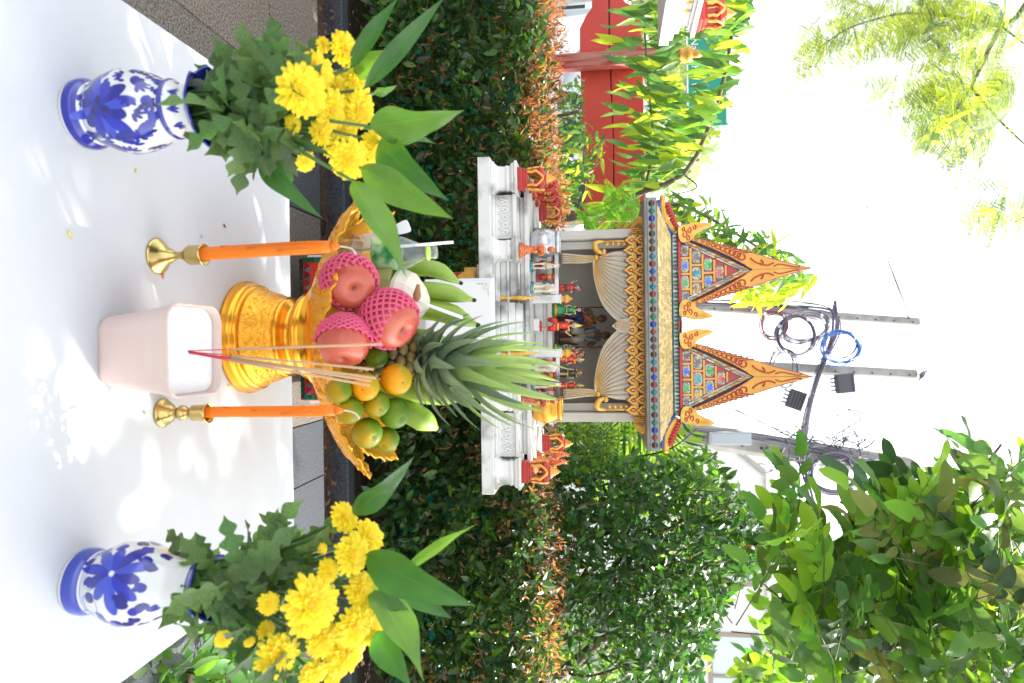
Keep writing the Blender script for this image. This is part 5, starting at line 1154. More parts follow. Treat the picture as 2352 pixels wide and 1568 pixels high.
for k, D_ in enumerate((2.48, 2.64)):
    quad(Vector((SX0+.508, D_, 1.2055)), .125, 'horse', ['orange brown glitter horse on the right wall, nearer one', 'orange brown glitter horse on the right wall, farther one'][k], 'horse figurine', g_org, g_org, -.6, None)
# praying statues on the gate posts
def praying(base, h, m_, label, yaw):
    root = thing('praying_statue', label, 'statue', base); b = MB()
    b.sqlathe((0, 0, 0), [(.17, 0), (.17, .08), (.14, .11), (.12, .16)])
    b.tube([(0, .02, .12), (0, .02, .35), (0, 0, .52), (0, 0, .66), (0, 0, .72)], [.15, .125, .10, .13, .06], 14, flat=.8); b.ell((0, 0, .84), (.075, .075, .09), 12); b.lathe((0, 0, 0), [(.085, .86), (.07, .92), (.035, .97), (.01, 1.03)], 12)
    for sx in (-1, 1): b.tube([(sx*.12, 0, .66), (sx*.15, -.05, .52), (sx*.04, -.14, .56), (sx*.012, -.15, .66)], [.04, .036, .03, .02], 8)
    b.ell((0, -.07, .845), (.014, .02, .022), 6)
    place(b, base, yaw, h); b.build('body', m_, root, remesh=h*.016)
    d = MB(); d.lathe((0, 0, 0), [(.098, .70), (.11, .68), (.10, .665)], 12); d.lathe((0, 0, 0), [(.079, .89), (.082, .90), (.079, .91)], 12); d.tube([(0, -.09, .50), (0, -.15, .46), (0, -.13, .38)], [.04, .03, .01], 8)
    for k in range(5): d.ell((-.05+.025*k, -.07, .90+.01*(2-abs(k-2))), (.012, .01, .025), 6)
    place(d, base, yaw, h); d.build('gold_trim', gold2, root)
praying(Vector((SX0-.262+.0, 2.36, 1.178)), .128, g_org, 'orange glitter praying statue on the left gate post, in front of the silver jar', .5)
praying(Vector((SX0+.262, 2.36, 1.178)), .130, g_brn, 'red brown glitter praying statue on the right gate post, in front of the gold jar', .25)
# jars
def jar(base, label, m_):
    root = thing('round_jar', label, 'jar', base); g = MB()
    g.lathe(base, [(p.x, p.z) for p in crv([Vector((a_, 0, b_)) for a_, b_ in [(.030, 0), (.0385, .005), (.0490, .022), (.0535, .042), (.0510, .064), (.0440, .080), (.0400, .088), (.0400, .092), (.0440, .095), (.0440, .104), (.0415, .108), (.037, .107), (.036, .095), (.030, .09)]], 52)], 48); g.build('jar_body', m_, root)
    g = MB(); r_ = random.Random(3)
    for k in range(7):
        a = -pi/2-.30+.085*k; z = .066
        for q in range(4):
            aa = a+r_.uniform(-.02, .02); z0 = z+r_.uniform(-.007, .007); l = r_.uniform(.003, .006); v_ = r_.random() < .5
            rr = .0505; p = base+Vector((rr*cos(aa), rr*sin(aa), z0)); q2 = base+Vector((rr*cos(aa+(0 if v_ else l/rr)), rr*sin(aa+(0 if v_ else l/rr)), z0+(l if v_ else 0))); g.tube([p, q2], .0009, 4)
    g.build('embossed_script', m_, root)
jar(Vector((at(557, 2.49, 0).x, 2.49, 1.2052)), 'silver round jar standing on the left of the platform', mat('silver_paint', (.50, .52, .55), .3, .75, col2=(.62, .63, .66), ns=6))
jar(Vector((at(938, 2.49, 0).x, 2.49, 1.2052)), 'gold round jar standing on the right of the platform', mat('jar_gold', (.72, .36, .04), .3, .6, col2=(.8, .45, .07), ns=8))
# lanterns at the corners
def lantern(base, label, s=1.0, yaw=0):
    root = thing('corner_lantern', label, 'lantern', base, None); g = MB()
    g.sqlathe((0, 0, 0), [(.044, 0), (.044, .014), (.040, .017), (.041, .028), (.036, .032), (.034, .040)])
    for sx in (-1, 1):
        for sy in (-1, 1): g.taper((sx*.027, sy*.027, .038), (.013, .013), (.013, .013), .044)
    g.sqlathe((0, 0, 0), [(.033, .080), (.040, .086), (.040, .094), (.034, .102), (.022, .108), (.020, .112)])
    place(g, base, yaw, s); g.build('lantern_body', redp, root, bevel=.0015)
    for k in range(4):
        g = MB(); R = Matrix.Rotation(k*pi/2, 3, 'Z'); pts = crv([(-.026, -.037, .036), (-.024, -.039, .056), (-.027, -.041, .072), (-.014, -.042, .090), (0, -.043, .100), (.014, -.042, .090), (.027, -.041, .072), (.024, -.039, .056), (.026, -.037, .036)], 24)
        g.tube([R@p for p in pts], .0052, 8); place(g, base, yaw, s); g.build('gold_arch', gold2, root)
    g = MB(); g.lathe((0, 0, 0), [(.022, .110), (.024, .113), (.019, .118), (.020, .121), (.015, .126), (.016, .129), (.010, .134), (.011, .137), (.005, .145), (.001, .152)], 14); place(g, base, yaw, s); g.build('gold_spire', gold2, root)
for (x, y, z), lb in zip(LP, ('red and gold lantern on the front left corner post of the base', 'red and gold lantern on the front right corner post of the base', 'small red and gold lantern at the back left, behind the red elephants', 'small red and gold lantern at the back right, behind the orange horses')):
    lantern(Vector((SX0+x, y, z)), lb, .88 if y < 2.5 else .85, .12 if x < 0 else -.12)
# elderly couple statue (one carved piece each) with bench
wood = mat('dark_red_wood', (.10, .018, .015), .3); dsk = mat('statue_skin', (.13, .065, .035), .4, col2=(.2, .11, .06), ns=40); clo = mat('statue_cloth', (.25, .21, .16), .5)
bx = at(751, 2.80, HF)
root = thing('statue_bench', 'dark red bench under the carved old couple', 'bench', bx); g = MB(); g.box(bx+Vector((0, 0, .010)), (.155, .09, .016)); g.box(bx+Vector((0, .03, .055)), (.15, .035, .075)); g.build('bench_body', wood, root, bevel=.002)
def elder(base, h, label, man):
    root = thing('elder_statue', label, 'statue', base); b = MB()
    b.tube([(0, .0, .36), (0, .0, .50), (0, 0, .68), (0, 0, .76)], [.13, .12, .135, .06], 14, flat=.8); b.tube([(0, 0, .74), (0, -.01, .83)], [.04, .04], 8); b.ell((0, -.02, .90), (.075, .08, .10), 14); b.ell((0, -.10, .885), (.016, .022, .026), 8); b.ell((0, -.085, .845), (.03, .02, .02), 8)
    for sx in (-1, 1):
        b.ell((sx*.078, -.01, .89), (.012, .018, .028), 6)
        b.tube([(sx*.07, 0, .38), (sx*.085, -.20, .39), (sx*.08, -.22, .20), (sx*.075, -.22, .05), (sx*.075, -.28, .03)], [.085, .065, .05, .035, .028], 10)
    b.tube([(.12, 0, .70), (.19, -.06, .56), (.21, -.15, .60), (.225, -.18, .64)], [.05, .045, .035, .03], 8) if man else b.tube([(-.12, 0, .70), (-.19, -.06, .56), (-.21, -.15, .62), (-.225, -.18, .66)], [.05, .045, .035, .03], 8)
    s2 = -1 if man else 1; b.tube([(s2*.12, 0, .70), (s2*.17, -.07, .52), (s2*.09, -.20, .45)], [.05, .045, .03], 8); b.ell((s2*.08, -.22, .45), (.03, .03, .02), 8)
    hx = .228 if man else -.228; b.ell((hx, -.19, .67), (.03, .03, .03), 8)
    for q in range(4): b.tube([(hx-.02, -.215, .655+.014*q), (hx+.018, -.22, .655+.014*q), (hx+.03, -.195, .655+.014*q)], .008, 5)
    place(b, base, 0, h); b.build('body', dsk, root, remesh=h*.012)
    d = MB(); d.tube([(-.09, -.02, .40), (0, -.10, .42), (.09, -.02, .40)], [.11, .12, .11], 12, 0)
    for sx in (-1, 1): d.tube([(sx*.06, -.02, .40), (sx*.09, -.20, .41), (sx*.085, -.235, .30), (sx*.08, -.23, .16 if not man else .24)], [.10, .085, .068, .062], 10, 0)
    if man:
        for sx in (-1, 1): d.tube([(sx*.05, .06, .78), (sx*.085, -.03, .77), (sx*.10, -.115, .66), (sx*.07, -.125, .52), (sx*.04, -.13, .46)], [.03, .032, .034, .030, .02], 8, 1)
    else: d.tube([(.10, .0, .76), (.04, -.11, .68), (-.05, -.125, .56), (-.11, -.05, .48)], [.035, .05, .05, .035], 10, 1); d.ell((0, .03, .955), (.07, .065, .06), 10, 2); d.ell((0, .09, .93), (.035, .035, .035), 8, 2)
    for k in range(9): a = pi*k/8; d.ell((.055*cos(a), -.07-.045*sin(a), .775-.03*sin(a)), .007, 5, 3)
    face(d, (0, -.02, .90), .083, 4, 5)
    place(d, base, 0, h); d.build('clothing', [clo if man else mat('navy_cloth', (.02, .035, .09), .5), mat('blue_shawl', (.07, .15, .22), .5) if man else mat('rust_sash', (.30, .06, .03), .5), mat('grey_hair', (.22, .21, .20), .6), mat('beads', (.3, .26, .2), .4), eye, lip], root)
    st_ = thing('walking_staff', 'wooden staff held by the '+('bald old man on the right' if man else 'old woman on the left'), 'staff', base); g = MB(); g.tube([(hx, -.205, .0), (hx, -.205, .98)], .013, 6); g.ell((hx, -.205, .99), (.02, .035, .02), 6); place(g, base, 0, h); g.build('staff_shaft', wood, st_)
elder(at(733, 2.78, HF+.018)+Vector((0, 0, 0)), .192, 'carved old woman with grey hair, rust sash and navy skirt sitting on the bench', False)
elder(at(771, 2.78, HF+.018), .208, 'carved bald old man with blue shawl sitting on the bench', True)
# ================================================================ BACKGROUND STRUCTURES
# red hoarding board on two posts
redb = mat('red_board', (.72, .07, .05), .55, col2=(.62, .055, .04), ns=3, bump=.15, bs=60); reds = mat('red_post_worn', (.42, .03, .025), .6, col2=(.55, .22, .18), ns=35, contrast=.25, stretch=(1, 1, .1))
YB2 = 5.0
def c6(zx, zy, D): return P(1269.4+zx*.339, zy*.339, D)
rb = thing('red_board_sign', 'large red wooden board of two planks with a dark cracked joint, on red posts', 'board', (-2.0, YB2, 0))
x_l, x_r = P(1400, -15, YB2).x, P(1400, 560, YB2).x; Z = lambda x: P(x, 250, YB2).z
def yx(y): return P(1400, y, YB2).x
g = MB(); g.prism([(yx(-60), Z(1368)), (yx(15), Z(1362)), (yx(32), Z(1348)), (yx(60), Z(1334)), (yx(120), Z(1334)), (x_r, Z(1341)), (x_r, Z(1404)), (yx(330), Z(1407)), (yx(100), Z(1400)), (yx(-60), Z(1401))], YB2, YB2+.03); g.build('plank', redb, rb, bevel=.004)
g = MB(); g.prism([(yx(-60), Z(1404)), (yx(100), Z(1403)), (yx(330), Z(1409)), (x_r, Z(1408)), (x_r, Z(1481)), (yx(200), Z(1478)), (yx(55), Z(1476)), (yx(40), Z(1468)), (yx(15), Z(1455)), (yx(8), Z(1440)), (yx(-5), Z(1432)), (yx(-60), Z(1430))], YB2, YB2+.03); g.build('plank', redb, rb, bevel=.004)
g = MB(); g.box(((x_l+x_r)/2, YB2+.025, Z(1405)), (x_r-x_l, .02, .05)); g.build('joint_batten', darkm, rb)
for k, (y, x1) in enumerate(((145, 1556), (497, 1480))):
    g = MB(); z1 = Z(x1); g.box((yx(y), YB2-.055, z1/2), (.105, .09, z1)); o = g.build('post', reds, rb, bevel=.006)
    g = MB(); g.ell((yx(y), YB2-.11, Z(1405)+.0), (.022, .016, .022), 10); g.build('bolt', mat('bolt', (.25, .22, .2), .5, .8), rb)
g = MB(); g.lathe((yx(145), YB2-.055, Z(1556)), [(.05, 0), (.055, .02), (.045, .03), (.062, .06), (.058, .09), (.035, .105), (.04, .11), (.03, .125), (.034, .13), (.022, .15), (.004, .19)], 16); g.build('gold_finial', gold2, rb)
# green road sign with the visible letters
gs = mat('sign_green', (.0, .26, .17), .4); YS = 9.0
sg = thing('road_sign', 'green road direction sign with white lettering seen through the leaves', 'sign', (P(1600, 200, YS).x, YS, 0))
xa, xb = P(1600, -80, YS).x, P(1600, 292, YS).x; za, zb2 = P(1575, 200, YS).z, P(1672, 200, YS).z
g = MB(); g.box(((xa+xb)/2, YS, (za+zb2)/2), (xb-xa, .04, zb2-za)); g.build('panel', gs, sg, bevel=.02)
for z in (za+.02, zb2-.02): g = MB(); g.box(((xa+xb)/2, YS-.024, z), (xb-xa-.06, .006, .02)); g.build('border_line', mat('sign_white2', (.8, .8, .8), .5), sg)
for (txt, y) in (('Nak', 88), ('n', 134), ('his', 152), ('t', 192)):
    cu = bpy.data.curves.new('lettering', 'FONT'); cu.body = txt; cu.size = .13; cu.extrude = .003; cu.align_x = 'LEFT'
    tmp = bpy.data.objects.new('tmp', cu); C.objects.link(tmp); bpy.context.view_layer.update(); me_ = bpy.data.meshes.new_from_object(tmp.evaluated_get(bpy.context.evaluated_depsgraph_get())); bpy.data.objects.remove(tmp); me_.name = 'lettering'; me_.materials.clear(); me_.materials.append(MATS['sign_white2'])
    o = bpy.data.objects.new('lettering', me_); C.objects.link(o); o.parent = sg
    o.location = Vector((P(1600, y, YS).x, YS-.03, za+.07))-wloc(sg); o.rotation_euler = (pi/2, 0, 0)
for x in (xa+.3, xb-.3): g = MB(); g.tube([(x, YS+.08, 0), (x, YS+.08, zb2)], .05, 10); g.build('support_post', mat('galv', (.4, .42, .43), .4, .6), sg)
# neighbouring spirit house corner (upper left)
nh = thing('neighbour_spirit_house', 'white base corner of a second spirit house with gold diamond motifs at the left edge', 'spirit house', (P(1530, 0, 2.2).x, 2.35, 0))
nw = mat('fresh_white', (.72, .72, .74), .5, bump=.3, bs=60)
A_n = P(1512, 106, 2.6); un = Vector((-.09, -.996, 0)); wn = Vector((-.996, .09, 0)); zN = A_n.z; angN = atan2(wn.y, wn.x)
def nb(s, t, z): return Vector((A_n.x, A_n.y, 0))+un*s+wn*t+Vector((0, 0, z))
def nbox(name, s0, s1, t0, t1, z0, z1, m_, bevel=.002):
    g = MB(); v = [nb(s, t, z) for s in (s0, s1) for t in (t0, t1) for z in (z0, z1)]; g.add(v, [(0,1,3,2),(4,6,7,5),(0,4,5,1),(2,3,7,6),(0,2,6,4),(1,5,7,3)], 0, False); g.build(name, m_, nh, bevel=bevel)
nbox('slab', 0, .9, 0, .75, zN, zN+.036, nw, .003)
for o_, z0, z1 in ((.012, .036, .052), (.028, .052, .072), (.044, .072, .104), (.030, .104, .114), (.015, .114, .130)): nbox('moulding', o_, .85, o_, .7, zN+z0, zN+z1-.001, nw)
for k in range(4):
    g = MB(); q = .015; c_ = nb(.15+.05*k, .041, zN+.088)
    for sc2, off in ((1, 0), (.55, -.003)):
        pts = [(-q, 0), (-q*.35, -q*.35), (0, -q), (q*.35, -q*.35), (q, 0), (q*.35, q*.35), (0, q), (-q*.35, q*.35)]; v = [c_+un*p[0]*sc2+Vector((0, 0, p[1]*sc2))+wn*off for p in pts]+[c_+un*p[0]*sc2+Vector((0, 0, p[1]*sc2))+wn*.006 for p in pts]
        g.add(v, [tuple(range(8))]+[(i, (i+1) % 8, 8+(i+1) % 8, 8+i) for i in range(8)], 0, False)
    g.build('gold_diamond', gold, nh)
nbox('column', .25, .5, .28, .5, 0, zN-.001, nw)
lantern(nb(.075, .065, zN+.1305), 'red and gold lantern on the neighbouring white base at the left edge', .92, angN+pi-.0)
# pale post left, vertical steel pipe
pp = thing('steel_pole', 'pale blue grey steel pole rising behind the left end of the hedge', 'pole', (P(1300, 37, 7).x, 7, 0)); g = MB(); c = P(1300, 37, 7); g.tube([(c.x, 7, 0), (c.x, 7, P(1520, 37, 7).z)], .062, 16); g.build('pole_shaft', mat('pale_blue_steel', (.40, .50, .54), .5, col2=(.5, .55, .55), ns=4), pp)
g = MB(); g.box((c.x+.02, 6.9, P(1530, 37, 7).z), (.22, .1, .16)); g.build('blue_box', mat('blue_plastic', (.01, .09, .5), .4), pp)
# pavement and road markings
g = MB(); g.box((0, 8.0, .06), (60, 2.0, .12)); g.build('pavement', mat('concrete', (.34, .33, .31), .85, col2=(.42, .41, .39), ns=3, bump=.3, bs=80), kind='structure')
g = MB()
for k in range(12): g.box((-30+5*k, 13.5, .004), (2.4, .12, .004))
g.build('lane_marking', mat('road_white', (.7, .7, .7), .7), kind='structure')
# vehicles on the road
glassd = mat('car_glass', (.02, .025, .03), .05, coat=.5); tyre = mat('tyre', (.02, .02, .02), .8); chrome = mat('alloy', (.5, .5, .52), .3, .8)
def car(base, L, W_, H, prof, color, label, cat, yaw=0, name='parked_car', truck=False):
    root = thing(name, label, cat, base); g = MB(); pts = [(x*L, z*H) for x, z in prof]
    g.prism(pts, -W_/2, W_/2, 0); place(g, base, yaw); g.build('body', color, root, bevel=.06)
    g = MB()
    wins = [(-.22, .0), (.02, .22)] if not truck else [(.27, .40)]
    for x0, x1 in wins:
        for s in (-1, 1): g.prism([(x0*L, H*.62), (x1*L, H*.62), (x1*L-.12, H*.90), (x0*L+.12, H*.90)], s*(W_/2+.006), s*(W_/2-.02), 0)
    place(g, base, yaw); g.build('window', glassd, root)
    for x in (-.32, .32):
        for s in (-1, 1):
            g = MB(); M = Matrix.Rotation(pi/2, 3, 'X'); g.lathe((x*L, s*(W_/2-.08), .33), [(.001, -.10), (.31, -.10), (.335, -.06), (.335, .06), (.31, .10), (.001, .10)], 24, 0, M); g.lathe((x*L, s*(W_/2-.08), .33), [(.001, -.115), (.19, -.115), (.20, -.10)], 20, 1, M); g.lathe((x*L, s*(W_/2-.08), .33), [(.20, .10), (.19, .115), (.001, .115)], 20, 1, M); place(g, base, yaw); g.build('wheel', [tyre, chrome], root)
    for s in (-1, 1):
        g = MB(); g.ell((-L*.495, s*W_*.36, H*.44), (.05, .16, .09), 8); place(g, base, yaw); g.build('headlight', mat('lamp_glass', (.75, .75, .72), .1), root)
        g = MB(); g.ell((L*.495, s*W_*.38, H*.46), (.04, .13, .1), 8); place(g, base, yaw); g.build('tail_light', mat('lamp_red', (.5, .01, .01), .2), root)
sedan = [(-.5, .18), (-.5, .45), (-.46, .55), (-.26, .62), (-.14, .96), (.0, 1), (.18, .97), (.32, .66), (.47, .62), (.5, .5), (.5, .18)]
van = [(-.5, .14), (-.5, .45), (-.42, .6), (-.3, .94), (-.2, 1), (.45, 1), (.5, .9), (.5, .14)]
carw = mat('car_white', (.72, .72, .74), .25, coat=.6); cars_ = mat('car_silver', (.45, .46, .48), .3, .4, coat=.6); card = mat('car_dark', (.03, .03, .035), .25, coat=.6)
def vpos(y, D_): return Vector((P(1320, y, D_).x, D_, 0))
car(vpos(120, 11.5)+Vector((-1.2, 0, 0)), 4.6, 1.8, 1.45, sedan, cars_, 'silver car behind the red board, near the pale pole', 'car', pi)
car(vpos(240, 13.5), 5.2, 1.95, 2.1, van, carw, 'white van in the middle of the road behind the red board', 'van', pi, 'parked_van')
car(vpos(390, 11), 4.5, 1.75, 1.42, sedan, carw, 'white car between the hedge and the red board, nearest the spirit house', 'car', 0)
car(vpos(60, 17), 4.6, 1.8, 1.5, sedan, card, 'dark car farther down the road at the left edge', 'car', 0)
# ---------------------------------------------------------------- buildings
bw = mat('bright_render', (.80, .79, .76), .7); bwin = mat('brown_frame', (.35, .28, .22), .6); bgl = mat('pale_glass', (.62, .70, .72), .15)
def building(x0, x1, Y, H, label, floors, nw_, wallm, dep=8, zf=1.0):
    root = thing('building', label, 'building', ((x0+x1)/2, Y, 0)); g = MB(); g.box(((x0+x1)/2, Y+dep/2, H/2), (x1-x0, dep, H)); g.box(((x0+x1)/2, Y+dep/2, H+.08), (x1-x0+.3, dep+.3, .16)); g.build('wall', wallm, root)
    for f_ in range(floors):
        for k in range(nw_):
            cx_ = x0+(x1-x0)*(k+.5)/nw_; cz_ = zf+.3+(H-zf)*(f_+.5)/floors; w_ = (x1-x0)/nw_*.62; h_ = (H-zf)/floors*.5
            g = MB(); 
            for q, (dx, dz, a, b) in enumerate(((0, h_/2, w_+.1, .08), (0, -h_/2, w_+.1, .08), (-w_/2, 0, .08, h_-.085), (w_/2, 0, .08, h_-.085), (0, 0, .06, h_-.085))): g.box((cx_+dx, Y-.03-.002*q, cz_+dz), (a, .06, b))
            fr_ = g.build('window', bwin, root); g = MB(); g.box((cx_, Y-.012, cz_), (w_-.07, .02, h_-.07)); g.build('pane', bgl, fr_)
    g = MB(); g.box(((x0+x1)/2, Y-.1, H*.52), (x1-x0+.05, .2, .12)); g.build('ledge', wallm, root)
building(P(1600, 1090, 16).x, P(1600, 1700, 16).x, 16, 5.1, 'pale two storey building with brown framed windows behind the trees on the right', 2, 2, bw)
building(P(1500, 870, 24).x, P(1500, 1060, 24).x, 24, 3.6, 'low green shutter shop front seen between spirit house and palm', 1, 2, mat('mint_wall', (.20, .55, .42), .6))
building(P(1400, -500, 30).x, P(1400, 560, 30).x, 30, 3.4, 'long pale low wall building far across the road on the left', 1, 9, mat('far_wall', (.70, .68, .66), .7))
# white/pink kiosk beyond hedge on far right
building(P(1230, 1470, 6).x, P(1230, 1750, 6).x, 6.2, 1.35, 'small white kiosk glimpsed through the leaves at the right edge', 1, 2, bw, 2, .4)
k_ = MB(); q = P(1210, 1445, 6.0); k_.box((q.x, 6.0, q.z), (.12, .1, .22)); tag(k_.build('red_box', redp), 'small red box beside the white kiosk at the right edge', 'box')

# ---------------------------------------------------------------- utility poles and cables
conc = mat('pole_concrete', (.24, .23, .21), .85, col2=(.38, .365, .34), ns=5, bump=.4, bs=50)  # concrete grey lightened to carry haze in its colour
def pole(x0, y0, x1, y1, D_, w_, label, holes=14):
    a = P(x0, y0, D_); b = P(x1, y1, D_); t0 = -(a.z-0)/(b.z-a.z); foot = a+(b-a)*t0
    root = thing('utility_pole', label, 'pole', foot); d = (b-foot); L = d.length; d.normalize(); q = d.to_track_quat('Z', 'Y').to_matrix(); g = MB()
    s = w_/2; v = []
    for t, k in ((0, 1.15), (L, .85)):
        for px, py in ((-1, -.6), (-.55, -1), (.55, -1), (1, -.6), (1, .6), (.55, 1), (-.55, 1), (-1, .6)): v.append(foot+d*t+Vector((px*s*k, py*s*k, 0)))
    g.add(v, [(7, 6, 5, 4, 3, 2, 1, 0), tuple(range(8, 16))]+[(i, (i+1) % 8, 8+(i+1) % 8, 8+i) for i in range(8)], 0, False); g.build('shaft', conc, root, bevel=.008)
    g = MB()
    for k in range(holes): p = foot+d*(L*(1-.045*k)-.15)+Vector((.02, -s*.99, 0)); g.lathe(p, [(.018, 0), (.018, .01)], 8, 0, Matrix.Rotation(pi/2, 3, 'X'))
    g.build('bolt_hole', darkm, root, kind='stuff')
    return root, foot, d
pole(1590, 703, 2110, 739, 15, .19, 'thin concrete utility pole rising behind the left gable')
pole(1600, 834, 2103, 859, 14, .21, 'concrete utility pole with a pigeon on top and black boxes')
p3, f3, d3 = pole(1540, 990, 2090, 1075, 9, .30, 'thick concrete utility pole with grey meter box, nearest one on the right')
c = P(1676, 1006, 8.78); g = MB(); g.box(c, (.16, .12, .50)); g.box(c+Vector((0, -.065, .0)), (.13, .01, .46)); tag(g.build('meter_box', mat('grey_box', (.42, .46, .50), .4), bevel=.01), 'light grey meter box fixed on the thick concrete pole', 'box')
cab = [mat('cable_purple', (.12, .09, .15), .5), mat('cable_dark', (.06, .06, .08), .5), mat('cable_red', (.28, .06, .09), .5), mat('cable_blue', (.06, .16, .45), .45), mat('cable_grey', (.26, .26, .31), .5)]  # cable colours raised paler, haze is put into the colour
def coil(x, y, rx, ry, D_, n_, m_, label, tilt=0):
    c = P(x, y, D_); root = thing('cable_coil', label, 'cable coil', c); s = D_*1.03/1568; r_ = np.random.default_rng(int(x+y))
    for k in range(n_):
        pts = []; ph = r_.uniform(0, 6); dr = r_.normal(0, 3.0); ox, oz = r_.normal(0, 2.2, 2)
        for i in range(33):
            a = 2*pi*i/32; px = (ry+dr)*cos(a)+1.2*sin(3*a+ph)+ox; pz = (rx+dr)*sin(a)+oz; ct, st2 = cos(tilt), sin(tilt)
            pts.append(c+Vector(((px*ct-pz*st2)*s, r_.normal(0, .002)+.03*sin(a+ph), (px*st2+pz*ct)*s)))
        g = MB(); g.tube(pts, s*1.35, 5, 0, cap=False); g.build('loop', m_[k % len(m_)], root)
    for a in (.6, 2.2, 3.9, 5.4):
        g = MB(); px = ry*cos(a); pz = rx*sin(a); ct, st2 = cos(tilt), sin(tilt); p = c+Vector(((px*ct-pz*st2)*s, 0, (px*st2+pz*ct)*s)); g.ell(p, (s*5, s*5, s*4), 8); g.build('tie_band', mat('white_band', (.7, .7, .68), .6), root)
coil(1828, 770, 40, 42, 13.6, 7, [cab[0], cab[1], cab[4]], 'largest loose coil of purple grey cable between the two thin poles', .3)
coil(1850, 752, 46, 30, 13.8, 6, [cab[0], cab[4]], 'purple cable coil overlapping the largest one', .2)
coil(1778, 745, 26, 30, 13.7, 6, [cab[2], cab[0]], 'reddish cable coil just right of the left gable tip')
coil(1930, 797, 36, 30, 13.6, 7, [cab[3]], 'blue cable coil with white bands left of the pigeon pole')
coil(1800, 845, 26, 42, 13.7, 4, [cab[4], cab[1]], 'loose grey cable loop above the right gable tip')
coil(1915, 1090, 46, 38, 8.7, 12, [cab[0], cab[1], cab[4]], 'thick bundled black and purple coil hanging on the thick pole')
coil(1600, 1060, 40, 36, 9.3, 4, [cab[1]], 'black cable coil low behind the small-leaved tree')
def cable(pts, m_, label, r=None, n=24):
    P3 = [P(*p) for p in pts]; D_ = sum(p[2] for p in pts)/len(pts); g = MB(); g.tube(crv(P3, n), (r or 1.0)*D_/1568, 5); return g
lines = [([(1640, 690, 15), (1760, 688, 14.6), (1900, 705, 14), (1918, 760, 13.8), (1890, 850, 13.6)], 0, 1.3), ([(1640, 697, 15), (1780, 700, 14.6), (1870, 712, 14), (1905, 740, 13.8)], 1, 1.0), ([(1650, 705, 15), (1780, 715, 14.6), (1880, 735, 14)], 2, 1.0),
 ([(1918, 690, 14), (1920, 760, 14), (1890, 840, 13.8), (1862, 930, 12), (1845, 1040, 9)], 1, 3.0), ([(1915, 700, 14), (1910, 770, 14), (1885, 845, 13.8), (1858, 935, 12), (1838, 1045, 9)], 0, 2.6), ([(1900, 720, 14), (1885, 850, 13.8), (1852, 935, 12), (1830, 1050, 9)], 4, 1.6),
 ([(1660, 930, 12), (1740, 965, 11), (1830, 1010, 9.6), (1900, 1040, 9)], 1, 1.2), ([(1690, 940, 12), (1760, 975, 11), (1860, 1010, 9.6)], 4, 1.0), ([(1560, 985, 9), (1750, 998, 8.9), (1900, 1030, 8.8), (2070, 1052, 8.8)], 4, 1.4), ([(1580, 990, 9), (1750, 1004, 8.9), (1900, 1038, 8.8), (2030, 1060, 8.8)], 1, 1.0), ([(1570, 980, 9), (1780, 992, 8.9), (1940, 1035, 8.8)], 1, .9),
 ([(1930, 1020, 8.8), (1870, 1035, 8.8), (1850, 1070, 8.8), (1900, 1110, 8.8), (1905, 1200, 8.8), (1900, 1568, 8.8)], 4, 1.0), ([(1960, 980, 8.8), (1975, 1040, 8.8), (1982, 1200, 8.8), (1990, 1568, 8.8)], 4, 1.0), ([(1950, 1000, 8.8), (1920, 1050, 8.7), (1925, 1200, 8.7), (1915, 1568, 8.7)], 1, 1.0), ([(1868, 1000, 9), (1845, 1040, 8.8), (1850, 1090, 8.7), (1880, 1300, 8.7)], 0, 1.6), ([(2040, 600, 14), (2080, 700, 14.5), (2090, 735, 15)], 1, 1.0), ([(1990, 470, 13), (2040, 600, 14), (2088, 735, 15)], 1, .9), ([(1890, 860, 13.6), (1930, 868, 13.6), (1935, 930, 13.6)], 4, .9), ([(1880, 870, 13.6), (1870, 900, 13.4), (1840, 1000, 11), (1800, 1045, 9)], 2, 1.0), ([(1800, 900, 12), (1780, 950, 11), (1820, 1030, 9.3)], 4, .8), ([(1500, 500, 2.8), (1562, 640, 2.6), (1560, 760, 2.6)], 4, .35),
 ([(1780, 930, 10), (1850, 1000, 9), (1900, 1060, 8.8)], 1, 1.0), ([(1750, 870, 13), (1800, 880, 13), (1870, 905, 12), (1980, 1010, 9)], 4, .9), ([(1840, 1060, 8.8), (1860, 1120, 8.6), (1880, 1200, 8.6)], 0, 2.4), ([(1830, 1050, 8.8), (1850, 1110, 8.6), (1870, 1180, 8.6)], 1, 2.0)]
names = ['purple', 'black', 'red', 'blue', 'grey']
cr_ = thing('overhead_cables', 'tangle of black, grey and purple overhead cables strung between the utility poles', 'cables', P(1860, 900, 11))
for pts, mi_, w_ in lines:
    g = cable(pts, cab[mi_], '', w_*1.25); g.build('cable', cab[mi_], cr_)
rc = random.Random(9)
for k in range(34):
    x0 = rc.uniform(1800, 1990); y0 = rc.uniform(985, 1075); pts = [P(x0, y0, 8.75)]
    for q in range(4): x0 += rc.uniform(-45, 45); y0 += rc.uniform(-28, 34); pts.append(P(x0, y0, rc.uniform(8.6, 8.9)))
    g = MB(); g.tube(crv(pts, 24), .0045+.004*rc.random(), 5); g.build('cable', cab[rc.choice([0, 1, 1, 4, 0])], cr_)
for k in range(14):
    o_ = rc.uniform(-14, 14); g = MB(); g.tube(crv([P(1560+rc.uniform(-10, 10), 985+o_*.3, 8.75), P(1700, 1000+o_*.5+rc.uniform(-4, 4), 8.75), P(1840, 1022+o_+rc.uniform(-5, 5), 8.75), P(1960+rc.uniform(-30, 90), 1045+o_*1.4, 8.75)], 20), .0045, 5); g.build('cable', cab[rc.choice([1, 4, 0])], cr_)
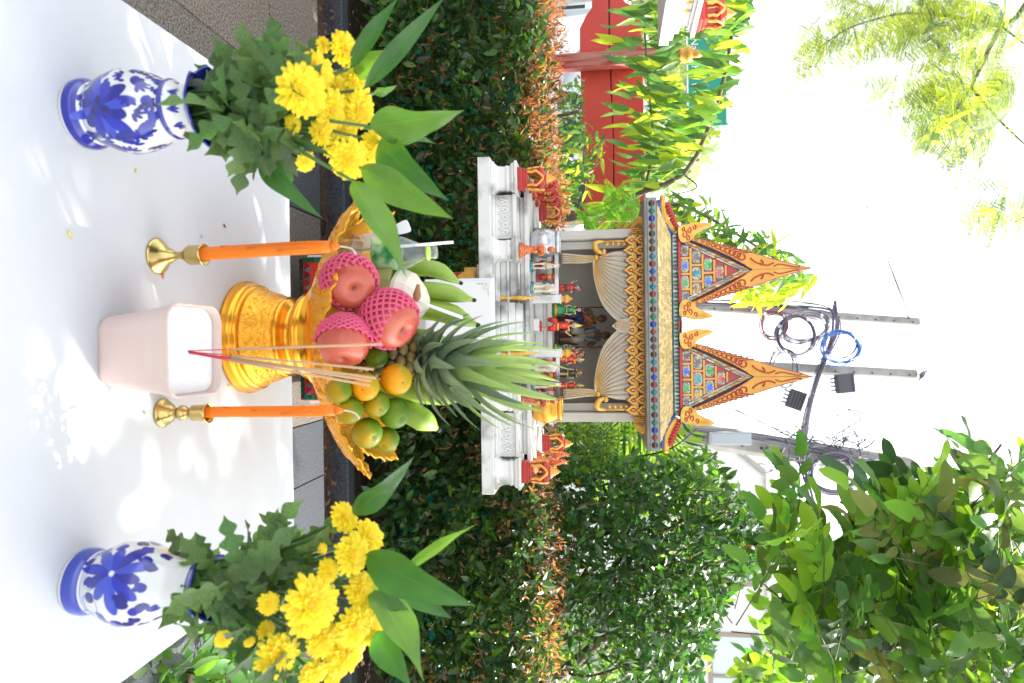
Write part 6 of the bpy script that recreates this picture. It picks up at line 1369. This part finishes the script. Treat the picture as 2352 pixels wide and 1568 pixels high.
for k in range(8):
    g = MB(); o_ = rc.uniform(-7, 7); g.tube(crv([P(1600, 695+o_, 14.8), P(1780, 702+o_+rc.uniform(-4, 4), 14.6), P(1905, 712+o_, 14.2), P(1925+o_, 760, 14), P(1880+o_, 850, 13.7), P(1855+o_, 950, 11.5), P(1840+o_, 1040, 9)], 30), .010, 5); g.build('cable', cab[rc.choice([1, 0, 4])], cr_)
# junction boxes
def jbox(x, y, sx, sy, D_, rot, label, ribs):
    c = P(x, y, D_); s = D_/1568; root = thing('junction_box', label, 'junction box', c); M = Matrix.Rotation(rot, 3, 'Y'); g = MB(); g.box(c, (sy*s, .14, sx*s), 0, M=M); g.build('case', mat('black_plastic', (.07, .07, .085), .45), root, bevel=.012)
    for k in range(ribs): g = MB(); g.box(c+M@Vector((0, -.08, (-.4+.8*k/(ribs-1))*sx*s)), (sy*s*.92, .02, .02), 0, M=M); g.build('rib', MATS['black_plastic'], root)
    for k in range(4): g = MB(); e = c+M@Vector(((k-1.5)*sy*s*.2, 0, -sx*s*.5)); g.tube([e, e+M@Vector((0, 0, -.09))], .022, 6); g.build('cable_gland', cab[4], root)
jbox(1828, 918, 34, 42, 12.5, .35, 'ribbed black junction box tilted, hanging left of the thick pole', 5)
jbox(1940, 880, 38, 42, 13.3, -.1, 'black junction box on the pigeon pole with silver clips', 2)
# pigeon
c = P(2104, 858, 13.9); h = .30; root = thing('pigeon', 'grey pigeon standing on top of the middle concrete pole', 'bird', c); b = MB()
b.tube([(-.12, 0, .50), (-.02, 0, .42), (.14, 0, .32), (.30, 0, .22), (.42, 0, .12)], [.10, .15, .16, .10, .04], 12); b.tube([(-.08, 0, .5), (-.15, 0, .66), (-.17, 0, .74)], [.09, .06, .06], 10); b.ell((-.18, 0, .77), (.07, .055, .06), 10); b.tube([(-.23, 0, .77), (-.29, 0, .74)], [.018, .006], 6)
b.tube([(.36, 0, .16), (.62, 0, -.02)], [.07, .05], 8, flat=.4)
for s in (-1, 1): b.tube([(.05, s*.05, .30), (.03, s*.05, .02), (-.03, s*.05, 0)], [.03, .015, .012], 6)
place(b, c, -.4, h); b.build('body', mat('pigeon_grey', (.10, .11, .14), .6, col2=(.18, .19, .22), ns=20), root, remesh=.004)
g = MB()
for s in (-1, 1): g.ell((.14, s*.12, .34), (.24, .03, .09), 10, 0, Matrix.Rotation(.55, 3, 'Y'))
place(g, c, -.4, h); g.build('wing', mat('pigeon_wing', (.05, .055, .07), .6), root)
# ================================================================ TREES AND FOLIAGE
def inpoly(x, y, poly):
    c = np.zeros(len(x), bool); n = len(poly)
    for i in range(n):
        x0, y0 = poly[i]; x1, y1 = poly[(i+1) % n]
        k = ((y0 > y) != (y1 > y)) & (x < (x1-x0)*(y-y0)/((y1-y0) if y1 != y0 else 1e-9)+x0); c ^= k
    return c
def sample(poly, n, D0, D1, r, pw=1.0):
    px = np.array(poly); out = []
    xs_, ys_ = px[:, 0], px[:, 1]; got = 0; X = []; Y = []
    while got < n:
        x = r.uniform(xs_.min(), xs_.max(), n*2); y = r.uniform(ys_.min(), ys_.max(), n*2); k = inpoly(x, y, poly); X.append(x[k]); Y.append(y[k]); got += k.sum()
    x = np.concatenate(X)[:n]; y = np.concatenate(Y)[:n]; D_ = D0+(D1-D0)*r.random(n)**pw
    R = FN[None]+RN[None]*((y-784)/FPX)[:, None]+UN[None]*((x-1176)/FPX)[:, None]; return CAMN+R*(D_/R[:, 1])[:, None], x, y
def tubes(root, name, lines_, m_, D_w=1, **kw):
    g = MB()
    for pts, r0, r1 in lines_:
        P3 = crv([P(*p) if len(p) == 3 and p[0] > 20 else Vector(p) for p in pts], 14); n = len(P3); g = MB(); g.tube(P3, [r0+(r1-r0)*i/(n-1) for i in range(n)], 7); g.build(name, m_, root)
# --- long-leaved tree on the left
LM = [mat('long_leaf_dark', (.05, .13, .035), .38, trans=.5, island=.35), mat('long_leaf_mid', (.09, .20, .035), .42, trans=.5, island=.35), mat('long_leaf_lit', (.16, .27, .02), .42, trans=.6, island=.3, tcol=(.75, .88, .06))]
r = np.random.default_rng(31)
root = thing('long_leaved_tree', 'tree with long hanging pointed leaves arching over the red board on the left', 'tree', (P(1300, 560, 4.1).x, 4.1, 0))
tubes(root, 'trunk', [([(P(1300, 500, 4.1).x, 4.15, 0), (1200, 505, 4.15), (1330, 500, 4.1), (1400, 478, 4.1)], .035, .022)], bark2)
tubes(root, 'branch', [([(1400, 478, 4.1), (1480, 440, 4.1), (1570, 400, 4.1), (1625, 300, 4.1), (1670, 150, 4.1), (1700, -60, 4.1)], .018, .010), ([(1480, 440, 4.1), (1500, 330, 4.15), (1490, 200, 4.2), (1480, 60, 4.2)], .009, .005), ([(1430, 470, 4.1), (1560, 470, 4.0), (1680, 530, 4.0), (1790, 600, 4.0), (1860, 640, 4.0)], .012, .004), ([(1330, 500, 4.1), (1345, 420, 4.0), (1340, 350, 4.0), (1370, 300, 4.0)], .006, .003), ([(1340, 520, 4.2), (1500, 545, 4.2), (1640, 640, 4.1)], .014, .006), ([(1570, 400, 4.1), (1600, 430, 4.1), (1540, 450, 4.0)], .006, .003), ([(1640, 240, 4.1), (1560, 260, 4.1), (1500, 280, 4.1)], .005, .002), ([(1600, 340, 4.1), (1530, 360, 4.1), (1450, 370, 4.1)], .005, .002)], bark2)
polyA = [(1752, -20), (1742, 20), (1735, 100), (1712, 170), (1690, 240), (1650, 320), (1600, 390), (1545, 440), (1480, 478), (1430, 470), (1400, 440), (1440, 400), (1440, 300), (1425, 230), (1425, 150), (1410, 90), (1430, 40), (1470, -20)]
polyA2 = [(1745, -20), (1735, 100), (1690, 230), (1640, 320), (1560, 420), (1500, 450), (1520, 300), (1540, 150), (1530, 30), (1500, -20)]
polyB = [(1545, 448), (1640, 470), (1720, 520), (1790, 560), (1850, 605), (1880, 640), (1840, 660), (1760, 640), (1690, 600), (1640, 590), (1600, 570), (1560, 540), (1520, 520)]
polyB2 = [(1700, 640), (1800, 640), (1880, 628), (1870, 650), (1800, 690), (1720, 700)]
polyC = [(1285, 470), (1290, 400), (1280, 310), (1340, 290), (1392, 300), (1390, 350), (1370, 400), (1330, 480)]
A_, ax, ay = sample(polyA, 230, 3.7, 4.5, r); A2, a2x, a2y = sample(polyA2, 400, 3.7, 4.6, r); B_, _, _ = sample(polyB, 330, 3.7, 4.3, r); B2, _, _ = sample(polyB2, 110, 3.8, 4.2, r); C_, _, _ = sample(polyC, 130, 3.7, 4.2, r)
Q = np.vstack([A_, A2, B_, B2, C_]); n = len(Q); nA = len(A_)+len(A2)
D = r.normal(0, .30, (n, 3))+np.array([-.10, -.15, -1.0]); D[nA:, 0] += .25; D[nA:] += r.normal(0, .35, (n-nA, 3))
D[nA:nA+len(B_)] += np.array([0, 0, .55]); D[-len(C_):] += np.array([.3, 0, .5])
N = r.normal(0, .55, (n, 3))+np.array([.3, -.7, .3])
sz = r.uniform(.11, .19, n); sz[nA:] *= .72; sz[-len(C_):] *= .8
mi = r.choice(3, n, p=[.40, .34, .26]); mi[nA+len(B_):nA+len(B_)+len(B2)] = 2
sx_, sy_, _ = px_of(Q); keep = ~((sx_ > 1570) & (sx_ < 1700) & (sy_ > 80) & (sy_ < 225) & (r.random(n) < np.where(sx_ < 1625, .9, .55))); Q, D, N, sz, mi = Q[keep], D[keep], N[keep], sz[keep], mi[keep]
leaf_cloud(root, Q, D, N, sz, TPL_LA, LM, single=300, mi=mi)
# --- feathery bipinnate foliage
def pinna_tpl(n_=12, L=1.0):
    v = []; f = []
    def quad_(a, b, c, d): k = len(v); v.extend([a, b, c, d]); f.append((k, k+1, k+2, k+3))
    quad_((0, -.006, 0), (L, -.003, -.12), (L, .003, -.12), (0, .006, 0))
    for i in range(n_):
        t = (i+1)/(n_+.5); z = -.12*t*t; l = .17*sin(pi*min(1, .18+t*.78))**.6
        for s in (-1, 1): w_ = .032; quad_((t*L-w_, 0, z), (t*L-w_*.4, s*l*.6, z+.01), (t*L+w_*.9, s*l, z-.005), (t*L+w_, s*l*.45, z+.004))
    return np.array(v, float), f
TPL_PIN = pinna_tpl(15)
FM = [mat('feather_leaf', (.14, .24, .02), .5, trans=.55, island=.35, tcol=(.62, .72, .04)), mat('feather_leaf_dark', (.045, .10, .025), .5, trans=.45, island=.3)]
def feather(root, Q, updir, sz, m_, nper=7, single=0, mi=None, spread=.9):
    P_ = []; D_ = []; N_ = []; S_ = []
    for i, q in enumerate(Q):
        ax = np.array(updir)+r.normal(0, .35, 3); ax /= np.linalg.norm(ax); L = sz*r.uniform(.8, 1.3); nn = r.normal(0, .4, 3)+np.array([0, -.5, .8]); sd = np.cross(ax, nn); sd /= np.linalg.norm(sd); nn = np.cross(sd, ax)
        for k in range(nper):
            t = (k+.5)/nper
            for s in (-1, 1): P_.append(q+ax*L*1.5*t); d = ax*.55+sd*s*spread; D_.append(d); N_.append(nn+r.normal(0, .15, 3)); S_.append(L*.62*(1-.5*abs(t-.45)))
    P_, D_, N_, S_ = map(np.array, (P_, D_, N_, S_)); 
    leaf_cloud(root, P_, D_, N_, S_, TPL_PIN, m_, single=single, lname='feathery_leaflet', mi=(r.random(len(P_)) < .3).astype(int) if mi is None and len(m_) > 1 else np.zeros(len(P_), int))
root = thing('feathery_tree', 'tall tree with fine feathery yellow green leaves, its branches hanging from the upper left', 'tree', (-4.2, 5.2, 0))
tubes(root, 'trunk', [([(-4.2, 5.2, 0), (-4.3, 5.2, 2.0), (-4.0, 5.1, 3.6), (-3.4, 5.0, 4.6)], .14, .07)], bark2)
tubes(root, 'branch', [([(-3.4, 5.0, 4.6), (2370, -10, 5.0), (2300, 60, 5.0), (2245, 170, 4.9), (2195, 255, 4.9), (2140, 320, 4.8)], .025, .004), ([(2300, 60, 5.0), (2200, 40, 4.9), (2080, 30, 4.9), (1960, 60, 4.8), (1880, 110, 4.8)], .014, .004), ([(2230, 200, 4.9), (2290, 270, 4.8), (2352, 330, 4.8)], .01, .005), ([(-3.4, 5.0, 4.6), (2420, 200, 4.7), (2400, 450, 4.5), (2330, 510, 4.5)], .03, .004), ([(2195, 255, 4.9), (2240, 310, 4.8), (2200, 350, 4.8)], .006, .003), ([(2300, 60, 5.0), (2352, 100, 4.9)], .008, .004)], bark2)
pF = [(2352, -20), (1900, -20), (1880, 40), (1905, 60), (1870, 100), (1900, 120), (1960, 100), (2010, 60), (2060, 90), (2110, 150), (2150, 60), (2190, 110), (2180, 170), (2110, 250), (2100, 320), (2140, 340), (2220, 290), (2260, 300), (2300, 320), (2352, 260)]
F1, _, _ = sample(pF, 240, 4.0, 5.6, r); F2, _, _ = sample([(1830, 150), (1900, 95), (1930, 130), (1870, 175)], 10, 4.6, 5, r); F3, _, _ = sample([(2010, 200), (2060, 130), (2080, 190), (2040, 250)], 7, 4.6, 5, r); F4, _, _ = sample([(2270, 500), (2300, 440), (2352, 400), (2352, 530), (2310, 540)], 15, 4.2, 4.8, r); F5, _, _ = sample([(2180, 370), (2240, 300), (2290, 290), (2230, 350)], 10, 4.5, 4.9, r)
Q = np.vstack([F1, F2, F3, F4, F5]); feather(root, Q, (.35, -.2, -.55), .17, FM, nper=6, single=300)
root = thing('mimosa_sprig', 'bright fresh green mimosa sprigs beside the left roof corner', 'shrub', (P(1380, 500, 3.5).x, 3.5, 0))
M1 = [mat('mimosa_leaf', (.10, .28, .03), .5, trans=.5, island=.25)]
for (x, y, k_) in ((1375, 470, 0), (1405, 480, 1), (1425, 462, 2), (1390, 515, 3), (1440, 500, 4), (1462, 480, 5), (1400, 500, 6), (1350, 520, 7), (1310, 535, 8)):
    pass
Qm = np.array([list(P(x, y, 3.45)) for x, y in ((1395, 470), (1425, 462), (1455, 470), (1375, 505), (1410, 500), (1440, 500), (1462, 492), (1345, 500), (1360, 525))])
P_ = []; D_ = []; N_ = []; S_ = []
for q in Qm:
    for k in range(6): P_.append(q); D_.append(np.array([r.normal(-.2, .6), -.2, r.normal(-.2, .5)])); N_.append(np.array([r.normal(0, .3), -1, .6])); S_.append(r.uniform(.09, .14))
leaf_cloud(root, np.array(P_), np.array(D_), np.array(N_), S_, TPL_PIN, M1, single=60, lname='feathery_leaf')
tubes(root, 'stem', [([(P(1300, 540, 3.5).x, 3.5, 0), (1300, 540, 3.5), (1370, 515, 3.48), (1460, 480, 3.46)], .008, .002)], bark2)
# --- big-leaved compound tree on the right, its crown also reaching overhead
BM = [mat('broad_leaf', (.065, .16, .032), .42, trans=.5, island=.4, bump=.2, bs=60), mat('broad_leaf_fresh', (.12, .28, .035), .42, trans=.58, island=.3), mat('broad_leaf_olive', (.13, .16, .04), .5, trans=.35, island=.3), mat('broad_leaf_dark', (.03, .08, .025), .4, trans=.25, island=.3)]
root = thing('broad_leaved_tree', 'tree with large oval leaflets on arching twigs filling the upper right', 'tree', (2.6, 3.0, 0))
tubes(root, 'trunk', [([(2.75, 3.0, 0), (2.7, 3.0, 1.2), (2.5, 2.9, 2.2), (2.2, 2.8, 3.0)], .08, .05)], bark)
tubes(root, 'branch', [([(2.5, 2.9, 2.2), (1960, 1540, 2.9), (1930, 1430, 2.8), (1880, 1300, 2.8), (1800, 1230, 2.8)], .016, .005), ([(2.2, 2.8, 3.0), (2180, 1480, 2.9), (2110, 1400, 2.8), (2060, 1250, 2.8), (2010, 1080, 2.8)], .016, .004), ([(2.2, 2.8, 3.0), (2320, 1450, 2.9), (2260, 1300, 2.7), (2240, 1120, 2.7), (2300, 1020, 2.7)], .016, .004), ([(2.2, 2.8, 3.0), (1.6, 2.4, 3.6), (.9, 2.0, 3.9)], .03, .01), ([(2.2, 2.8, 3.0), (2.2, 2.0, 3.7), (1.9, 1.2, 3.9)], .03, .01), ([(2110, 1400, 2.8), (2000, 1380, 2.75), (1930, 1340, 2.7), (1880, 1250, 2.7)], .008, .003), ([(1930, 1430, 2.8), (1830, 1400, 2.7), (1740, 1330, 2.7)], .007, .002)], bark)
pG = [(1800, 1085), (1850, 1090), (1850, 1130), (1840, 1190), (1900, 1240), (1990, 1230), (2050, 1150), (2040, 1060), (2090, 1090), (2140, 1110), (2200, 1110), (2260, 1060), (2352, 1050), (2372, 1590), (1830, 1590), (1810, 1500), (1790, 1400), (1760, 1330), (1740, 1290), (1755, 1240), (1800, 1200)]
pG2 = [(1990, 1230), (2200, 1120), (2372, 1080), (2372, 1590), (1850, 1590), (1900, 1400)]
G1, gx, gy = sample(pG, 235, 2.3, 3.4, r); G2, _, _ = sample(pG2, 120, 2.7, 4.0, r)
# overhead part of the crown (outside the frame) that dapples the table
k = 820; E1 = np.c_[r.normal(2.35, .95, k), r.normal(2.15, .7, k), r.uniform(3.2, 4.2, k)]
ex, ey, ez = px_of(E1); okk = ~((ex < 2420) & (ex > 0) & (ey > -20) & (ey < 1590)); E1 = E1[okk]
Q = np.vstack([G1, G2, E1]); Pn, Dn, Nn, Sn, Mn = [], [], [], [], []; tw = []
for q in Q:
    vis = q[2] < 3.1
    ax = np.array([-.75, -.25, -.25 if vis else -.2])+r.normal(0, .45, 3); ax /= np.linalg.norm(ax); L = r.uniform(.22, .36); nn = np.array([.1, -.75, .55])+r.normal(0, .35, 3); sd = np.cross(ax, nn); sd /= np.linalg.norm(sd); nn = np.cross(sd, ax); m_ = r.choice(4, p=[.46, .34, .10, .10]); b0 = q-ax*L*.5
    nl_ = r.integers(3, 5)
    for j in range(nl_):
        t = .25+.75*j/nl_
        for s in (-1, 1): Pn.append(b0+ax*L*(t+.04*s)); Dn.append(ax*.75+sd*s*1.0+r.normal(0, .12, 3)); Nn.append(nn+r.normal(0, .22, 3)); Sn.append(r.uniform(.07, .115)*(.8+.3*t)); Mn.append(m_)
    Pn.append(b0+ax*L); Dn.append(ax); Nn.append(nn); Sn.append(.12); Mn.append(m_); tw.append((b0-ax*.05, b0+ax*L))
TPL_BR = leaf_tpl(ovate, 7, .2, .2, .52, wave=.03)
leaf_cloud(root, np.array(Pn), np.array(Dn), np.array(Nn), Sn, TPL_BR, BM, single=300, mi=np.array(Mn))
g = MB()
for a, b in tw: g.tube([a, (a+b)/2+np.array([0, 0, .01]), b], [.0025, .002, .0012], 4)
g.build('twig', mat('twig_green', (.12, .14, .05), .6), root, kind='stuff')
# --- small-leaved ficus on the right
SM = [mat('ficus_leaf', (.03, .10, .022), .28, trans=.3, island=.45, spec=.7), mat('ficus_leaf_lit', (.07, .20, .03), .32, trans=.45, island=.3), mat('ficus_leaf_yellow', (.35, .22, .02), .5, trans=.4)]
root = thing('small_leaved_tree', 'dense tree of small glossy leaves with leaning trunks on the right, behind the hedge', 'tree', (2.2, 4.1, 0))
tubes(root, 'trunk', [([(1.9, 4.1, 0), (1100, 1500, 4.1), (1215, 1445, 4.1), (1300, 1390, 4.1), (1370, 1350, 4.1), (1470, 1300, 4.0)], .055, .02), ([(2.2, 4.2, 0), (1180, 1620, 4.2), (1290, 1545, 4.2), (1380, 1470, 4.1), (1450, 1420, 4.0)], .05, .018)], bark)
tubes(root, 'branch', [([(1300, 1390, 4.1), (1350, 1300, 4.1), (1400, 1200, 4.0)], .014, .005), ([(1370, 1350, 4.1), (1440, 1270, 4.0), (1560, 1200, 4.0), (1650, 1150, 4.0)], .014, .004), ([(1290, 1545, 4.2), (1370, 1550, 4.1), (1500, 1500, 4.1)], .012, .005), ([(1380, 1470, 4.1), (1400, 1400, 4.0), (1500, 1340, 4.0), (1600, 1300, 3.9)], .010, .004), ([(1330, 1510, 4.2), (1340, 1440, 4.1), (1400, 1370, 4.1)], .006, .003), ([(1470, 1300, 4.0), (1560, 1290, 4.0), (1680, 1260, 3.9)], .011, .003)], bark)
pH = [(1310, 1035), (1400, 1060), (1440, 1045), (1500, 1060), (1590, 1045), (1620, 1035), (1650, 1075), (1700, 1140), (1740, 1190), (1765, 1240), (1740, 1290), (1680, 1360), (1640, 1440), (1600, 1590), (1440, 1590), (1400, 1470), (1350, 1430), (1290, 1390), (1265, 1300), (1250, 1180), (1275, 1060)]
H1, hx_, hy_ = sample(pH, 8200, 3.45, 4.6, r)
gap = np.sin(hx_*.045+np.sin(hy_*.02)*2)*np.sin(hy_*.05+np.sin(hx_*.025)*2); H1 = H1[(gap < .62) | (r.random(len(gap)) < .25)]
pI = [(1230, 1300), (1420, 1330), (1430, 1590), (1200, 1590)]
H2, _, _ = sample(pI, 650, 3.7, 5.0, r); Q = np.vstack([H1, H2]); n = len(Q)
# clusters along twigs
D = r.normal(0, .7, (n, 3))+np.array([-.25, -.3, .45]); N = r.normal(0, .6, (n, 3))+np.array([0, -.5, .8])
hx_, hy_, _ = px_of(Q); mi = ((r.random(n) < .12) | ((hx_ > 1560) & (hy_ < 1180) & (r.random(n) < .5)) | ((hy_ < 1080) & (r.random(n) < .4))).astype(int); mi[r.random(n) < .006] = 2  # brighter leaves at the crown tips put sunlight into the colour
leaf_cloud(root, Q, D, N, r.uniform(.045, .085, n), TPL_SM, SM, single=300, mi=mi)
g = MB()
for q in Q[r.integers(0, n, 260)]: e = q+r.normal(0, .09, 3)+np.array([.06, 0, -.14]); g.tube([q, (q+e)/2+r.normal(0, .008, 3), e], [.0015, .0025, .004], 4)
g.build('twig', bark, root, kind='stuff')
# --- lighter bushes behind
def bush(poly, n_, D0, D1, label, mats_, s0, s1, cat='bush', stems=6, nm='leafy_bush', tpl=TPL_SM, single=120, sh=0):
    Q, _, _ = sample(poly, n_, D0, D1, r); c = Q.mean(0); root = thing(nm, label, cat, (c[0], c[1], 0)); D = r.normal(0, .7, (n_, 3))+np.array([0, -.2, .3]); N = r.normal(0, .7, (n_, 3))+np.array([0, -.4, .6])
    leaf_cloud(root, Q, D, N, r.uniform(s0, s1, n_), tpl, mats_, single=single)
    for k in range(stems): q = Q[r.integers(0, n_)]; g = MB(); g.tube(crv([(c[0]+sh+.1*k-.3, c[1], 0), ((c[0]+sh+q[0])/2, c[1], q[2]*(.55 if sh == 0 else .9)), q], 10), .012 if sh == 0 else .007, 5); g.build('stem', bark, root)
    return root
LBM = [mat('lime_leaf', (.10, .22, .02), .45, trans=.55, island=.35, tcol=(.45, .65, .05)), mat('mid_leaf', (.04, .12, .025), .45, trans=.4, island=.3)]
bush([(1180, 1360), (1260, 1330), (1420, 1400), (1500, 1480), (1560, 1590), (1250, 1590), (1215, 1500)], 1700, 5.2, 6.6, 'sunlit lime green bush far behind the leaning trunks at the right edge', LBM, .06, .10, single=60)
bush([(1280, 968), (1340, 970), (1400, 990), (1420, 1060), (1330, 1110), (1270, 1090)], 1300, 3.5, 4.2, 'airy fine-leaved bush between the right side of the spirit house and the dense tree', [LBM[1], LBM[0]], .025, .045)
bush([(1700, 1500), (1760, 1480), (1850, 1500), (1830, 1590), (1690, 1590)], 130, 4.6, 5.4, 'bright backlit leaves low at the right edge in front of the pale building', LBM, .10, .15, tpl=TPL_BR, sh=2.5, stems=3)
bush([(2140, 1370), (2270, 1350), (2352, 1400), (2352, 1590), (2150, 1590)], 240, 4.2, 5.2, 'yellow green backlit bush top behind the broad leaves at the upper right corner', LBM, .10, .15, tpl=TPL_BR, sh=2.5, stems=3)
far = [mat('far_leaf', (.22, .30, .12), .6, trans=.4, island=.35), mat('far_leaf_pale', (.30, .36, .16), .6, trans=.4, island=.3)]
bush([(1385, -30), (1580, -30), (1640, 60), (1640, 330), (1580, 430), (1500, 430), (1480, 200), (1390, 60)], 1500, 15, 18, 'pale distant roadside tree behind the green sign on the left', far, .25, .45, cat='tree', nm='distant_tree')
bush([(1280, 200), (1335, 180), (1350, 400), (1300, 460), (1275, 330)], 420, 4.0, 4.6, 'small-leaved climbing bush above the hedge below the red board', [LBM[1]], .03, .05)
bush([(1530, 1060), (1640, 1050), (1660, 1300), (1600, 1590), (1450, 1590)], 900, 9, 11, 'background green tree seen through gaps of the dense small-leaved tree', [LBM[1], LBM[0]], .12, .2, cat='tree', nm='distant_tree')
# --- palm
root = thing('areca_palm', 'bright feather palm behind the right side of the spirit house', 'palm', (P(1340, 1060, 5.0).x, 5.0, 0))
pm = [mat('palm_leaf', (.07, .20, .02), .4, trans=.5, tcol=(.4, .62, .05)), mat('palm_leaf_dark', (.03, .10, .02), .4, trans=.35)]
b0 = P(1330, 1075, 5.0); tubes(root, 'trunk', [([(b0.x, 5.0, 0), (b0.x, 5.0, .8), (b0.x, 5.0, b0.z)], .05, .035)], mat('palm_trunk', (.2, .2, .12), .8))
for k, (pts, w_) in enumerate(((((1330, 1075), (1420, 1030), (1490, 1000), (1560, 985)), .34), (((1330, 1075), (1430, 1080), (1520, 1075), (1590, 1040)), .34), (((1330, 1075), (1400, 990), (1430, 960), (1440, 930)), .28), (((1330, 1075), (1400, 1100), (1470, 1130), (1500, 1180)), .3), (((1330, 1075), (1380, 1010), (1370, 970), (1345, 950)), .25), (((1330, 1075), (1460, 1050), (1540, 1030), (1600, 985)), .3))):
    c3_ = crv([P(x, y, 5.0-.12*i-.1*k) for i, (x, y) in enumerate(pts)], 27); g = MB(); g.tube(c3_, [.010-.008*i/(len(c3_)-1) for i in range(len(c3_))], 5)
    fr_ = g.build('frond', pm[k % 2], root)
    for i in range(4, len(c3_)-1):
        p = c3_[i]; t_ = (c3_[i+1]-c3_[i-1]).normalized(); t = i/len(c3_); l = w_*sin(pi*min(1, .25+.7*t))
        for s in (-1, 1):
            sd_ = t_.cross(Vector((0, -1, .25))).normalized()*s; e = p+sd_*l*.85+t_*l*.55+Vector((0, 0, -l*.22)); g = MB(); blade(g, p, e, .022, side=t_, up=Vector((0, -.5, 1)), arch=.06, fold=.3, nseg=5); g.build('leaflet', pm[0] if (i+k) % 3 else pm[1], fr_)
